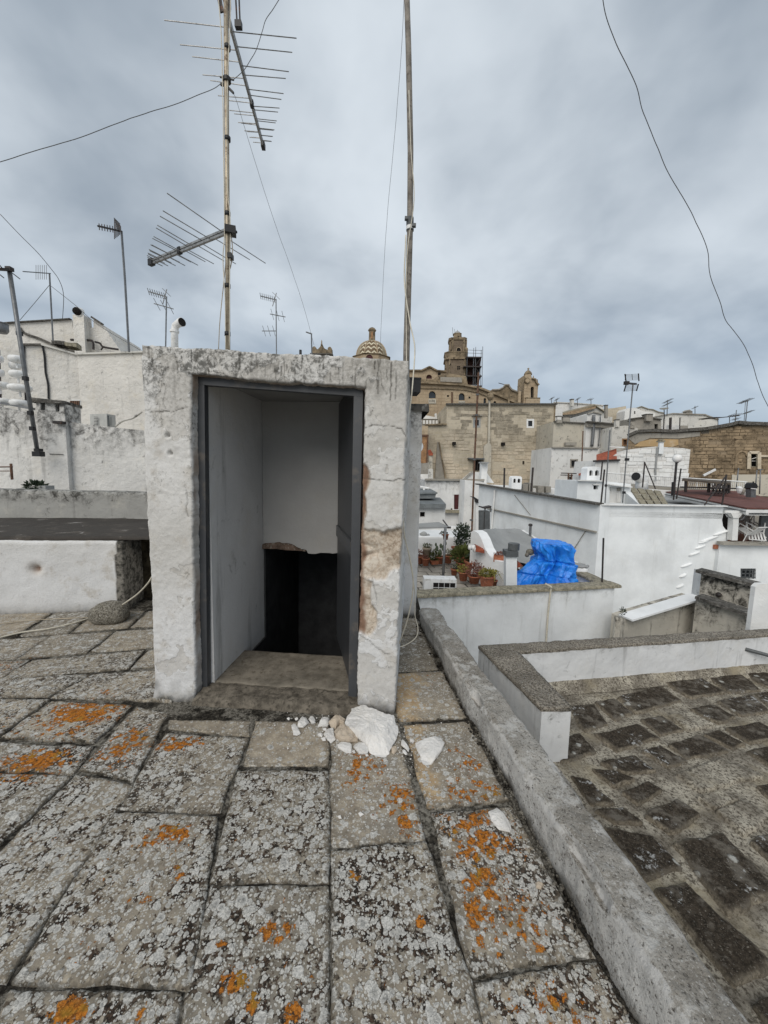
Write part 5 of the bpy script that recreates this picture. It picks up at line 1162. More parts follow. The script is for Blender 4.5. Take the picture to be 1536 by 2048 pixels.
# stacked white plastic drums on a rack
rack = T('drum_rack', 'rack of stacked white plastic drums against the left house', 'rack', P(25, 812, 9.2))
for x in (2, 52): O('post', MB().tube([P(x, 812, 9.2), P(x - 4, 700, 9.2)], .02, 6), M['steel'], rack)
O('rail', MB().bar(P(-40, 798, 9.0), P(68, 818, 9.0), .07, .05), M['greysteel'], rack)
for (x, y, w) in ((33, 718, 26), (30, 731, 20), (36, 748, 28), (40, 776, 38), (-6, 717, 20), (-4, 745, 20), (0, 770, 30), (38, 806, 30), (4, 803, 30)):
    c = P(x, y, 9.1 if w != 20 or x < 0 else 9.35); r_ = w / 2 * 9.1 / FPX
    O('drum', MB().lathe(c, [(r_ * .55, -.085), (r_ * .9, -.06), (r_, 0), (r_ * .97, .035), (r_ * .8, .065), (r_ * .3, .07)], 18), M['whitep'], rack, smooth=True)
    O('stem', MB().tube([c - np.array((0, 0, .20)), c - np.array((0, 0, .07))], .022, 6), M['whitep'], rack)
# stepped house
D2 = VP(-50, 13.2, 155, 14.2); D2b = VP(150, 14.2, 300, 14.0)
sh = T('stepped_house', 'tall white stepped house with a roof chimney on the left skyline', 'house', D2.at(140, 1000))
O('front_wall', wall_mb(D2, [(-70, 697), (40, 700), (44, 691), (84, 691), (156, 712)], -8, 2.5), M['leftwhite'], sh)
wn_ = rect(128, 802, 159, 827)
O('front_wall', wall_mb(D2b, [(155, 711), (225, 707), (310, 706)], -8, 2.0), M['leftwhite'], sh)
O('coping', MB().bar(D2b.at(155, 709) + D2b.n * .03, D2b.at(310, 704) + D2b.n * .03, .12, .05), M['far'], sh)
O('coping', MB().bar(D2.at(44, 690) + D2.n * .03, D2.at(84, 690) + D2.n * .03, .12, .06), M['darkcoping'], sh)
O('coping', MB().bar(D2.at(84, 690) + D2.n * .03, D2.at(156, 710) + D2.n * .03, .12, .05), M['far'], sh)
D3 = VP(-50, 15.8, 250, 16.5)
O('upper_wall', wall_mb(D3, [(-80, 655), (30, 647), (100, 642), (144, 640), (145, 655), (187, 655), (187, 638), (206, 650), (241, 702), (250, 712)], -8, 3), M['leftwhite'], sh)
O('coping', MB().bar(D3.at(-80, 654) + D3.n * .04, D3.at(30, 646) + D3.n * .04, .15, .04).bar(D3.at(30, 646) + D3.n * .04, D3.at(143, 639) + D3.n * .04, .15, .04), M['darkcoping'], sh)
O('coping', MB().bar(D3.at(186, 636) + D3.n * .05, D3.at(206, 649) + D3.n * .05, .2, .07), M['darkcoping'], sh)
D3c = Plane(D3.o + D3.n * .35, D3.o + D3.n * .35 + D3.t)
O('chimney', wall_mb(D3c, [(145, 629), (167, 629)], -2, .5), M['leftwhite'], sh)
O('chimney_pot', MB().tube([P(158, 629, 15.4), P(157, 625, 15.3), P(160, 623, 15.1), P(153, 622, 15)], [.12, .13, .14, .15], 10), M['whitep'], sh)
O('pot_mouth', MB().ball(P(154, 622.5, 14.95), .145, 10, 6), M['dark'], sh)
mb, A = rough_box(D2.at(104, 690), D2.at(128, 690), -D2.n * .5, D2.at(104, 687)[2], D2.at(104, 680)[2], D2.at(128, 681)[2], .1, .06, 2); O('roof_stone', mb, M['darkcoping'], sh)
mb, A = rough_box(D2.at(129, 690), D2.at(152, 690), -D2.n * .5, D2.at(130, 690)[2], D2.at(130, 683)[2], D2.at(150, 684)[2], .1, .06, 2); O('roof_stone', mb, M['coping'], sh)
O('drain_cable', MB().tube(jig([D2.at(x, y) + D2.n * .03 for x, y in ((86, 692), (90, 715), (92, 745), (97, 770), (98, 798))], 0, 0), .03, 6), M['black'], sh)
O('drain_cable', MB().tube(jig([D2.at(x, y) + D2.n * .03 for x, y in ((49, 693), (49, 715), (52, 742))], 0, 0), .03, 6), M['black'], sh)
O('slope_edge', MB().tube(jig([D3.at(x, y) + D3.n * .05 for x, y in ((40, 655), (52, 668), (80, 678), (108, 690), (155, 705))], 0, 0), .05, 5), M['darkcoping'], sh)
O('roof_pipe', MB().tube(jig([D3.at(x, y) + D3.n * .2 for x, y in ((148, 683), (185, 684), (192, 688), (193, 702))], 0, 0), .045, 6).tube(jig([D3.at(x, y) + D3.n * .2 for x, y in ((196, 687), (206, 690), (213, 697), (242, 702))], 0, 0), .04, 6).tube(jig([D3.at(x, y) + D3.n * .2 for x, y in ((213, 696), (208, 703))], 0, 0), .03, 5), M['steel'], sh)
DW = Plane(D2b.o + D2b.n * .02, D2b.o + D2b.n * .02 + D2b.t)
wf = O('window', MB().prism([DW.at(*q) for q in rect(127, 799, 161, 829)], -DW.n * .03), M['farw'], sh)
for k in range(8): O('slat', MB().prism([DW.at(*q) + DW.n * .02 for q in rect(129 + k * 3.9, 802, 131.6 + k * 3.9, 827)], -DW.n * .02), M['wood'] if False else M['rust'], wf)
O('pane', MB().prism([DW.at(*q) + DW.n * .004 for q in rect(128.5, 801.5, 160, 827.5)], -DW.n * .01), M['dark'], wf)
ac = T('air_conditioner', 'grey outdoor air conditioner unit on the left house terrace', 'air conditioner', P(206, 852, 12.6))
c = P(206, 842, 12.6)
O('casing', MB().box(c, (.68, .30, .40), rz=-.25), M['alu'] if False else simple('pale_grey_casing', (.42, .42, .40), .5, var=.1), ac)
fx = P(211, 842, 12.42); O('fan_grille', MB().box(fx, (.27, .03, .34), rz=-.25), M['greymetal'], ac)
for k in range(6): O('fin', MB().bar(P(188, 834 + k * 3, 12.4), P(196, 834.4 + k * 3, 12.4), .015, .015), M['black'], ac)
for x in (216, 222): O('casing_seam', MB().bar(P(x, 834, 12.43), P(x, 851, 12.43), .012, .012), M['greymetal'], ac)
wt = T('water_tank', 'grey green water tank lid at the left edge above the drum rack', 'water tank', P(2, 665, 11))
O('body', MB().lathe(P(0, 664, 11), [(.15, -.02), (.19, .05), (.19, .2)], 14), M['greysteel'], wt, smooth=True); O('lid', MB().lathe(P(-2, 648, 11), [(.2, 0), (.2, .03), (.05, .06)], 14), M['greysteel'], wt, smooth=True)
wire('cable', [(283, 824), (265, 836), (245, 842), (232, 852)], [10, 11.5], .03, 'thick pale cable from the hut corner down to the air conditioner', 'far', 'cable')
# behind the hut: houses that close the view between
# ------------------------------------------------------------------ terrace with pots and blue tarpaulin
ZF = -1.5
TB = VP(826, 6.65, 1236, 7.55)
zc = P(1236, 1172, 7.55)[2]; zc0 = P(826, 1190, 6.65)[2]
TW = plaster('pot_terrace_wash', (.755, .775, .785), amt=.3, streak=.42, sc=1.2, bump=.45, wamt=.08, zt=(zc, .35, .5), stain=(.30, .30, .28))
ph = T('pot_terrace_house', 'white house wall with flat stone coping round the pot plant terrace', 'house', TB.at(1000, 1300))
O('front_wall', wall_mb(TB, [(700, 1202), (830, 1190), (1229, 1176)], -9, .28), TW, ph)
a, b = TB.at(700, 1196), TB.at(1237, 1170)
mb, A = rough_box(a + TB.n * .05, b + TB.n * .05 + TB.t * .03, -TB.n * .33, a[2] - .05, a[2] + .01, b[2] + .01, .03, .006, 8)
mbz = np.array(mb.v)
O('coping', mb, M['coping'], ph, smooth=True)
O('cable_conduit', MB().tube(jig([TB.at(x, y) + TB.n * o_ for x, y, o_ in ((1088, 1166, .04), (1097, 1172, .08), (1098, 1180, .05), (1094, 1230, .03), (1090, 1290, .03))], 0, 0), .018, 6), M['cream'], ph, smooth=True)
cr = TB.at(1229, 1176); far_r = P(1166, 1142, 8.7)
back = (far_r - cr) * (1, 1, 0)
O('side_wall', MB().prism([cr * (1, 1, 0) + (0, 0, -9), cr * (1, 1, 0) + back + (0, 0, -9), cr * (1, 1, 0) + back + (0, 0, zc - .04), cr * (1, 1, 0) + (0, 0, zc - .04)], np.array((-.2, 0, 0))), TW, ph)
mb, A = rough_box(cr + (.04, .02, 0), cr + back + (.04, 0, 0), np.array((-.30, .02)), zc - .045, zc + .02, zc + .02, .03, .006, 8); O('coping', mb, M['coping'], ph, smooth=True)
# floor and tiles
fl_ = T('tiled_terrace', 'x', 'x', (1.5, 10, ZF)); del fl_['label'], fl_['category']; fl_.parent = ph; fl_.location = ORG[fl_.name] - ORG[ph.name]
q0_, q1_ = TB.at(700, 1190) - TB.n * .25, TB.at(1225, 1176) - TB.n * .25
O('bed', MB().prism([np.array((*q[:2], ZF - .01)) for q in (q0_, q1_, np.array((4.3, 13.6)), np.array((-.6, 13.6)))], (0, 0, -.1)), M['tilejoint'], fl_)
rr = random.Random(11)
ux, uy = np.array((.995, -.09)), np.array((-.12, .99))
for i in range(-1, 9):
    for j in range(0, 7):
        p = np.array((.35, 9.6)) + ux * (i * .40 + (.2 if j % 2 else 0)) + uy * (j * .56)
        if p[1] > 12.9 or p[0] > 3.6: continue
        w_, l_ = .36, .49; j_ = lambda: rr.uniform(-.015, .015)
        q = [p + ux * a * w_ / 2 + uy * b * l_ / 2 for a, b in ((-1, -1), (1, -1), (1, 1), (-1, 1))]
        z = ZF + rr.uniform(-.004, .004)
        O('tile', MB().prism([np.array((c[0] + j_(), c[1] + j_(), z)) for c in q], (0, 0, -.04)), M['tile'], fl_)
# back bench wall
bz0 = P(880, 1074, 12.75)[2]
bw_ = T('bench_wall', 'low white wall with a wide ledge behind the pot plants', 'wall', P(870, 1126, 12.7))
mb, A = rough_box(P(760, 950, 12.75), P(938, 950, 12.75), (0, 1.5), ZF - .5, bz0, bz0 + .01, .06, .02, 3); O('ledge', mb, M['whitebright'], bw_, smooth=True)
mb, A = rough_box(P(760, 950, 14.3), P(950, 950, 14.3), (0, .3), ZF - .5, P(880, 1054, 14.3)[2], P(930, 1054, 14.3)[2], .08, .02, 3); O('back_wall', mb, M['white2'], bw_, smooth=True)
# awning slab on a post
aw = T('awning', 'flat weathered grey awning on a thin post over the pot terrace', 'awning', P(888, 1165, 10.4))
O('roof_sheet', MB().prism([P(760, 1052, 10.6), P(878, 1044, 12.0), P(898, 1053, 10.6), P(760, 1056, 10.2)], (0, 0, -.05)), M['concrete'], aw)
O('post', MB().tube([P(885.5, 1168, 10.4), P(891, 1054, 10.5)], .036, 8), M['greysteel'], aw, smooth=True)
O('strut', MB().tube([P(886, 1040, 11.5), P(898, 1056, 10.6)], .02, 6).box(P(898, 1055, 10.6), (.1, .06, .05)), M['steel'], aw)
# pots
def pot(c, r, h, mat='terracotta', sq=False):
    n = 4 if sq else 16
    return MB().lathe(c, [(r * .72, 0), (r * .95, h * .86), (r * 1.08, h * .86), (r * 1.08, h), (r * .9, h), (r * .88, h * .9)], n, math.pi / 4 + .2 if sq else 0)
def plant(label, px, py, d, r, h, fol=None, fmat='leafdark', sq=False, mat='terracotta', z=None, dims=None):
    c = P(px, py, d)
    if z is not None: c = np.array((c[0], c[1], z))
    root = T('potted_plant', label, 'pot plant', c)
    O('pot', pot(c, r, h, mat, sq), M[mat], root, smooth=not sq)
    O('soil', MB().lathe(c, [(r * .88, h * .88), (r * .88, h * .93)], 4 if sq else 12, math.pi / 4 + .2 if sq else 0), M['soil'], root)
    if fol: O('foliage', fol(c + np.array((0, 0, h))), M[fmat], root)
    return root
rr = random.Random(21)
zF = ZF
gp_ = 'pot plants on the tiled terrace'
plant('large terracotta tub with a tall dark leafy shrub by the corner', 922, 1124, 12.2, .34, .48, lambda c: bush(c + (0, 0, .34), .27, .25, .44, 900, .085, rr, .8), 'leafdark', True)
plant('yellow green leafy pot plant in front of the dark shrub', 924, 1139, 11.2, .17, .22, lambda c: bush(c + (0, 0, .20), .32, .28, .27, 700, .12, rr, .6), 'leaf')
plant('square box planter of spiky dark aloe by the white gable', 946, 1146, 10.9, .34, .36, lambda c: blades(c, .36, .26, 60, rr, .022), 'leafdark', True)
plant('small orange terracotta pot with a yellowish plant', 926, 1161, 10.2, .13, .24, lambda c: bush(c + (0, 0, .06), .17, .16, .1, 160, .07, rr), 'leafyel')
plant('reddish bushy pot plant beside the orange pot', 948, 1166, 9.9, .16, .2, lambda c: bush(c + (0, 0, .14), .26, .2, .2, 520, .06, rr), 'leafred')
plant('square terracotta pot with pale yellow succulent near the coping', 973, 1174, 9.3, .20, .28, lambda c: bush(c + (0, 0, .07), .18, .16, .1, 260, .07, rr), 'leafyel', True)
plant('arching long-leaved plant right of the yellow succulent', 985, 1177, 9.4, .11, .22, lambda c: blades(c, .42, .28, 34, rr, .013, .7), 'leafyel')
plant('small dark red pot low beside the tall tub', 908, 1150, 10.8, .10, .18, lambda c: bush(c + (0, 0, .04), .09, .09, .06, 80, .05, rr), 'leafdark')
plant('reddish bush behind the yellow succulent', 962, 1158, 10.4, .15, .2, lambda c: bush(c + (0, 0, .14), .22, .2, .2, 420, .06, rr), 'leafred')
plant('leftmost round pot with a brown cactus by the back ledge', 838, 1127, 12.2, .16, .26, lambda c: bush(c + (0, 0, .08), .14, .13, .1, 140, .06, rr), 'leafred')
plant('pale tall clay pot with a green cushion plant on top', 853, 1126, 12.3, .14, .52, lambda c: bush(c + (0, 0, .05), .15, .13, .07, 200, .05, rr), 'leaf', mat='rockt')
plant('small terracotta pot standing before the pale tall pot', 851, 1131, 11.9, .12, .24, lambda c: bush(c + (0, 0, .03), .09, .09, .05, 80, .05, rr), 'leafred')
def cactus(c):
    mb = MB()
    for dx_, dz_, w_, h_ in ((0, .12, .07, .13), (-.10, .28, .05, .09), (.10, .30, .055, .10), (.02, .36, .045, .08), (.17, .44, .04, .07), (-.14, .40, .035, .06)): mb.lathe(c + np.array((dx_, 0, dz_ - .02)), [(w_ * q, h_ * p_) for q, p_ in ((.3, -1), (.8, -.5), (1, 0), (.8, .6), (.3, 1))], 10, 0, .4)
    return mb
plant('flat-padded cactus in a terracotta pot left of the awning post', 879, 1127, 12.25, .15, .24, cactus, 'cactus')
plant('green succulent in a low trough left of the padded cactus', 868, 1128, 12.2, .20, .14, lambda c: bush(c + (0, 0, .14), .17, .14, .16, 330, .07, rr), 'leaf', True)
plant('little terracotta pot right of the awning post by the ledge', 896, 1126, 12.3, .14, .26, lambda c: bush(c + (0, 0, .08), .13, .12, .1, 110, .06, rr), 'leaf')
c = P(891, 1079, 10.55); r1 = T('hanging_pot', 'terracotta pot hooked high on the awning post', 'pot plant', c)
O('pot', pot(c, .085, .15), M['terracotta'], r1, smooth=True); O('foliage', bush(c + (-.06, 0, .16), .1, .07, .05, 110, .05, rr), M['leafdark'], r1)
for x, y, w, lab in ((846, 1070, .12, 'larger dark stone lying on the white ledge'), (856, 1071, .07, 'smaller dark stone beside the larger one on the white ledge')):
    c = P(x, y, 12.95); mb = MB().ball((c[0], c[1], bz0 + w * .5), w, 10, 7, .6); A = roughen(np.array(mb.v), .04, 9); mb.v = [tuple(q) for q in A]; O('ledge_stone', mb, M['concrete'], label=lab, cat='stone', group='stones on the white ledge')
c = P(884, 1180, 7.75)
acu = T('air_conditioner', 'white outdoor air conditioner unit standing just behind the terrace coping', 'air conditioner', c)
a0, a1, z0_, z1_ = P(848, 1180, 7.35), P(913, 1177, 7.35), P(848, 1186, 7.35)[2], P(848, 1158, 7.35)[2]
t_ = (a1 - a0) * (1, 1, 0); t_ /= np.linalg.norm(t_); w_ = np.linalg.norm((a1 - a0)[:2]); nn = np.array((-t_[1], t_[0], 0))
def acp(u, z, o_=0.0): return a0 * (1, 1, 0) + t_ * u + np.array((0, 0, z)) - nn * o_
O('casing', MB().prism([acp(0, z0_), acp(w_, z0_), acp(w_, z1_), acp(0, z1_)], nn * .27), M['whitep'], acu)
O('grille_back', MB().prism([acp(w_ * .27, z0_ + .02, .004), acp(w_ * .96, z0_ + .02, .004), acp(w_ * .96, z1_ - .06, .004), acp(w_ * .27, z1_ - .06, .004)], nn * .01), M['dark'], acu)
for k in range(5): u = w_ * (.27 + .69 * k / 4); O('grille_bar', MB().bar(acp(u, z0_ + .02, .012), acp(u, z1_ - .06, .012), .008, .008), M['whitep'], acu)
for z in (z0_ + .02, (z0_ + z1_) / 2 - .02, z1_ - .06): O('grille_bar', MB().bar(acp(w_ * .27, z, .014), acp(w_ * .96, z, .014), .008, .008), M['whitep'], acu)
# vaulted room beside the pots
GV = VP(940, 10.9, 1015, 9.5)
vr = T('vaulted_room', 'small white vaulted room with a grey sloping roof above the pot plants', 'outbuilding', GV.at(975, 1170))
O('gable_wall', wall_mb(GV, [(942, 1064), (947, 1061), (956, 1066), (963, 1078), (970, 1097), (978, 1110), (988, 1119), (1000, 1123), (1014, 1124)], ZF - .2, .30), M['whitebright'], vr)
GVb = Plane(GV.o - GV.n * .30, GV.o - GV.n * .30 + GV.t)
roof_l = np.array([[GVb.at(x, y) for x, y in ((956, 1060), (966, 1078), (972, 1096), (981, 1112), (995, 1123), (1014, 1128))], [P(990, 1057, 12.6), P(1002, 1072, 12.2), P(1010, 1088, 11.6), P(1016, 1104, 11.0), P(1024, 1116, 10.4), P(1034, 1124, 9.9)], [P(1040, 1058, 13.4), P(1066, 1074, 13.0), P(1074, 1090, 12.4), P(1078, 1106, 11.7), P(1082, 1120, 11.0), P(1086, 1132, 10.4)]])
dn = []
for i in range(2):
    for t_ in np.linspace(0, 1, 9)[: (9 if i else 8)]: dn.append(roof_l[i] * (1 - t_) + roof_l[i + 1] * t_)
dn = np.array(dn); dn2 = [];
for row in dn: dn2.append(jig(list(row), 0, 0, 4))
A = roughen(np.array(dn2), .03, 3); mb = MB(); mb.grid(A); mb.grid(A - np.array((0, 0, .12)), flip=True)
O('roof', mb, M['concrete'], vr, smooth=True)
O('end_wall', MB().prism([P(1040, 1060, 13.45), P(1066, 1076, 13.05), P(1086, 1134, 10.45), P(1086, 1190, 10.45), P(1040, 1190, 13.45)], (.15, .05, 0)), M['white2'], vr)
rn = T('tiled_shelf', 'little red tiled shelf with white jars projecting from the white gable', 'shelf', P(958, 1108, 10.2))
O('tile_board', MB().prism([P(951, 1103, 10.1), P(969, 1107, 10.0), P(969, 1100, 10.0), P(953, 1092, 10.1)], (.02, .3, 0)), M['redtile'], rn)
for x, y in ((940, 1095), (947, 1096), (950, 1100)): O('jar', MB().lathe(P(x, y + 4, 10.2), [(.05, 0), (.06, .06), (.05, .12), (.03, .13)], 10), M['whitep'], rn, smooth=True)
c = P(1002, 1124, 9.75); fb = T('flower_box', 'long terracotta flower box on the vaulted room wall', 'flower box', c)
O('box', MB().box(c + (0, .05, .08), (.34, .16, .17), rz=-.4), M['terracotta'], fb); O('foliage', bush(c + (0, .05, .19), .18, .09, .06, 170, .05, rr), M['leafred'], fb)
# chimney with grey cowl
chx = T('chimney', 'white square chimney with a grey drum cowl left of the blue tarpaulin', 'chimney', P(1023, 1180, 7.9))
def sqpost(x0, x1, y0, y1, d, dep): return MB().prism([P(x0, y1, d), P(x1, y1, d), P(x1, P and y0, d), P(x0, y0, d)], (0.02, dep, 0))
O('shaft', sqpost(1012, 1034, 1113, 1196, 7.8, .22), M['white'], chx)
O('cap', sqpost(1012, 1037, 1103, 1114, 7.75, .30), M['greymetal'], chx)
cc = P(1027, 1101.5, 7.9); O('cowl', MB().lathe(cc, [(.08, -.02), (.08, .015), (.115, .02), (.115, .155), (.105, .16)], 18), M['greymetal'], chx, smooth=False)
# tarpaulin heap
lv = [(1084, 1070, 1136), (1088, 1067, 1141), (1095, 1066, 1143), (1104, 1068, 1143), (1112, 1071, 1143), (1118, 1068, 1145), (1122, 1062, 1147), (1130, 1056, 1147), (1138, 1046, 1146), (1144, 1037, 1145), (1152, 1034, 1144), (1160, 1028, 1143), (1170, 1021, 1141), (1180, 1014, 1140)]
DTp = 8.35; nA = 160; rings = []
levels = []
for i in range(len(lv) - 1):
    for k in range(7): t_ = k / 7; levels.append(tuple(lv[i][q] * (1 - t_) + lv[i + 1][q] * t_ for q in range(3)))
levels.append(lv[-1])
for y, x0, x1 in levels:
    p0, p1 = P(x0, y, DTp), P(x1, y, DTp); cx = (p0[0] + p1[0]) / 2; hw = (p1[0] - p0[0]) / 2; th = np.linspace(0, 2 * math.pi, nA, endpoint=False)
    ex = .55; sx = np.sign(np.cos(th)) * np.abs(np.cos(th)) ** ex; sy = np.sign(np.sin(th)) * np.abs(np.sin(th)) ** ex
    rings.append(np.stack([cx + sx * hw, DTp + sy * (.35 + .12 * hw), np.full(nA, p0[2])], -1))
A = np.array(rings); ctr = A.mean(1, keepdims=True); rad = (A - ctr); rl = np.linalg.norm(rad[..., :2], axis=-1, keepdims=True) + 1e-6
uu = rad / rl; zz_ = A[..., 2:3]
cyl = np.concatenate([uu[..., :2] * 1.0, zz_ * .30], -1); dia = np.concatenate([uu[..., :2] * .9, zz_ * 1.5 + uu[..., :1] * .8], -1)
rdg = lambda n_: 1 - 2 * np.abs(n_)
f1, f2, f3 = rdg(fbm(cyl + 2, 3.2, 1)), rdg(fbm(cyl + 11, 6.5, 2)), rdg(fbm(dia + 5, 2.6, 2))
lo_ = np.clip((zc + .95 - A[..., 2]) / .9, .15, 1)
A = A + uu * (((f1 - .75) * .15 + (f2 - .7) * .055) * lo_ + (f3 - .7) * .075)[..., None]
A[..., 2] += fbm(A, 2.0, 2) * .07 + (A[..., 0] - A[..., 0].mean()) * -.03
for zpx, w_ in ((1119, .055), (1146, .03)):
    zc_ = P(1100, zpx, DTp)[2] + fbm(A * (1, 1, 0) + 4, 1.6, 2) * .14; A -= uu * (np.exp(-((A[..., 2] - zc_) / .022) ** 2) * w_)[..., None]
mb = MB(); mb.grid(A, closed=True)
top_ = A[0]; rp = top_; o_ = len(mb.v)
cap_ = np.array([top_ * f + top_.mean(0) * (1 - f) + np.array((0, 0, (1 - f) * .05)) for f in (.98, .75, .5, .25, .04)]); cap_[1:] = roughen(cap_[1:], .03, 6)
mb.grid(cap_, closed=True)
O('tarpaulin', mb, M['tarp'], label='bright blue tarpaulin draped over a heap on the white terrace', cat='tarpaulin', smooth=False)
mb, A = rough_box(P(1100, 1087, 8.6), P(1131, 1090, 8.6), (0, .3), P(1100, 1092, 8.6)[2], P(1100, 1082, 8.6)[2], P(1131, 1086, 8.6)[2], .05, .02, 8); O('stone_weight', mb, M['coping'], label='flat brown stone weighing down the top of the blue tarpaulin', cat='stone')
mb, A = rough_box(P(1066, 1083, 8.9), P(1078, 1083, 8.9), (0, .3), P(1066, 1090, 8.9)[2], P(1066, 1079, 8.9)[2], P(1078, 1081, 8.9)[2], .05, .03, 8); O('bundle', MB().ball(P(1060, 1104, 8.5), .09, 10, 7, .8).ball(P(1054, 1110, 8.45), .05, 8, 6), M['fieldstone'], label='brown bundle of rags at the left shoulder of the blue tarpaulin', cat='bundle', smooth=True)
O('tile_stub', MB().prism([P(1035, 1136, 8.2), P(1046, 1132, 8.2), P(1036, 1122, 8.2)], (0, .2, 0)), M['redtile'], label='red tile corner between chimney and blue tarpaulin', cat='tile')
# white block with flagstones, right of the tarpaulin
wb = T('terrace_block', 'white masonry block topped with loose flagstones right of the blue tarpaulin', 'masonry block', P(1160, 1175, 8.5))
mb, A = rough_box(P(1138, 1178, 8.55), P(1172, 1178, 8.55), (.1, .7), ZF, P(1150, 1135, 8.55)[2], P(1172, 1137, 8.55)[2], .05, .012, 5); O('body', mb, M['whitebright'], wb, smooth=True)
for k in range(7):
    x = 1145 + (k % 4) * 8.5; d = 8.6 + (k // 4) * .3; c = P(x, 1132 - (k // 4) * 4, d)
    mb = MB().lathe(c, [(.09, -.02), (.10, 0), (.08, .02)], 7, k, .8); v_ = roughen(np.array(mb.v), .03, 12); mb.v = [tuple(q) for q in v_]; O('flagstone', mb, M['concrete'], wb)
O('terrace_floor', MB().box(((cr + back * .5)[0] - .60, (cr + back * .5)[1] + .30, ZF + .55), (.70, .75, .1)), M['white'], wb)
O('post', MB().tube([P(1204, 1168, 7.75), P(1207, 1076, 7.75)], .018, 8), M['steel'], label='thin dark iron post standing on the corner of the stone coping', cat='post')
# ------------------------------------------------------------------ large white house and its roof
WB = VP(1200, 14.0, 1450, 14.2); WL = VP(955, 24.0, 1201, 14.0)
zw_ = WB.sz(1320, 1011)[1]
wh = T('white_house', 'large plain white house with a jagged plaster repair on its right side', 'house', WB.at(1320, 1250))
tri_top = [(1200, 1009), (1447, 1012), (1446, 1030), (1444, 1040), (1446, 1052), (1452, 1060), (1457, 1062)]
O('front_wall', wall_mb(WB, tri_top, -9, .4), M['white'], wh)
O('street_wall', wall_mb(WL, [(958, 970), (1080, 988), (1201, 1009)], -9, .4), M['white'], wh)
O('coping', MB().bar(WL.at(956, 968) + WL.n * .03, WL.at(1201, 1008) + WL.n * .03, .35, .07), M['darkcoping'], wh)
O('coping', MB().bar(WB.at(1199, 1009) + WB.n * .03, WB.at(1448, 1012) + WB.n * .03, .25, .04), M['white2'], wh)
O('ledge', MB().bar(WL.at(975, 1016) + WL.n * .04, WL.at(1194, 1064) + WL.n * .04, .12, .05), M['fargrey'], wh)
O('drain_pipe', MB().tube([WL.at(993, 980) + WL.n * .1, WL.at(986, 1060) + WL.n * .1], .05, 6), M['white2'], wh)
O('wire_run', MB().tube([WL.at(1030, 990) + WL.n * .03, WL.at(1062, 1030) + WL.n * .03], .015, 4).tube([WL.at(1172, 1062) + WL.n * .03, WL.at(1148, 1100) + WL.n * .03], .015, 4), M['fargrey'], wh)
rr = random.Random(8)
for k, (x, y, w, h_) in enumerate(((1452, 1062, 16, 6), (1440, 1066, 16, 6), (1420, 1077, 22, 7), (1408, 1083, 12, 5), (1399, 1094, 12, 5), (1388, 1107, 14, 6), (1373, 1130, 13, 7), (1366, 1151, 9, 8), (1360, 1172, 9, 8))):
    c = WB.at(x, y); s_ = 14.1 / FPX; n_ = 14
    o_ = [(math.cos(2 * math.pi * i / n_) * w * .85 * s_ * rr.uniform(.8, 1.2), math.sin(2 * math.pi * i / n_) * h_ * .42 * s_ * rr.uniform(.8, 1.2)) for i in range(n_)]
    sh_ = .35; mb = MB(); L_ = []
    for f, of in ((1, -.01), (.85, .05), (.4, .07)): L_.append([c + WB.t * (a * f + b * f * sh_) + np.array((0, 0, b * f + a * f * .35)) + WB.n * of for a, b in o_])
    mb.grid(np.array(L_), closed=True); mb.f.append(tuple(range(2 * n_, 3 * n_))); O('plaster_repair', mb, M['whitebright'], wh, smooth=True)
zr = zw_ - .25
rf_ = [WB.at(1200, 1012), WB.at(1447, 1012), P(1447, 1000, 26), P(958, 970, 26)]
O('roof_deck', MB().prism([np.array((p[0], p[1], zr)) for p in rf_], (0, 0, -.2)), M['concrete'], wh)
def box_px(x0, x1, y0, y1, d, dep, batter=0): return MB().prism([P(x0, y1, d), P(x1, y1, d), P(x1 - batter, y0, d), P(x0 + batter, y0, d)], (0, dep, 0))
# strip house behind the street wall, with two turrets
F28 = FP(27.0)
st = T('strip_house', 'low white flat roof strip behind the long street wall', 'house', P(1060, 985, 27))
O('front_wall', wall_mb(F28, [(930, 960), (962, 963), (985, 972), (1155, 981)], -9, 5), M['white2'], st)
for k, (x0, x1, y) in enumerate(((1046, 1056, 968), (1058, 1066, 966), (1076, 1088, 972), (1092, 1102, 973))): O('roof_lump', box_px(x0, x1, y, 985, 26.6 + .02 * k, 1.0), M['fargrey'], st)
def turret(label, x0, x1, y0, y1, d):
    root = T('chimney_turret', label, 'chimney', P((x0 + x1) / 2, y1, d)); w = x1 - x0; F = FP(d)
    hs = [arch(x0 + w * .14, y0 + w * .26, x0 + w * .40, y0 + w * .68), arch(x0 + w * .56, y0 + w * .26, x0 + w * .86, y0 + w * .68)]
    O('body', wall_mb(F, [(x0, y0 + w * .14), (x0 + w * .14, y0 + w * .02), (x0 + w * .5, y0), (x0 + w * .86, y0 + w * .03), (x1, y0 + w * .16)], P(x0, y1, d)[2], w * d / FPX * .9, hs, .18), M['whitebright'], root)
    for h in hs: pane(F, h, root, M['dark'], .18, 'opening')
    return root
turret('small white chimney turret with two arched holes below the tan building', 1024, 1044, 952, 978, 26.0)
turret('larger white chimney turret with two arched holes beside the railing', 1175, 1202, 933, 966, 17.2)
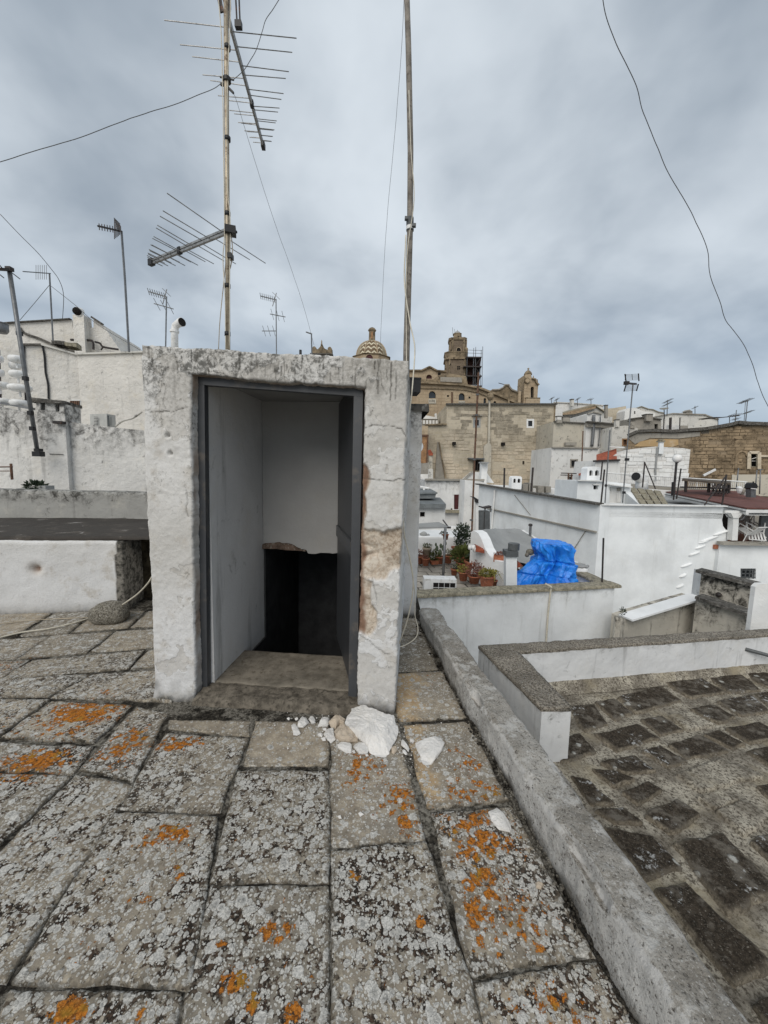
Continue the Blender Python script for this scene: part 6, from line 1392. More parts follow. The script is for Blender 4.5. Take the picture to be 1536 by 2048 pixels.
# cabin on the white house roof
F17 = FP(16.6)
cb = T('roof_cabin', 'white rooftop cabin with a small dark window and pale door', 'roof cabin', P(1200, 1008, 16.6))
w1 = rect(1187, 971, 1196, 979); dr1 = rect(1219, 974, 1245, 1006)
O('front_wall', wall_mb(F17, [(1156, 961), (1206, 962), (1262, 968), (1262, 975)], zr - .05, 2.2, [w1, dr1], .2), M['white'], cb)
pane(F17, w1, cb, M['dark'], .2, 'window'); O('lintel', MB().bar(P(1186, 969, 16.55), P(1199, 969.5, 16.55), .08, .04), M['white2'], cb)
O('door', MB().prism([P(x, y, 16.75) for x, y in rect(1219, 974, 1245, 1006)], (0, .03, 0)), M['farw'], cb)
O('door_pane', MB().prism([P(x, y, 16.72) for x, y in rect(1234, 976, 1241, 982)], (0, .01, 0)), M['fargrey'], cb)
O('door_panel', MB().prism([P(x, y, 16.72) for x, y in rect(1233, 985, 1242, 1004)], (0, .015, 0)), M['farw'], cb)
O('eaves', MB().bar(P(1154, 960.5, 16.5), P(1208, 962, 16.5), .15, .05).bar(P(1218, 969, 16.5), P(1262, 974, 16.5), .2, .05), M['white2'], cb)
# pitched stone roof in front of the cabin
sr = T('stone_roof', 'small pitched grey stone slab roof beside the rooftop cabin', 'roof', P(1300, 1008, 15.2))
Q4 = [P(1255, 973, 17.3), P(1322, 981, 17.3), P(1340, 1012, 14.6), P(1284, 1012, 14.6)]
O('bed', MB().prism([q - np.array((0, 0, .05)) for q in Q4], (0, 0, -.15)), M['tile'], sr)
rr = random.Random(4)
for i in range(4):
    for j in range(3):
        a0, a1, b0, b1 = i / 4 + .03, (i + 1) / 4 - .03, j / 3 + .03, (j + 1) / 3 - .03
        f = lambda a, b: (Q4[0] * (1 - a) + Q4[1] * a) * (1 - b) + (Q4[3] * (1 - a) + Q4[2] * a) * b
        O('roof_slab', MB().prism([f(a0, b0), f(a1, b0), f(a1, b1), f(a0, b1)], (0, 0, -.08)), M['coping'], sr)
O('gable', MB().prism([P(1255, 975, 17.2), P(1284, 1014, 14.7), P(1284, 1020, 14.7), P(1240, 1020, 17.2), P(1240, 975, 17.2)], (.05, .05, 0)), M['white'], sr)
# railing
rl = T('roof_railing', 'white metal railing running along the far edge of the white house roof', 'railing', P(1340, 970, 21))
ra, rb = (1200, 945, 21.5), (1494, 964, 20.5)
def rp_(t, dy=0): return P(ra[0] + (rb[0] - ra[0]) * t, ra[1] + (rb[1] - ra[1]) * t + dy, ra[2] + (rb[2] - ra[2]) * t)
O('top_rail', MB().tube([rp_(0), rp_(1)], .035, 6), M['whitep'], rl); O('bottom_rail', MB().tube([rp_(0, 19), rp_(1, 22)], .03, 6), M['greymetal'], rl)
for k in range(74):
    t = k / 73; big = k % 8 == 0
    O('baluster', MB().tube([rp_(t), rp_(t + .004, 12), rp_(t, 20)], .028 if big else .013, 5), M['whitep'], rl)
O('deck_edge', MB().bar(rp_(-.0, 22), rp_(1.02, 25), .4, .18), M['fargrey'], rl)
# lamp
lp = T('globe_lamp', 'white globe lamp on a black post above the roof railing', 'lamp', P(1348, 988, 18.5))
O('post', MB().tube([P(1347, 990, 18.5), P(1353, 924, 18.5)], .05, 8), M['black'], lp, smooth=True); O('globe', MB().ball(P(1354.5, 917, 18.5), .20, 20, 14), M['globe'], lp, smooth=True)
O('collar', MB().lathe(P(1353.5, 926, 18.5), [(.06, 0), (.09, .05), (.10, .07)], 10), M['black'], lp)
O('base', MB().tube([P(1346, 991, 18.5), P(1347.5, 964, 18.5)], .085, 8), M['black'], lp)
# posts standing on the roof
def ipost(label, b, t, d, brace=None, r=.03):
    root = T('iron_post', label, 'post', P(*b, d), 'iron posts on the white house roof')
    O('upright', MB().tube([P(*b, d), P(*t, d)], r, 6), M['steel'], root)
    if brace: O('brace', MB().tube([P(*brace[0], d), P(*brace[1], d - .3)], r * .85, 6), M['steel'], root)
ipost('dark post touching the right side of the larger chimney turret', (1201, 962), (1205, 922), 16.9)
ipost('dark post right of the small cabin window', (1202, 1006), (1209, 939), 14.6)
ipost('dark post with one long brace left of the globe lamp', (1285, 975), (1289.5, 924), 17.2, ((1290, 926), (1311, 978)))
ipost('dark post directly in front of the globe lamp base', (1347, 1000), (1351, 935), 16.0)
ipost('dark post just right of the globe lamp', (1353, 998), (1362, 937), 16.2)
ipost('dark post with a slanting brace in front of the red-brown roof', (1444, 1011), (1453, 949), 14.4, ((1453, 951), (1409, 1010)))
ipost('thin dark post left of the small white chimney turret', (1008, 982), (1009, 936), 22, r=.05)
ipost('thin dark post right of the small white chimney turret', (1062, 988), (1066, 935), 20.5, r=.05)
# antenna with grid panel, two plain masts
pa = T('tv_antenna', 'antenna with curved grid panel standing before the rooftop cabin', 'tv antenna', P(1246, 1006, 14.6))
O('pole', MB().tube([P(1229, 1006, 14.6), P(1238, 935, 14.6), P(1253, 925, 14.6), P(1265, 768, 14.6)] if False else [P(1245, 1006, 14.6), P(1254, 900, 14.6), P(1266, 768, 14.6)], .022, 8), M['greysteel'], pa)
mb = MB()
for x0, x1 in ((1252, 1251), (1264, 1266), (1277, 1278)): mb.tube([P(x0, 749, 14.5), P(x1 - 1, 760, 14.7)], .012, 4)
for x0, x1, y0, y1 in ((1250, 1252, 748, 762), (1277, 1278, 747, 762), (1252, 1248, 770, 783), (1277, 1273, 768, 782)): mb.tube([P(x0, y0, 14.5), P(x1, y1, 14.6)], .022, 5)
for k in range(6): mb.tube([P(1251, 749 + k * 2.3, 14.5), P(1278, 748 + k * 2.3, 14.5)], .007, 4); mb.tube([P(1251 - k * .6, 771 + k * 2.3, 14.5), P(1277 - k * .6, 769 + k * 2.3, 14.5)], .007, 4)
O('reflector', mb, M['steel'], pa); O('boom', MB().bar(P(1249, 766, 14.2), P(1272, 768, 14.9), .06, .06).box(P(1253, 766, 14.3), (.16, .1, .12)), M['steel'], pa)
O('clamp', MB().box(P(1254, 919, 14.55), (.12, .1, .10)), M['black'], pa); O('clamp', MB().box(P(1248, 985, 14.55), (.08, .09, .09)), M['black'], pa)
nm = T('roof_mast', 'slim grey mast with a black box before the rooftop cabin door', 'mast', P(1210, 1006, 14.4))
O('pole', MB().tube([P(1210, 1006, 14.4), P(1213, 960, 14.4), P(1220, 860, 14.4)], .022, 6), M['greysteel'], nm); O('box', MB().ball(P(1212, 971, 14.35), .055, 8, 6), M['black'], nm)
tm = T('roof_mast', 'tall thin rusty mast rising from the pot terrace past the tan building', 'mast', P(941, 1135, 13.5))
O('pole', MB().tube([P(941, 1128, 13.2), P(946, 1000, 13.2), P(950, 900, 13.2), P(956, 770, 13.2), P(957, 745, 13.2)], .032, 6), M['rust'], tm)
for y in (789, 830, 919, 1040): O('clamp', MB().box(P(955 - (y - 790) * .05, y, 13.2), (.09, .07, .05)), M['greymetal'], tm)
O('arm', MB().tube([P(946, 830, 13.2), P(960, 830, 13.2)], .015, 5), M['rust'], tm)
lampb = T('flue_pipe', 'white square flue with a black hooded top beside the tall rusty mast', 'flue', P(958, 1110, 12.8))
O('shaft', box_px(951.5, 957, 1005, 1130, 12.9, .09), M['white2'], lampb); O('hood', MB().prism([P(940, 992, 12.8), P(949, 994, 12.8), P(957, 999, 12.8), P(957, 1006, 12.8), P(951, 1005, 12.8), P(950, 998, 12.8), P(943, 994, 12.8)], (0, .12, 0)), M['black'], lampb)
db = T('roof_tank', 'grey metal cabinet under a small sheet canopy against the street wall', 'cabinet', P(968, 1058, 15))
O('body', box_px(957, 980, 1023, 1060, 15, .5), M['greymetal'], db); O('canopy', MB().prism([P(958, 1012, 15), P(970, 1015, 15), P(983, 1012, 15), P(983, 1015, 15), P(970, 1018, 15), P(958, 1014, 15)], (0, .4, 0)), M['steel'], db)
O('canopy_post', MB().tube([P(970, 1016, 15.1), P(970, 1024, 15.1)], .03, 5).tube([P(981, 1014, 15.1), P(981, 1024, 15.1)], .03, 5), M['greysteel'], db); O('seam', MB().bar(P(969, 1024, 14.98), P(968, 1058, 14.98), .02, .02), M['steel'], db)
sp_ = T('vent_pipe', 'thin grey vent pipe with a dark cap before the street wall', 'vent pipe', P(1060, 1070, 13)); O('pipe', MB().tube([P(1060, 1075, 13), P(1061, 1052, 13)], .045, 8), M['greysteel'], sp_); O('cap', MB().ball(P(1061, 1050, 13), .075, 8, 6, .7), M['steel'], sp_)
bd = T('bent_flue', 'fat white bent flue with a black mouth on the white house roof', 'flue', P(1282, 975, 18))
O('pipe', MB().tube([P(1283, 980, 18), P(1283, 966, 18), P(1281, 957, 18), P(1272, 953, 17.7)], [.27, .25, .22, .2], 14), M['whitep'], bd, smooth=True); O('mouth', MB().tube([P(1273, 953, 17.72), P(1271, 952.6, 17.68)], .185, 14), M['black'], bd)
# bench and clutter behind the red roof
bn = T('long_table', 'long dark wooden table on the far roof terrace under the railing', 'table', P(1415, 985, 18.6))
O('top', MB().prism([P(1364, 958, 18.4), P(1462, 966, 18.2), P(1462, 962, 19.2), P(1366, 956, 19.2)], (0, 0, -.09)), M['steel'] if False else simple('dark_wood', (.085, .07, .055), .8, var=.3, sc=5), bn)
for x, y0, y1 in ((1372, 961, 984), (1418, 964, 985), (1458, 966, 986)): O('leg', MB().bar(P(x, y0, 18.5), P(x - 1, y1, 18.5), .09, .09), M['steel'], bn)
O('shelf', MB().bar(P(1364, 974, 18.9), P(1472, 977, 18.9), .3, .06), M['steel'], bn)
rr = random.Random(6)
for k in range(5):
    x = 1426 + k * 6.5; ch = T('folded_chair', ('first', 'second', 'third', 'fourth', 'fifth')[k] + ' dark folded chair from the left at the long table', 'chair', P(x, 987, 18.0), 'dark folded chairs at the long table')
    O('frame', MB().tube([P(x - 2, 987, 18.0), P(x + 3, 968, 18.3)], .03, 5).tube([P(x + 3, 987, 18.0), P(x - 2, 968, 18.3)], .03, 5), M['steel'], ch); O('seat', MB().bar(P(x - 2, 977, 18.05), P(x + 3, 977, 18.05), .25, .05), M['steel'], ch)
O('plank', MB().bar(P(1407, 951, 20), P(1431, 939, 20), .06, .1), M['whitep'], label='white plank leaning over the roof railing', cat='plank')
for k, (x, y) in enumerate(((1478, 982), (1485, 984), (1491, 986), (1497, 989))):
    c = P(x, y, 17.5); mb = MB().lathe(c, [(.06, -.1), (.11, 0), (.12, .14), (.05, .2)], 8); mb.v = [tuple(q) for q in roughen(np.array(mb.v), .05, 8)]
    O('terrace_clutter', mb, M['fargrey'] if k % 2 else M['whitep'], label=('grey jug', 'white jug', 'small grey jug', 'small white jug')[k] + (' just right of the railing end', ' second from the railing end', ' left of the black hooded flue', ' closest to the black hooded flue')[k], cat='jug')
hf = T('hooded_flue', 'grey metal flue with a black rounded hood at the right edge', 'flue', P(1508, 992, 16.5)); O('body', box_px(1502, 1512, 977, 995, 16.5, .25), M['greysteel'], hf); O('hood', MB().prism([P(x, y, 16.45) for x, y in ((1501, 976), (1504, 968), (1508, 965), (1514, 968), (1516, 973), (1514, 978), (1503, 978))], (0, .3, 0)), M['black'], hf); O('stub', MB().tube([P(1506, 966, 16.5), P(1507, 963, 16.5)], .03, 5), M['black'], hf)
O('band', MB().bar(P(1502, 977, 16.44), P(1514, 978, 16.44), .03, .03), M['whitep'], hf)
# ------------------------------------------------------------------ red-brown roofed pavilion
A0, A1, A2_, A3 = P(1331, 985, 20.0), P(1493, 1018, 13.7), P(1660, 1019, 13.9), P(1478, 984, 19.5)
A3b = P(1545, 1000, 17.5)
pv = T('pavilion', 'open pavilion with a red-brown sloping roof and white post on the right', 'pavilion', P(1500, 1090, 14))
O('roof', MB().prism([A0, A1, A2_, P(1640, 1012, 16), A3b, A3, P(1380, 981, 20.5)], (0, 0, .05)), M['redroof'], pv)
O('fascia', MB().prism([A0 - (0, 0, .02), A1 - (0, 0, .02), A1 - (0, 0, .20), A0 - (0, 0, .20)], (.12, .02, 0)).prism([A1 - (0, 0, .025), A2_ - (0, 0, .025), A2_ - (0, 0, .14), A1 - (0, 0, .14)], (0, .12, 0)), M['white2'], pv)
O('fascia_strip', MB().bar(A0 - (0.03, 0, .10), A1 - (0.03, 0, .10), .02, .03), M['greymetal'], pv)
O('soffit', MB().prism([A0 - (0, 0, .21), A1 - (-.1, -.1, .21), A2_ - (0, -.1, .21), A3 - (0, 0, .21)], (0, 0, -.03)), M['white2'], pv)
O('beam', MB().bar(P(1447, 1024, 14.2), P(1500, 1025, 14.0), .2, .12).bar(P(1488, 1024, 14.1), P(1640, 1024, 14.1), .18, .14), M['white2'], pv)
O('post', MB().prism([P(1464, 1081, 13.95), P(1475, 1081, 13.95), P(1478, 1034, 13.95), P(1467, 1034, 13.95)], (0, .22, 0)), M['white2'], pv)
O('capital', MB().prism([P(1467, 1036, 13.9), P(1478, 1036, 13.9), P(1487, 1026, 13.9), P(1462, 1026, 13.9)], (0, .28, 0)), M['white2'], pv)
O('bracket', MB().tube(jig([P(x, y, 13.95) for x, y in ((1480, 1040), (1486, 1037), (1490, 1030), (1488, 1026))], 0, 0), .02, 5).tube(jig([P(x, y, 13.95) for x, y in ((1463, 1036), (1458, 1034), (1454, 1029), (1450, 1027))], 0, 0), .02, 5), M['greysteel'], pv)
F136 = FP(14.05); wl3 = rect(1481, 1137, 1512, 1158)
O('parapet', wall_mb(F136, [(1440, 1087), (1640, 1090)], -9, .35, [wl3], .18), M['white'], pv)
pane(F136, wl3, pv, M['glass'], .16, 'window', bars=(4, 3), barmat=M['greymetal']); O('window_sill', MB().bar(P(1478, 1160, 13.98), P(1516, 1161, 13.98), .12, .06), M['whitebright'], pv)
O('ledge', MB().bar(P(1440, 1086, 13.95), P(1640, 1089, 13.95), .3, .10), M['fargrey'], pv)
O('back_wall', MB().prism([P(x, y, 19) for x, y in ((1440, 1075), (1640, 1075), (1640, 1005), (1440, 1020))], (0, .2, 0)), M['fargrey'], pv)
O('dark_panel', MB().prism([P(x, y, 14.9) for x, y in ((1446, 1062), (1457, 1060), (1460, 1027), (1446, 1027))], (0, .1, 0)), M['dark'], pv)
O('inner_wall', MB().prism([P(x, y, 15.5) for x, y in ((1457, 1052), (1464, 1052), (1464, 1027), (1457, 1027))], (0, .1, 0)).prism([P(x, y, 15.6) for x, y in ((1490, 1048), (1499, 1048), (1500, 1028), (1488, 1028))], (0, .1, 0)), M['white2'], pv)
O('grey_panel', MB().prism([P(x, y, 14.6) for x, y in ((1518, 1085), (1640, 1085), (1640, 1027), (1524, 1027))], (0, .1, 0)), M['greymetal'], pv)
O('floor', MB().prism([P(x, 1091, 14.1) * (1, 0, 0) + (0, dd, P(1480, 1090, 14.1)[2] - .02) for x, dd in ((1430, 14.1), (1660, 14.1), (1660, 19.1), (1430, 19.1))], (0, 0, -.15)), M['terracotta'], pv)
def chair(label, c, rz, tilt, s=1.0):
    root = T('plastic_chair', label, 'chair', c, 'tumbled white plastic chairs in the pavilion')
    R_ = Matrix.Rotation(rz, 3, 'Z') @ Matrix.Rotation(tilt, 3, 'X'); f = lambda x, y, z: np.array(c) + np.array(R_ @ Vector((x, y, z))) * s
    def slab_(pts, th): return MB().prism([f(*p) for p in pts], np.array(R_ @ Vector(th)))
    O('seat', slab_([(-.22, -.2, .42), (.22, -.2, .42), (.2, .22, .40), (-.2, .22, .40)], (0, 0, .025)), M['whitep'], root)
    for k in range(6): x = -.2 + k * .08; O('back_slat', MB().bar(f(x, .22, .42), f(x * 1.1, .34, .85), .045, .015), M['whitep'], root)
    O('top_rail', MB().bar(f(-.24, .34, .86), f(.24, .34, .86), .05, .03), M['whitep'], root)
    for x in (-.22, .22):
        O('leg', MB().bar(f(x, -.2, .42), f(x * 1.2, -.25, 0), .04, .03), M['whitep'], root); O('leg', MB().bar(f(x, .2, .42), f(x * 1.2, .3, 0), .04, .03), M['whitep'], root)
        O('armrest', MB().bar(f(x * 1.1, -.22, .64), f(x * 1.1, .28, .66), .05, .025).bar(f(x * 1.1, -.22, .64), f(x, -.2, .42), .03, .03), M['whitep'], root)
zfl = P(1480, 1086, 14.3)[2]
chair('white plastic chair with a slatted back facing out beside the pavilion post', (P(1484, 1080, 14.6)[0], 14.75, zfl + .05), .3 + math.pi, -.5)
chair('white plastic chair tipped on its side in the middle of the pavilion heap', (P(1502, 1080, 15.0)[0], 15.2, zfl + .45), 1.2, 1.9)
chair('white plastic chair legs-up at the right of the pavilion heap', (P(1515, 1076, 14.7)[0], 14.9, zfl + .55), -.6, 2.4)
chair('white plastic chair lying far back under the pavilion roof', (P(1496, 1070, 16.5)[0], 16.8, zfl + .3), 2.2, 1.2)
# ------------------------------------------------------------------ stained gable walls between
GS = VP(1240, 6.9, 1400, 7.4); GS2 = VP(1388, 7.4, 1520, 6.6)
sg = T('stained_gable', 'stained beige gable wall with dark rain streaks behind the pebbly coping', 'wall', GS.at(1330, 1262))
O('left_wall', wall_mb(GS, [(1250, 1238), (1280, 1228), (1320, 1216), (1393, 1195)], -3, .3), M['gablestain'], sg)
O('right_wall', wall_mb(GS2, [(1392, 1195), (1400, 1194), (1450, 1210), (1508, 1229), (1530, 1236)], -3, .3), M['gablestain'], sg)
O('coping', MB().bar(GS.at(1250, 1235) + GS.n * .01, GS.at(1393, 1192) + GS.n * .01, .30, .035), M['whitebright'], sg); O('coping', MB().bar(GS2.at(1398, 1192) + GS2.n * .01, GS2.at(1530, 1236) + GS2.n * .01, .34, .05), M['darkcoping'], sg)
O('kerb', MB().bar(P(1240, 1240, 7.7), P(1390, 1190, 8.0), .12, .06), M['whitebright'], sg)
U2 = VP(1396, 7.75, 1525, 6.95)
ug = T('upper_gable', 'beige upper gable wall with dark coping at the right edge', 'wall', U2.at(1450, 1200))
O('wall', wall_mb(U2, [(1403, 1143), (1450, 1155), (1520, 1171)], -3, .25), M['gablestain'], ug); O('coping', MB().bar(U2.at(1398, 1140) + U2.n * .02, U2.at(1520, 1170) + U2.n * .02, .3, .06), M['darkcoping'], ug)
O('end_wall', MB().prism([P(1389, 1192, 7.9), P(1401, 1193, 7.72), P(1405, 1142, 7.72), P(1395, 1141, 7.9)], (.05, .15, 0)), M['white2'], ug)
O('spout', MB().ball(U2.at(1438, 1189) + U2.n * .02, .05, 8, 6), M['steel'], ug)
F43 = FP(4.55)
rw = T('white_stub_wall', 'bright white rough wall stub at the right edge behind the coping', 'wall', P(1525, 1250, 4.6)); O('wall', wall_mb(F43, [(1511, 1174), (1518, 1168), (1640, 1163)], ZT - 1, .06), M['white2'], rw)
sw = T('low_stone_wall', 'small grey stained wall end below the white house', 'wall', P(1235, 1262, 6.7)); mb, A = rough_box(P(1232, 1262, 6.75), P(1246, 1262, 6.75), (0.02, .12), -3, P(1235, 1236, 6.75)[2], P(1248, 1237, 6.75)[2], .05, .02, 6); O('wall', mb, M['gablestain'], sw, smooth=True)
O('weed', bush(P(1246, 1222, 6.7), .04, .04, .07, 120, .03, random.Random(2)), M['leafdark'], label='small dark weed sprouting at the foot of the white house', cat='weed')
# ------------------------------------------------------------------ nearer houses left of the tan building
F22 = FP(20.0)
gh = T('grey_roof_house', 'white hut with a stepped grey membrane roof left of the red shutter', 'house', P(850, 1060, 20))
hh = rect(840, 1024, 850, 1034)
O('front_wall', wall_mb(F22, [(770, 1008), (891, 1010)], -9, 3, [hh], .3), M['white2'], gh); pane(F22, hh, gh, M['dark'], .3, 'opening')
def slopebox(pts_front, pts_back, th): return MB().prism([P(*q) for q in pts_front + pts_back[::-1]], (0, 0, -th))
O('lower_roof', slopebox([(760, 1006, 19.7), (892, 1008, 19.7)], [(760, 990, 22.6), (880, 995, 22.6)], .22), M['greyroof'], gh)
O('upper_roof', MB().prism([P(760, 998, 21), P(870, 997, 21), P(873, 985, 21), P(760, 985, 21)], (0, 2.0, 0)), M['greyroof'], gh)
O('upper_roof_sheet', slopebox([(760, 986, 20.9), (875, 985, 20.9)], [(760, 977, 23.2), (860, 977, 23.2)], .08), M['greyroof'], gh)
O('ridge_pipe', MB().tube([P(826, 972, 22.5), P(858, 977, 22.5)], .08, 6).tube([P(848, 975, 22.5), P(848, 982, 22.4)], .06, 6), M['whitep'], gh)
F28b = FP(29.0)
rs = T('red_shutter_house', 'white stained house with a closed dark red shutter', 'house', P(905, 1050, 29))
rsw = rect(908, 989, 929, 1019)
O('front_wall', wall_mb(F28b, [(850, 960), (968, 961)], -9, 4, [rsw], .12), plaster('shutter_house_wash', (.67, .67, .665), amt=.35, streak=.3, sc=.7, bump=.5, zt=(P(900, 958, 29)[2], 1.2, .7), stain=(.2, .2, .19)), rs)
for k, (x0, x1) in enumerate(((908.5, 918), (918.6, 928.5))): O('shutter', MB().prism([F28b.at(*q) for q in rect(x0, 989.5, x1, 1018.5)], (0, .06, 0)), M['shutter'], rs)
O('sill', MB().bar(P(906, 1020, 28.9), P(931, 1020, 28.9), .2, .08), M['whitebright'], rs); O('ledge', MB().bar(P(888, 1022.5, 28.8), P(950, 1023, 28.8), .4, .22), M['coping'], rs)
O('coping', MB().bar(P(850, 959, 28.9), P(968, 960, 28.9), .3, .14), M['fargrey'], rs)
for x in (903, 935): O('vent_hole', MB().box(P(x, 1018, 28.98), (.10, .04, .10)), M['dark'], rs)
cs = T('chimney_stack', 'broad white chimney stack in front of the tan building window', 'chimney', P(968, 975, 30)); mb, A = rough_box(P(961, 975, 30), P(973, 975, 30), (0, .6), -3, P(961, 926, 30)[2], P(973, 926, 30)[2], .15, .05, 1.2); O('shaft', mb, M['white2'], cs); O('cap', MB().bar(P(960, 925, 29.9), P(975, 926, 29.9), .9, .1), M['concrete'], cs)
O('slope_wall', MB().prism([P(x, y, 31) for x, y in ((925, 962), (937, 952), (946, 944), (973, 944), (988, 966))], (0, 1, 0)), M['white2'], cs)
O('slope_coping', MB().bar(P(926, 960, 30.9), P(939, 948, 30.9), .2, .12).bar(P(939, 948, 30.9), P(946, 943, 30.9), .2, .12), M['fargrey'], cs)
# ------------------------------------------------------------------ tan stone building
FT = FP(45.0)
tb = T('tan_stone_building', 'broad tan stone building with three windows and a flue pipe', 'building', P(1000, 985, 45))
w_a, w_b, w_c, w_d = rect(946, 836, 961, 855), rect(1053, 838, 1068, 856), rect(945, 919, 963, 943), rect(1045, 922, 1049, 929)
prof_ = [(852, 852), (893, 849), (893.5, 809), (1040, 810), (1112, 809)]
O('front_wall', wall_mb(FT, prof_, -9, 14, [w_a, w_b, w_c, w_d], .3), M['tan'], tb)
zc_ = 810
cmb = courses(FT, [(853, 985), (1109, 985), (1111, 811), (894, 811), (894, 851), (853, 853)], [w_a, w_b, w_c, w_d], .95, .42, 5, out=.05, gap=.03, skip=.30)
O('stone_course', cmb, M['tanblock'], tb, kind='stuff')
O('coping', MB().bar(P(892, 808.5, 44.9), P(1113, 808.5, 44.9), .5, .16), M['darkcoping'], tb); O('coping', MB().bar(P(850, 850, 44.9), P(893, 848.5, 44.9), .5, .16), M['churchdark'], tb)
pane(FT, w_a, tb, M['glass'], .25, 'pane', 'window', M['concrete'], .22); pane(FT, w_b, tb, M['glass'], .25, 'pane', 'window', M['whitep'], .20); pane(FT, w_c, tb, M['dark'], .3, 'pane', 'window', M['coping'], .10); pane(FT, w_d, tb, M['dark'], .25, 'opening')
O('lintel', MB().bar(P(936, 917, 44.7), P(967, 918, 44.7), .9, .16), M['greymetal'], tb); O('window_bar', MB().bar(P(955, 920, 44.96), P(955, 943, 44.96), .10, .06), M['steel'], tb); O('lintel', MB().bar(P(944, 831, 44.8), P(964, 831, 44.8), .3, .1), M['fargrey'], tb)
FTp = FP(44.6)
O('flue', MB().prism([FTp.at(x, y) for x, y in ((975, 960), (981, 960), (983, 892), (980, 886), (981, 798), (978, 798), (976, 886), (968, 892), (967, 930), (975, 932))], (0, .35, 0)), M['farbeige'], tb); O('flue_pot', MB().lathe(P(980, 800, 44.5), [(.2, 0), (.38, .25), (.38, .55), (.22, .75)], 10), M['churchdark'], tb)
O('buttress', MB().prism([FTp.at(x, y) for x, y in ((870, 957), (890, 957), (886, 925), (880, 893), (877, 884), (875, 884))], (0, .5, 0)), M['fargrey'], tb); O('buttress_edge', MB().bar(P(878, 884, 44.4), P(891, 957, 44.4), .3, .12), M['churchdark'], tb)
for x, y in ((908, 887), (1006, 888)): O('rain_spout', MB().box(P(x, y, 44.7), (.35, .5, .35)), M['dark'], tb)
O('quoin', MB().tube([P(1110, 812, 44.9), P(1104, 978, 44.9)], .08, 5), M['churchdark'], tb)
# left fragments between pier and tan building
F43_ = FP(43.0)
bl_ = T('brown_door_house', 'narrow stone house with an ochre panelled door behind the pier', 'house', P(845, 970, 43))
O('front_wall', wall_mb(F43_, [(770, 846), (856, 852)], -9, 5), M['church'], bl_); O('door', MB().prism([P(x, y, 42.9) for x, y in rect(836, 873, 854, 926)], (0, .1, 0)), M['wood'], bl_); O('door_frame', MB().bar(P(834, 871, 42.85), P(857, 871, 42.85), .15, .2).bar(P(855.5, 871, 42.85), P(853.5, 926, 42.85), .2, .15), M['rust'], bl_)
O('low_wall', MB().prism([P(x, y, 41) for x, y in ((770, 965), (858, 965), (858, 925), (836, 928), (770, 928))], (0, 1, 0)), M['fargrey'], bl_); O('white_wall', MB().prism([P(x, y, 39) for x, y in ((770, 985), (862, 985), (862, 948), (770, 950))], (0, 1, 0)), M['white2'], bl_)
ld = T('balustrade_house', 'pale roofed house with a grey block balustrade behind the pier cap', 'house', P(860, 855, 50)); F50 = FP(50)
O('front_wall', wall_mb(F50, [(770, 838), (838, 836), (876, 838), (878, 840)], -2, 4), M['fargrey'], ld); O('roof', MB().prism([P(770, 828, 49.8), P(838, 828, 49.8), P(869, 834, 49.8), P(876, 838, 49.8), P(770, 836, 49.8)], (0, 4, 0)), M['farw'], ld)
for k in range(6): O('block', MB().prism([P(x, y, 49.85) for x, y in rect(839.5 + k * 6.4, 840.5, 843.5 + k * 6.4, 848)], (0, .2, 0)), M['farw'], ld)
O('chimney_block', MB().prism([P(x, y, 49.7) for x, y in ((871, 838), (874, 838), (873, 826), (870, 827))], (0, .5, 0)), M['farw'], ld)
tc_ = T('terracotta_chimney', 'stone chimney shaft with a red terracotta cowl behind the pier', 'chimney', P(862, 945, 38)); O('shaft', box_px(859, 865, 910, 965, 38, .4), M['farbeige'], tc_); O('cowl', MB().prism([P(x, y, 37.9) for x, y in ((858, 911), (866, 911), (866, 907), (861, 899), (857, 900), (857, 905))], (0, .5, 0)), M['redtile'], tc_); O('base', box_px(857.5, 866, 938, 970, 37.9, .6), M['far'], tc_)
ds = T('satellite_dish', 'pale round satellite dish half hidden by the plastered pier', 'satellite dish', P(836, 905, 18)); c = P(834, 893, 18); O('dish', MB().prism([c + np.array((math.cos(q) * .29, 0, math.sin(q) * .29)) for q in np.linspace(0, 2 * math.pi, 24, endpoint=False)], (0, .05, 0)), M['greysteel'] if False else simple('pale_dish', (.50, .53, .55), .5, var=.08), ds); O('pole', MB().tube([c - (0, -.1, .0), c - (0, -.1, 1.4)], .04, 6), M['greysteel'], ds)
# ------------------------------------------------------------------ church complex
FC = FP(75.0)
ch = T('church', 'large sandstone church with bell tower and arched windows on the hill', 'church', P(950, 860, 75))
cw = [arch(857.5, 782, 871.5, 796.5), arch(917.5, 786, 929.5, 800.5), arch(967, 796, 972.5, 808), arch(987, 802, 992.5, 812), rect(894, 790, 898, 794), rect(937, 793, 941, 797)]
O('nave_wall', wall_mb(FC, [(760, 763), (836, 764), (925, 769), (958, 775), (990, 787), (1038, 807)], 3, 10, cw, .6), M['church'], ch)
for h in cw: pane(FC, h, ch, M['glass'], .5, 'window')
for x0, x1, y in ((857, 872, 798), (917, 930, 802)): O('window_apron', MB().prism([P(x, yy, 74.85) for x, yy in rect(x0, y, x1, y + 9)], (0, .1, 0)), M['farbeige'], ch); [O('apron_slot', MB().box(P(x0 + 3 + k * 4, y + 4, 74.8), (.1, .1, .35)), M['dark'], ch) for k in range(3)]
def cornice(pts, d, w, h, mat='churchdark', par=None):
    mb = MB()
    for a, b in zip(pts, pts[1:]): mb.bar(P(*a, d), P(*b, d), w, h)
    return O('cornice', mb, M[mat], par or ch)
cornice([(760, 764), (836, 765), (925, 770), (958, 776), (990, 788), (1038, 808)], 74.7, .8, .35); cornice([(836, 776), (925, 779), (952, 784), (985, 797)], 74.9, .3, .15)
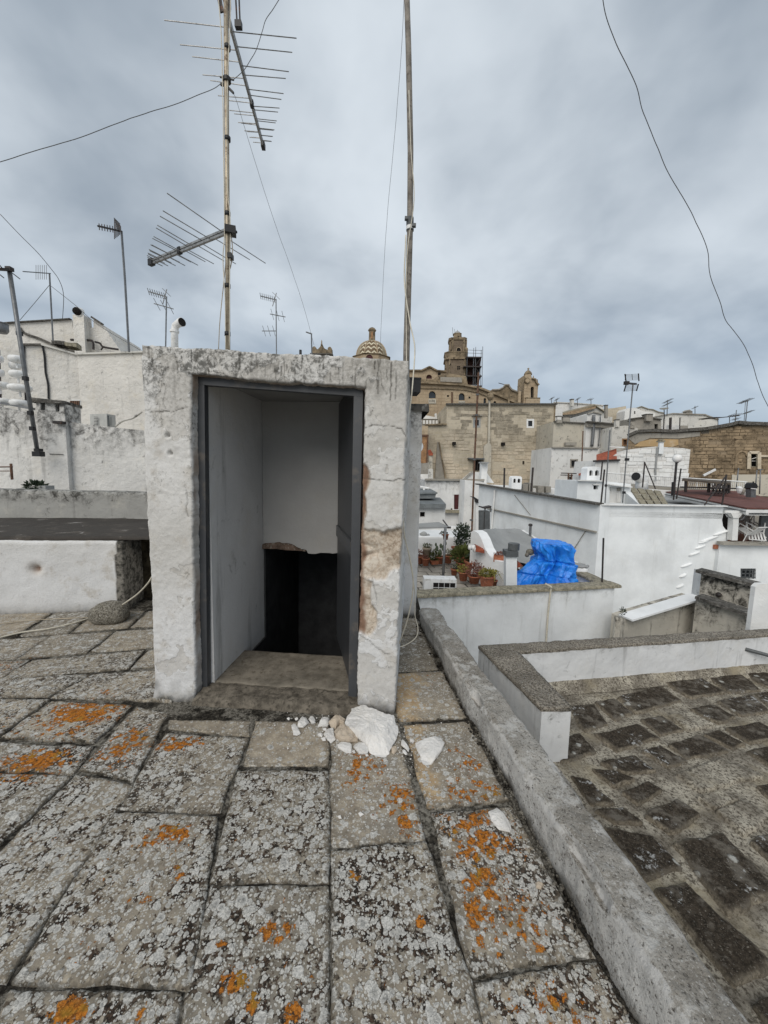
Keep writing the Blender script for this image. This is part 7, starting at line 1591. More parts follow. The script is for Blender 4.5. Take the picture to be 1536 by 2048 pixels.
O('down_pipe', MB().tube([P(904, 784, 74.8), P(904, 812, 74.8)], .14, 6), M['rust'], ch)
FC2 = FP(79.0); cw2 = [arch(852.5, 749, 864, 757.5)]
O('clerestory', wall_mb(FC2, [(760, 741), (843, 741), (859, 733.5), (874, 741.5), (893, 743)], 14, 10, cw2, .5), M['church'], ch); pane(FC2, cw2[0], ch, M['shutter'], .45, 'window'); cornice([(760, 741), (843, 741), (859, 733.5), (874, 741.5), (893, 743)], 78.8, .6, .25)
O('niche', MB().box(P(878.5, 749, 78.9), (.5, .2, .7)), M['dark'], ch)
O('terrace_block', MB().prism([P(x, y, 77) for x, y in ((838, 766), (838, 757), (866, 759), (876, 751), (897, 747), (932, 752), (936, 770))], (0, 4, 0)), M['churchdark'], ch); O('balustrade', MB().prism([P(x, y, 76.5) for x, y in ((881, 763), (881, 754), (924, 755), (924, 765))], (0, .4, 0)), M['fargrey'], ch)
def octa(cx, y0, y1, hw, d, n=8, par=None, mat='church', hw1=None, name='stage', rot=math.pi / 8):
    a, b = P(cx, y1, d), P(cx, y0, d); k = d / FPX; r0 = hw * k / math.cos(math.pi / n); r1 = (hw if hw1 is None else hw1) * k / math.cos(math.pi / n)
    if n == 8:
        q = .70; sh_ = [(1, -q), (1, q), (q, 1), (-q, 1), (-1, q), (-1, -q), (-q, -1), (q, -1)]; h0, h1 = hw * k, (hw if hw1 is None else hw1) * k; t_ = -.10
        f_ = lambda h, z: [np.array((a[0] + (x * math.cos(t_) - y * math.sin(t_)) * h, a[1] + (x * math.sin(t_) + y * math.cos(t_)) * h, z)) for x, y in sh_]
        v0, v1 = f_(h0, a[2]), f_(h1, b[2]); mb = MB().add(v0 + v1, [(i, (i + 1) % 8, 8 + (i + 1) % 8, 8 + i) for i in range(8)] + [tuple(range(8))[::-1], tuple(range(8, 16))])
        o = O(name, mb, M[mat], par or ch)
        if b[2] - a[2] > 1.5:
            pm = MB()
            for i in range(8): pm.bar(v0[i] * (1, 1, 0) + (0, 0, a[2]), v1[i] * (1, 1, 0) + (0, 0, b[2]), .28, .28)
            O('pilaster', pm, M['churchdark'], par or ch)
        return o
    return O(name, MB().lathe((a[0], a[1], a[2]), [(r0, 0), (r1, b[2] - a[2])], n, rot), M[mat], par or ch)
tw = ch; DTW = 84.0
octa(911, 722, 772, 20.5, DTW, mat='tower', name='tower_base'); octa(911, 711, 723, 21.5, DTW, mat='churchdark', name='tower_balustrade'); octa(911, 722, 724.5, 22.5, DTW, mat='churchdark', name='tower_cornice'); octa(911, 709.5, 711.5, 22, DTW, mat='churchdark', name='tower_cornice')
octa(914.5, 684, 711, 15, DTW, name='bell_stage', mat='tower'); octa(914.5, 680.5, 685, 16.6, DTW, mat='churchdark', name='tower_cornice', hw1=17.2)
octa(914.5, 669.5, 681, 8.4, DTW, name='lantern', mat='churchdark', hw1=7); octa(914.5, 668.5, 670, 7.8, DTW, name='lantern_cornice', mat='churchdark')
c = P(914.5, 669, DTW); k = DTW / FPX; O('lantern_dome', MB().lathe(c, [(6.6 * k, 0), (6 * k, 2.4 * k), (4.2 * k, 4.6 * k), (1.8 * k, 5.8 * k), (.6 * k, 6.4 * k), (.9 * k, 7.3 * k), (.2 * k, 8.5 * k)], 14), M['concrete'], ch, smooth=True)
for x, y0, y1 in ((903.5, 684, 677), (928, 683, 674), (931.5, 697, 690)): octa(x, y1, y0, 1.2, DTW - 1.6, n=6, mat='churchdark', hw1=.4, name='finial')
octa(932.5, 697, 712, 2.6, DTW - 1.8, n=8, name='corner_turret', mat='churchdark'); c = P(932.5, 698, DTW - 1.8); O('turret_dome', MB().lathe(c, [(2.7 * k, 0), (2.2 * k, 2 * k), (.6 * k, 3.4 * k), (.3 * k, 5.5 * k)], 10), M['churchdark'], ch)
def dark_arch(x0, y0, x1, y1, d, dep=.15, mat='dark', par=None, name='arch_opening', frame=True):
    pts = arch(x0, y0, x1, y1); F = FP(d); o = O(name, MB().prism([F.at(*q) for q in pts], (0, dep, 0)), M[mat], par or ch)
    if frame:
        cx, cy = (x0 + x1) / 2, (y0 + y1) / 2; mb = MB(); q = [((x - cx) * 1.22 + cx, (y - cy) * 1.12 + cy) for x, y in pts]
        n = len(pts); ii = list(range(n)); a = [F.at(*p) - (0, .12, 0) for p in pts]; b = [F.at(*p) - (0, .12, 0) for p in q]; a2 = [p + (0, .25, 0) for p in a]; b2 = [p + (0, .25, 0) for p in b]
        mb.add(a + b + a2 + b2, [f for i in ii for j in [(i + 1) % n] for f in ((i, j, n + j, n + i), (i, 2 * n + i, 2 * n + j, j), (n + i, n + j, 3 * n + j, 3 * n + i))]); O('arch_frame', mb, M['church'], par or ch)
dfront = DTW - 15 * k - .15
dark_arch(912.8, 695.5, 921.6, 711, dfront - .1); O('bell', MB().lathe(P(917.2, 706, dfront - .14), [(.28, 0), (.2, .25), (.12, .4), (.05, .5)], 10), M['steel'], ch)
dark_arch(901.0, 699, 903.2, 708, dfront + .45, frame=False)
for x in (907.5, 910, 916.5, 919.5): O('balustrade_hole', MB().box(P(x, 716, DTW - 21.5 * k - .02), (.2, .1, .22)), M['dark'], ch)
for x in (915.6, 918.8):
    for y in (733.5, 737.5): O('pane', MB().box(P(x, y, DTW - 20.5 * k - .02), (.24, .1, .3)), M['dark'], ch)
O('clock_hole', MB().ball(P(900.5, 728.5, DTW - 19 * k), .18, 8, 6), M['dark'], ch)
dark_arch(915.6, 672, 918.2, 679, DTW - 8 * k - .05, frame=False)
O('aerial', MB().tube([P(906, 671, DTW), P(905, 655, DTW)], .05, 4).tube([P(910, 669, DTW), P(909, 658, DTW)], .04, 4), M['greysteel'], ch)
# gable and belfry
FG = FP(80.0)
O('curved_gable', wall_mb(FG, [(980, 781), (984, 779.5), (998, 779), (1006, 775), (1010, 770), (1010, 769), (1018, 769), (1019, 773), (1024, 779), (1034, 783), (1042, 783)], 8, 1.2), M['churchdark'], ch)
O('gable_coping', MB().tube([P(x, y, 79.7) for x, y in ((984, 779.5), (998, 779), (1006, 775), (1010, 769.5), (1018, 769.5), (1019, 773), (1024, 779), (1034, 783), (1042, 783))], .16, 5), M['fargrey'], ch)
octa(1017, 783.5, 812, 1.6, 74.2, n=6, name='pinnacle', mat='churchdark'); octa(1037.5, 783, 812, 2.4, 78, n=4, name='corner_pier', mat='church', rot=math.pi / 4); octa(979.5, 790, 812, 1.8, 74.0, n=6, name='pinnacle', mat='churchdark')
DB = 79.0; kb = DB / FPX
BG = FP(DB)
O('belfry_front', wall_mb(BG, [(1049, 770), (1050, 757), (1050.5, 749), (1061.5, 748), (1064, 756), (1071, 758), (1072, 764), (1076.5, 769)], 8, 4.2, [arch(1061.5, 773, 1068, 798)], .8), M['church'], ch); pane(BG, arch(1061.5, 773, 1068, 798), ch, M['dark'], .7, 'arch_opening')
BS = Plane(P(1036.5, 785, DB + 3.2), P(1049.5, 785, DB)); O('belfry_side', wall_mb(BS, [(1036.5, 773), (1040, 769), (1044, 763), (1049, 755)], 8, .8, [arch(1042.5, 774, 1048.5, 800)], .8), M['churchdark'] if False else M['church'], ch); pane(BS, arch(1042.5, 774, 1048.5, 800), ch, M['dark'], .7, 'arch_opening')
octa(1060, 797.5, 799.5, 14.5, DB + 1.2, n=4, rot=math.pi / 4, mat='churchdark', name='belfry_cornice'); octa(1060, 799, 812, 13.8, DB + 1.2, n=4, rot=math.pi / 4, name='belfry_plinth')
c = P(1056, 749, DB + 1); O('belfry_dome', MB().lathe(c, [(7.4 * kb, -.1), (7.6 * kb, .5 * kb), (6.9 * kb, 2.6 * kb), (5 * kb, 5.2 * kb), (2.2 * kb, 7.6 * kb), (1.0 * kb, 8.2 * kb), (1.0 * kb, 9 * kb), (2.0 * kb, 10.6 * kb), (1.6 * kb, 12 * kb), (.3 * kb, 12.6 * kb)], 16), M['churchdark'], ch, smooth=True)
for x, y0, y1 in ((1038, 773, 765), (1074.5, 769, 758.5), (1066.5, 757, 751.5)): octa(x, y1, y0, 1.2, DB - .2, n=6, mat='churchdark', hw1=.5, name='finial')
O('medallion', MB().prism([P(1055 + math.cos(q) * 5.5, 761 + math.sin(q) * 6, DB - .3) for q in np.linspace(0, 2 * math.pi, 16, endpoint=False)], (0, .4, 0)), M['churchdark'], ch); O('medallion_disc', MB().prism([P(1055 + math.cos(q) * 4, 761 + math.sin(q) * 4.4, DB - .42) for q in np.linspace(0, 2 * math.pi, 16, endpoint=False)], (0, .2, 0)), M['church'], ch)
cornice([(1036, 774), (1044, 763), (1050, 755)], DB - .2, .4, .25); cornice([(1064, 757), (1071.5, 758.5), (1072.5, 765), (1078, 770)], DB - .3, .4, .25)
O('weather_arm', MB().tube([P(997, 766, 80), P(1012, 770, 80)], .07, 5), M['steel'], ch)
# scaffolding on the tower
sc = T('scaffolding', 'scaffolding with plank decks and dark netting on the church tower', 'scaffolding', P(950, 772, 81))
for x, y0 in ((933, 706), (946, 696), (950, 694), (961, 700), (964, 693)):
    for dd in (80.5, 82.3): O('standard', MB().tube([P(x - (772 - 700) * 0, 774, dd), P(x + 1.5, y0 if dd < 81 else y0 + 4, dd)], .055, 5), M['greysteel'], sc)
for y in (713.5, 732, 751, 771): O('deck', MB().prism([P(928 if y > 715 else 933, y + 1.6, 80.3), P(963.5, y + 2.2, 80.3), P(963.5, y - .2, 80.3), P(928 if y > 715 else 933, y - .6, 80.3)], (0, 1.6, 0)), M['steel'], sc)
for y in (700, 706): O('guard_rail', MB().tube([P(935, y, 80.4), P(964, y + 1, 80.4)], .045, 4), M['greysteel'], sc)
NET = simple('rusty_netting', (.040, .022, .018), .95, spec=.05, var=.6, sc=2, dirt=(.10, .045, .035))
for k, y in enumerate((716, 735, 754)): O('netting', MB().prism([P(x, yy, 82.0) for x, yy in ((934, y), (962 - k * 1.2, y + 1), (960 - k, y + 16), (934, y + 16))], (0, .05, 0)), NET, sc)
for k, y in enumerate((716, 735, 754)): O('ladder', MB().bar(P(946, y + 16, 81.3), P(949, y, 81.3), .5, .05), M['greysteel'], sc); O('brace', MB().tube([P(951 + (k % 2) * 10, y + 16, 80.4), P(961 - (k % 2) * 10, y, 80.4)], .045, 4), M['steel'], sc); O('net_strip', MB().prism([P(x, yy, 81.2) for x, yy in ((952, y), (961, y + 1), (957, y + 12), (951, y + 15))], (0, .05, 0)), M['dark'], sc)
# majolica dome
mm, g, b = newmat('zigzag_tiles'); p = g.pos(); DD = 72.0; kd = DD / FPX; cD = P(743.5, 704, DD); cD[2] = P(743.5, 706.5, DD - 36 * kd)[2]
q = g.vmath('SUBTRACT', p, tuple(cD)); x, y, z = g.sep(q)
ang = g.math('ARCTAN2', x, g.math('MULTIPLY', y, -1.0)); zig = g.math('PINGPONG', g.math('MULTIPLY', ang, 2.6), .5)
bandv = g.math('FRACT', g.math('SUBTRACT', g.math('MULTIPLY', z, 1.2), g.math('MULTIPLY', zig, 1.0)))
band = g.mapr(bandv, .32, .38)
colr = g.mix(band, (.60, .54, .40), (.13, .085, .045)); colr = g.mix(g.mapr(g.noise(p, 4, 5), .5, .7), colr, (.16, .13, .09)); colr = g.mix(g.mapr(g.math('ABSOLUTE', ang), .78, .80), colr, (.30, .25, .17))
fin(g, b, colr, .6, .3); M['zigzag'] = mm
dm = T('domed_chapel', 'chapel dome with zigzag tiles and a lantern above the hut roof', 'chapel', cD - (0, 0, 3))
O('drum', MB().lathe(cD, [(36 * kd, -16 * kd), (36 * kd, -1 * kd)], 8, math.pi / 8), M['church'], dm); O('chapel_body', MB().prism([cD + np.array((x, y, -15.5 * kd)) for x, y in ((-3.4, -3.4), (3.4, -3.4), (3.4, 6), (-3.4, 6))], (0, 0, -(cD[2] - 15.5 * kd + 9))), M['church'], dm)
O('drum_cornice', MB().lathe(cD, [(36.5 * kd, -1.2 * kd), (39 * kd, 0), (37 * kd, 1.2 * kd), (30 * kd, 1.6 * kd)], 8, math.pi / 8), M['churchdark'], dm)
dark_arch(731.5, 709, 746, 726, DD - 33.4 * kd, .2, 'shutter', dm, 'window')
O('shell', MB().lathe(cD, [(30.5 * kd * math.cos(a), 33 * kd * math.sin(a)) for a in np.linspace(0, 1.37, 18)], 32), M['zigzag'], dm, smooth=True)
for a in np.linspace(0, 2 * math.pi, 8, endpoint=False): O('rib', MB().tube([cD + np.array((math.cos(a + .39) * 30.8 * kd * math.cos(t), math.sin(a + .39) * 30.8 * kd * math.cos(t), 33.2 * kd * math.sin(t))) for t in np.linspace(0, 1.32, 9)], .12, 5), M['church'], dm)
O('lantern', MB().lathe(cD, [(6.8 * kd, 31 * kd), (6.3 * kd, 33 * kd), (6.0 * kd, 50 * kd), (7.4 * kd, 51.5 * kd), (8 * kd, 52.5 * kd), (7.6 * kd, 53.5 * kd), (5 * kd, 56.5 * kd), (2 * kd, 58 * kd), (.4 * kd, 58.4 * kd)], 14), M['churchdark'], dm, smooth=False)
O('lantern_slot', MB().box(cD + (0, -6.2 * kd, 42 * kd), (.35, .1, 1.1)), M['wood'], dm)
og = T('gable_ornament', 'curled stone gable top with a pointed finial above the hut roof', 'church gable', P(643, 715, 60)); FO = FP(60.0)
O('gable', wall_mb(FO, [(623.5, 708), (624, 697), (626, 693), (629, 692.5), (632, 695), (632.5, 699), (636, 698), (640.5, 693), (642, 689), (645, 689), (646, 693), (650, 697.5), (655, 699.5), (655.5, 696), (658, 693.5), (661, 693.5), (663.5, 697), (664, 708)], -9, 1.0), M['churchdark'], og); O('finial', MB().lathe(P(643.3, 690, 60), [(.16, 0), (.07, .35), (.10, .45), (.02, .75)], 8), M['churchdark'], og); O('cornice', MB().bar(P(621, 708.5, 59.8), P(666, 709.5, 59.8), .8, .15), M['darkcoping'], og)
# ------------------------------------------------------------------ houses right of the tan building
def house(label, prof, d, dep, mat, holes=(), hmat='glass', frm=None, zb=-9, coping=None, rev=.25, bars=None, name='house'):
    F = FP(d); root = T(name, label, 'house', P(sum(q[0] for q in prof) / len(prof), max(q[1] for q in prof) + 20, d))
    O('front_wall', wall_mb(F, prof, zb, dep, holes, rev), M[mat], root)
    for h in holes:
        f = frm; pane(F, h, root, M[hmat], rev - .03, 'pane', 'window' if f else None, M[f] if f else None, .12, bars=bars, barmat=M['steel'] if bars else None)
    if coping:
        mb = MB()
        for a, b in zip(prof, prof[1:]):
            if abs(a[0] - b[0]) > 2: mb.bar(P(*a, d - .05), P(*b, d - .05), .3, .12)
        O('coping', mb, M[coping], root)
    return root
house('pale lower house with two barred windows right of the tan building', [(1104, 895), (1150, 895.5), (1196, 897)], 36, 5, 'farw', [rect(1140, 918, 1156, 936), rect(1136, 951, 1152, 971)], 'glass', 'fargrey', coping='fargrey', bars=(3, 2))
h2 = house('tall stained beige house above the pale lower house', [(1108, 843), (1140, 845), (1173, 847)], 40.5, 6, 'farbeige', coping='darkcoping'); O('lintel_ledge', MB().bar(P(1130, 888, 40.1), P(1151, 888, 40.1), .5, .3), M['fargrey'], h2)
house('white tall house front with two grey down pipes', [(1173, 850), (1175, 828), (1186, 824), (1203, 828), (1204, 852), (1230, 855)], 40, 6, 'farw', [rect(1200, 897, 1210, 902)], 'dark', coping='fargrey')
for x, lab in ((1188, 'broad grey'), (1201, 'thin grey')): wire('down_pipe', [(x, 830), (x - 1, 860), (x - 4, 893)], 39.7, .16 if x == 1188 else .06, lab + ' down pipe on the white tall house front', 'greysteel', 'pipe')
house('grey ruined house with a brown door behind the grid panel antenna', [(1225, 854), (1250, 851), (1272, 853), (1276, 858)], 38, 5, 'far', [rect(1244, 877, 1256, 892)], 'rust', 'wood'); house('dark weathered flat house right of the grey ruined house', [(1258, 838), (1290, 834), (1322, 839), (1323, 872)], 44, 6, 'fargrey', [rect(1309, 848, 1316, 861)], 'dark', coping='darkcoping')
h3 = house('house with a shallow tan tiled gable roof on the skyline', [(1122, 838), (1125, 829), (1165, 818), (1190, 810), (1209, 824), (1209, 832), (1225, 834)], 52, 8, 'far'); O('tile_roof', MB().prism([P(1119, 831, 51.6), P(1190, 808.5, 51.6), P(1212, 825, 51.6), P(1190, 811, 51.6), P(1120, 833, 51.6)], (0, 8, .4)), M['coping'], h3); O('tile_roof', MB().prism([P(1119, 830, 51.5), P(1150, 828, 51.0), P(1192, 816, 51.5), P(1190, 809, 51.8)], (0, .5, .1)), M['wood'] if False else simple('old_roof_tiles', (.26, .19, .12), .9, var=.4, sc=3, dirt=(.12, .09, .06)), h3)
house('long pale flat roofed house on the skyline right of the tan building', [(1108, 804.5), (1145, 806), (1185, 809), (1207, 811)], 64, 8, 'farw', coping='far')
h4 = T('chimney', 'square chimney with dark top on the long pale skyline house', 'chimney', P(1146, 808, 63)); O('shaft', box_px(1143, 1148, 799, 812, 63, .6), M['far'], h4); O('cap', box_px(1142.5, 1148.5, 797.5, 799, 62.9, .7), M['darkcoping'], h4)
house('white cubic house peeking left of the tan gable roof', [(1110, 818), (1125, 817), (1125, 832)], 50, 3, 'farw'); house('brown stone house on the skyline right of the tiled gable roof', [(1205, 818), (1228, 816), (1252, 812), (1253, 835)], 58, 6, 'tan')
house('white gabled house on the skyline behind the grid panel antenna', [(1250, 822), (1254, 817), (1270, 815), (1286, 822), (1310, 827)], 56, 6, 'farw', [rect(1268, 822, 1271, 828)], 'dark'); house('white house row with low gables further back on the skyline', [(1270, 817), (1282, 813), (1296, 818), (1305, 819), (1316, 824), (1328, 826), (1330, 838)], 66, 6, 'far', coping='coping')
house('wide beige cubic house with an uneven roof line on the skyline', [(1304, 835), (1344, 827), (1372, 828), (1408, 829), (1418, 833), (1436, 839), (1437, 862)], 50, 8, 'far', coping='fargrey')
h5 = T('chimney', 'little gabled stone chimney on the wide beige cubic house', 'chimney', P(1379, 828, 50)); O('shaft', box_px(1373, 1385, 823, 830, 49.9, .6), M['fargrey'], h5); O('cap', MB().prism([P(1372, 823, 49.8), P(1379, 819, 49.8), P(1386, 823, 49.8)], (0, .8, 0)), M['fargrey'], h5)
house('low white annex wall with a pipe in front of the beige cubic house', [(1318, 852), (1345, 849), (1362, 852), (1385, 858)], 46, 4, 'farw'); 
for x, lab in ((1327, 'first thin rusty pole'), (1340, 'stout dark pole'), (1359, 'second thin rusty pole')): wire('roof_pole', [(x, 862), (x + 1, 835)], 45.5, .14 if x == 1340 else .06, lab + ' before the beige cubic house', 'steel', 'pole')
# brown stone building
FB = FP(31.0); VB = VP(1230, 35, 1560, 29)
bb = T('brown_stone_building', 'big brown rubble stone building on the right with a dark window', 'building', VB.at(1450, 1000))
bw1 = rect(1501, 907, 1514, 934)
O('front_wall', wall_mb(VB, [(1255, 873), (1275, 864), (1310, 862), (1345, 864), (1380, 861), (1410, 859), (1440, 854), (1462, 850), (1475, 846), (1495, 848), (1640, 853)], -9, 10, [bw1], .4), M['brown'], bb)
O('stone_course', courses(VB, [(1356, 985), (1600, 985), (1600, 857), (1500, 852), (1476, 850), (1410, 864), (1356, 880)], [bw1], .55, .27, 9, out=.06, gap=.025, skip=.12), M['brownblock'], bb, kind='stuff')
pane(VB, bw1, bb, M['dark'], .4, 'pane', 'window', M['coping'], .05); O('window_bar', MB().bar(VB.at(1503, 918), VB.at(1513, 915), .05, .05).bar(VB.at(1503, 922), VB.at(1513, 922), .05, .05), M['far'], bb)
for pts in (((1497, 938), (1498, 905), (1518, 905), (1518, 938)),): O('window_surround', MB().bar(VB.at(*pts[0]) + VB.n * .06, VB.at(*pts[1]) + VB.n * .06, .2, .2).bar(VB.at(*pts[1]) + VB.n * .06, VB.at(*pts[2]) + VB.n * .06, .2, .2).bar(VB.at(*pts[2]) + VB.n * .06, VB.at(*pts[3]) + VB.n * .06, .2, .2), M['tanblock'], bb)
O('blind_arch', MB().tube([VB.at(x, y) + VB.n * .05 for x, y in ((1471, 950), (1473, 912), (1477, 905), (1485, 902), (1492, 905), (1494, 912))], .10, 5), M['brownblock'], bb); O('lintel', MB().bar(VB.at(1520, 912) + VB.n * .05, VB.at(1560, 913) + VB.n * .05, .2, .15), M['tanblock'], bb)
mbc = MB(); tp_ = [(1255, 872), (1275, 863), (1310, 861), (1345, 863), (1380, 860), (1410, 858), (1440, 853), (1462, 849), (1475, 845), (1495, 847), (1640, 852)]
for a_, b_ in zip(tp_, tp_[1:]): mbc.bar(VB.at(*a_) + VB.n * .05, VB.at(*b_) + VB.n * .05, .5, .25)
O('coping', mbc, M['darkcoping'], bb)
VO = Plane(VB.o + VB.n * .06, VB.o + VB.n * .06 + VB.t)
O('ochre_render', pwall(VO, [(1268, 893), (1280, 883), (1300, 879), (1330, 878), (1356, 879), (1357, 890), (1345, 894), (1310, 893)], .06), M['orangeplaster'], bb)
O('upper_band', pwall(VO, [(1256, 876), (1276, 866), (1345, 866), (1400, 864), (1400, 872), (1356, 877), (1300, 876), (1270, 888)], .06), M['fargrey'], bb)
O('lower_render', pwall(Plane(VB.o + VB.n * .12, VB.o + VB.n * .12 + VB.t), [(1462, 990), (1464, 949), (1600, 949), (1600, 995)], .1), M['farbeige'], bb)
for k, (x0, x1, y) in enumerate(((1361, 1376, 851), (1378, 1389, 857), (1402, 1418, 855))): O('roof_block', MB().prism([VB.at(x0, y + 14), VB.at(x1, y + 14), VB.at(x1, y), VB.at(x0, y)], -VB.n * 1.2), M['fargrey'], bb)
O('roof_peak', MB().prism([VB.at(1449, 856), VB.at(1515, 852), VB.at(1500, 846), VB.at(1480, 843.5)], -VB.n * 4), M['coping'], bb)
# whitewashed rough wall in front
VW = VP(1225, 27.5, 1385, 26)
ww = T('whitewashed_house', 'rough whitewashed stone house side with a chimney and pipe', 'house', VW.at(1310, 960))
O('side_wall', wall_mb(VW, [(1216, 918), (1233, 908), (1258, 899), (1290, 895), (1312, 893), (1345, 895), (1365, 896), (1381, 899)], -9, 5), M['whitebrick'], ww); O('stone_course', courses(VW, [(1240, 965), (1379, 965), (1379, 901), (1312, 896), (1262, 901), (1240, 908)], [], .62, .26, 3, out=.05, gap=.02, skip=.35), M['white2'], ww, kind='stuff')
O('chimney', MB().prism([VW.at(1315, 908) + VW.n * .25, VW.at(1324, 908) + VW.n * .25, VW.at(1325, 884) + VW.n * .25, VW.at(1317, 884) + VW.n * .25], -VW.n * .3), M['white'], ww); O('chimney_cap', MB().bar(VW.at(1314, 883) + VW.n * .1, VW.at(1327, 883) + VW.n * .1, .5, .08).bar(VW.at(1316, 880) + VW.n * .1, VW.at(1325, 880) + VW.n * .1, .4, .06), M['coping'], ww)
O('down_pipe', MB().tube([VW.at(1314, 895) + VW.n * .1, VW.at(1310, 940) + VW.n * .1, VW.at(1310, 962) + VW.n * .1], .06, 6), M['concrete'], ww); O('front_wall', MB().prism([P(x, y, 27) for x, y in ((1185, 965), (1240, 965), (1240, 922), (1192, 921))], (0, 3, 0)), M['farw'], ww)
rr_t = T('red_tile_roof', 'small red corrugated tile roof left of the whitewashed stone wall', 'roof', P(1213, 920, 27.3)); Q = [P(1193, 909, 29.0), P(1233, 897, 29.0), P(1234, 917, 26.9), P(1193, 919.5, 26.9)]
for k in range(9): t = k / 9; a_ = Q[0] * (1 - t) + Q[3] * t; b_ = Q[1] * (1 - t) + Q[2] * t; t2 = (k + 1.15) / 9; a2 = Q[0] * (1 - t2) + Q[3] * t2; b2_ = Q[1] * (1 - t2) + Q[2] * t2; O('tile_row', MB().prism([a_, b_, b2_ + (0, 0, -.04), a2 + (0, 0, -.04)], (0, 0, -.08)), M['redtile'], rr_t)
O('white_edge', MB().bar(Q[1] + (-.9, -.6, .06), Q[1] + (.5, 0, .08), .2, .08), M['white2'], rr_t); O('gutter', MB().bar(Q[3] + (-.2, 0, -.1), Q[2] + (.2, 0, -.1), .15, .12), M['steel'], rr_t)
# thin poles and antennas far right
for b_, t_, d, lab in (((1102 + 60, 965), (1166, 862), 30, 'thin pole in front of the pale lower house'), ((1143, 972), (1143, 948), 24, 'thin pole of the clothes line frame before the barred window')): wire('roof_pole', [b_, t_], d, .05, lab, 'rust', 'pole')
cl_ = T('clothes_frame', 'thin T-shaped clothes line frame below the lower barred window', 'clothes line', P(1138, 978, 23.5)); O('post', MB().tube([P(1135, 980, 23.5), P(1137, 946, 23.5)], .05, 5), M['rust'], cl_); O('arm', MB().tube([P(1121, 950, 23.5), P(1157, 950.5, 23.5)], .03, 5).tube([P(1122, 946, 23.6), P(1153, 947, 23.6)], .03, 5), M['steel'], cl_)
rb_ = T('tile_ledge', 'short dark red tiled ledge left of the larger chimney turret', 'ledge', P(1168, 950, 19)); O('tiles', MB().prism([P(1157, 947, 19), P(1176, 942, 19), P(1176, 947, 18.6), P(1157, 949, 18.6)], (0, 0, -.05)), M['redtile'], rb_); O('wall', box_px(1158, 1176, 949, 965, 19, .6), M['farw'], rb_)
far_antenna('antenna on the beige cubic house beside the small dish', (1334, 832), (1335, 800), 49, [(802, -3, 4, 0, 3, 1.2), (808, -3, 3, 0, 3, 1.2)], .05)
far_antenna('taller of two antennas on the roof peak at the right edge', (1491, 848), (1495, 801), 31, [(802, -10, 2, 0, 4, .9), (824, -2, 8, 1, 3, .7)], .035); far_antenna('thinner antenna left of the taller one on the roof peak', (1488, 846), (1491, 802), 32, [(803, -8, 1, 1, 3, .6)], .022)
far_antenna('antenna behind the long dark pergola sheet', (1470, 846), (1473, 820), 38, [(830, -14, 9, 1, 5, .8), (838, -5, 6, 0, 3, .6)], .04)
far_antenna('small antenna behind the little gabled chimney', (1390, 828), (1390, 812), 52, [(815, -2, 2, 0, 2, .8)], .045)
for x, y0, y1, lab in ((1155, 812, 797, 'slanted little antenna right of the skyline chimney'), (1182, 810, 798, 'little flag-like antenna on the long skyline house'), (1103, 806, 796, 'little antenna just right of the belfry'), (1113, 806, 798, 'second little antenna right of the belfry')): far_antenna(lab, (x, y0), (x, y1), 63, [(y1 + 1, -7 if x == 1182 else -2, 3, 0, 3, 1.0)], .05)
sd = T('satellite_dish', 'small pale dish on a pole beside the cubic house antenna', 'satellite dish', P(1329, 835, 49)); c = P(1328, 818, 48.8); O('dish', MB().lathe(c, [(.05, -.1), (.45, .02), (.5, .1)], 14), M['far'], sd); O('pole', MB().tube([P(1329, 838, 49), P(1328, 818, 49)], .05, 5), M['steel'], sd)
pg = T('pergola', 'long flat dark pergola sheet on thin poles against the sky', 'pergola', P(1455, 852, 36)); O('sheet', MB().prism([P(1429, 834, 36), P(1448, 834, 36), P(1478, 830.5, 36), P(1480, 832, 36), P(1440, 836, 36)], (0, 2.0, .1)), M['steel'], pg)
for x in (1436, 1459): O('leg', MB().tube([P(x, 834, 36.5), P(x, 856, 36.5)], .03, 5), M['greysteel'], pg)
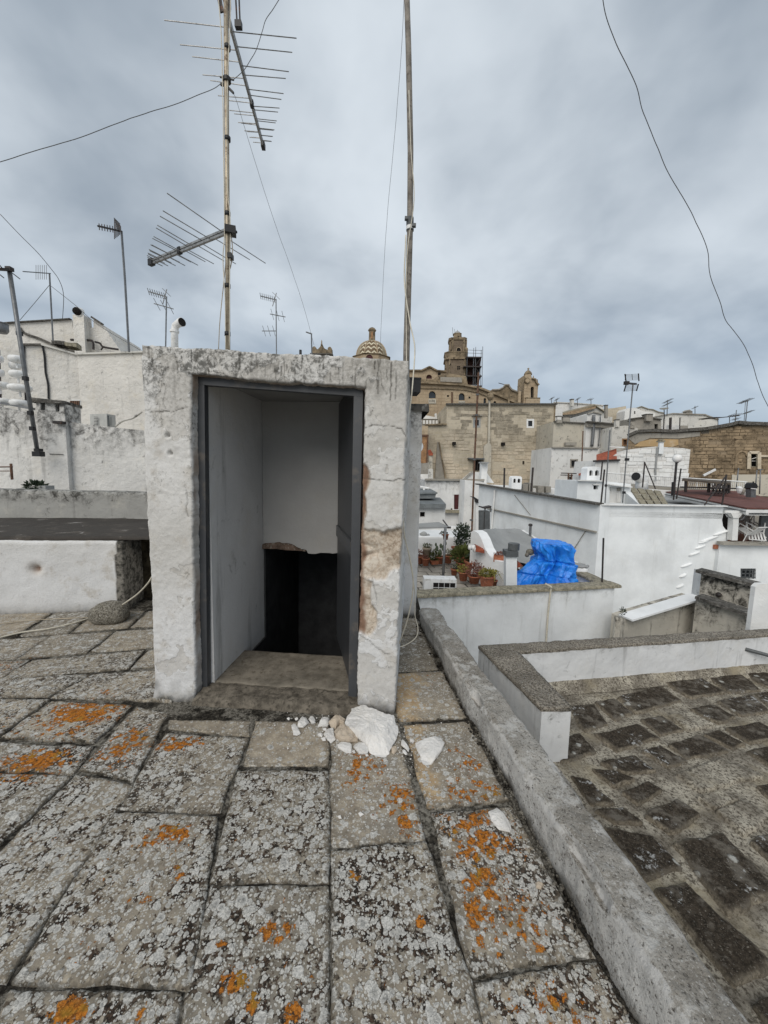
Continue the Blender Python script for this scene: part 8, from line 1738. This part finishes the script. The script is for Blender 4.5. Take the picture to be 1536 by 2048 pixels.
far_antenna('thin bare pole before the lower beige render', (1510, 984), (1514, 940), 20, [], .03); far_antenna('thin pole with a short crossbar at the right edge', (1519, 988), (1521, 939), 18, [(939, -5, 5, 0, 0, 1)], .025); far_antenna('thin bare pole beside the railing end', (1473, 975), (1477, 936), 21, [], .03)

# roof chimneys and clutter that break up the far roofs
def small_chimney(label, x0, x1, y0, y1, d, mat='far', cap='darkcoping'):
    root = T('chimney', label, 'chimney', P((x0 + x1) / 2, y1, d)); w = (x1 - x0) * d / FPX
    O('shaft', box_px(x0, x1, y0, y1, d, w), M[mat], root); O('cap', box_px(x0 - .6, x1 + .6, y0 - 1.6, y0, d - .05, w + .1), M[cap], root)
small_chimney('squat white chimney at the left end of the tall stained beige house roof', 1115, 1123, 833, 846, 40.8, 'farw')
small_chimney('dark stone block chimney in the middle of the tall stained beige house roof', 1126, 1140, 834, 847, 41, 'fargrey')
small_chimney('narrow grey chimney between the tiled gable roof and the brown skyline house', 1211, 1216, 811, 836, 50, 'fargrey')
small_chimney('dark stone chimney on the grey ruined house roof', 1262, 1271, 842, 856, 37.8, 'fargrey')
small_chimney('pale chimney at the left of the grey ruined house roof', 1232, 1239, 840, 854, 37.8, 'far')
small_chimney('broad dark chimney on the dark weathered flat house', 1293, 1306, 829, 842, 43.5, 'fargrey')
O('roof_rubble', MB().box(P(1118, 843, 40.2), (.5, .4, .3)), M['fargrey'], label='grey block on the roof edge beside the tan building corner', cat='block')
bal = T('roof_parapet', 'dark blotched parapet on the white tall house between the down pipes', 'parapet', P(1215, 858, 39.6))
O('run', MB().prism([P(x, y, 39.6) for x, y in ((1174, 853), (1230, 857), (1230, 849), (1174, 844))], (0, .4, 0)), M['fargrey'], bal)
O('coping', MB().bar(P(1173, 843.5, 39.5), P(1231, 848.5, 39.5), .5, .12), M['darkcoping'], bal)

O('rear_wing', MB().prism([P(x, y, d) for x, y, d in ((300, 722, 8.6), (612, 728, 8.6))] + [np.array((P(612, 728, 8.6)[0] + .3, 13.5, P(612, 728, 8.6)[2])), np.array((P(300, 722, 8.6)[0] - 2, 13.5, P(300, 722, 8.6)[2]))], (0, 0, -13)), M['leftwhite'], sh)
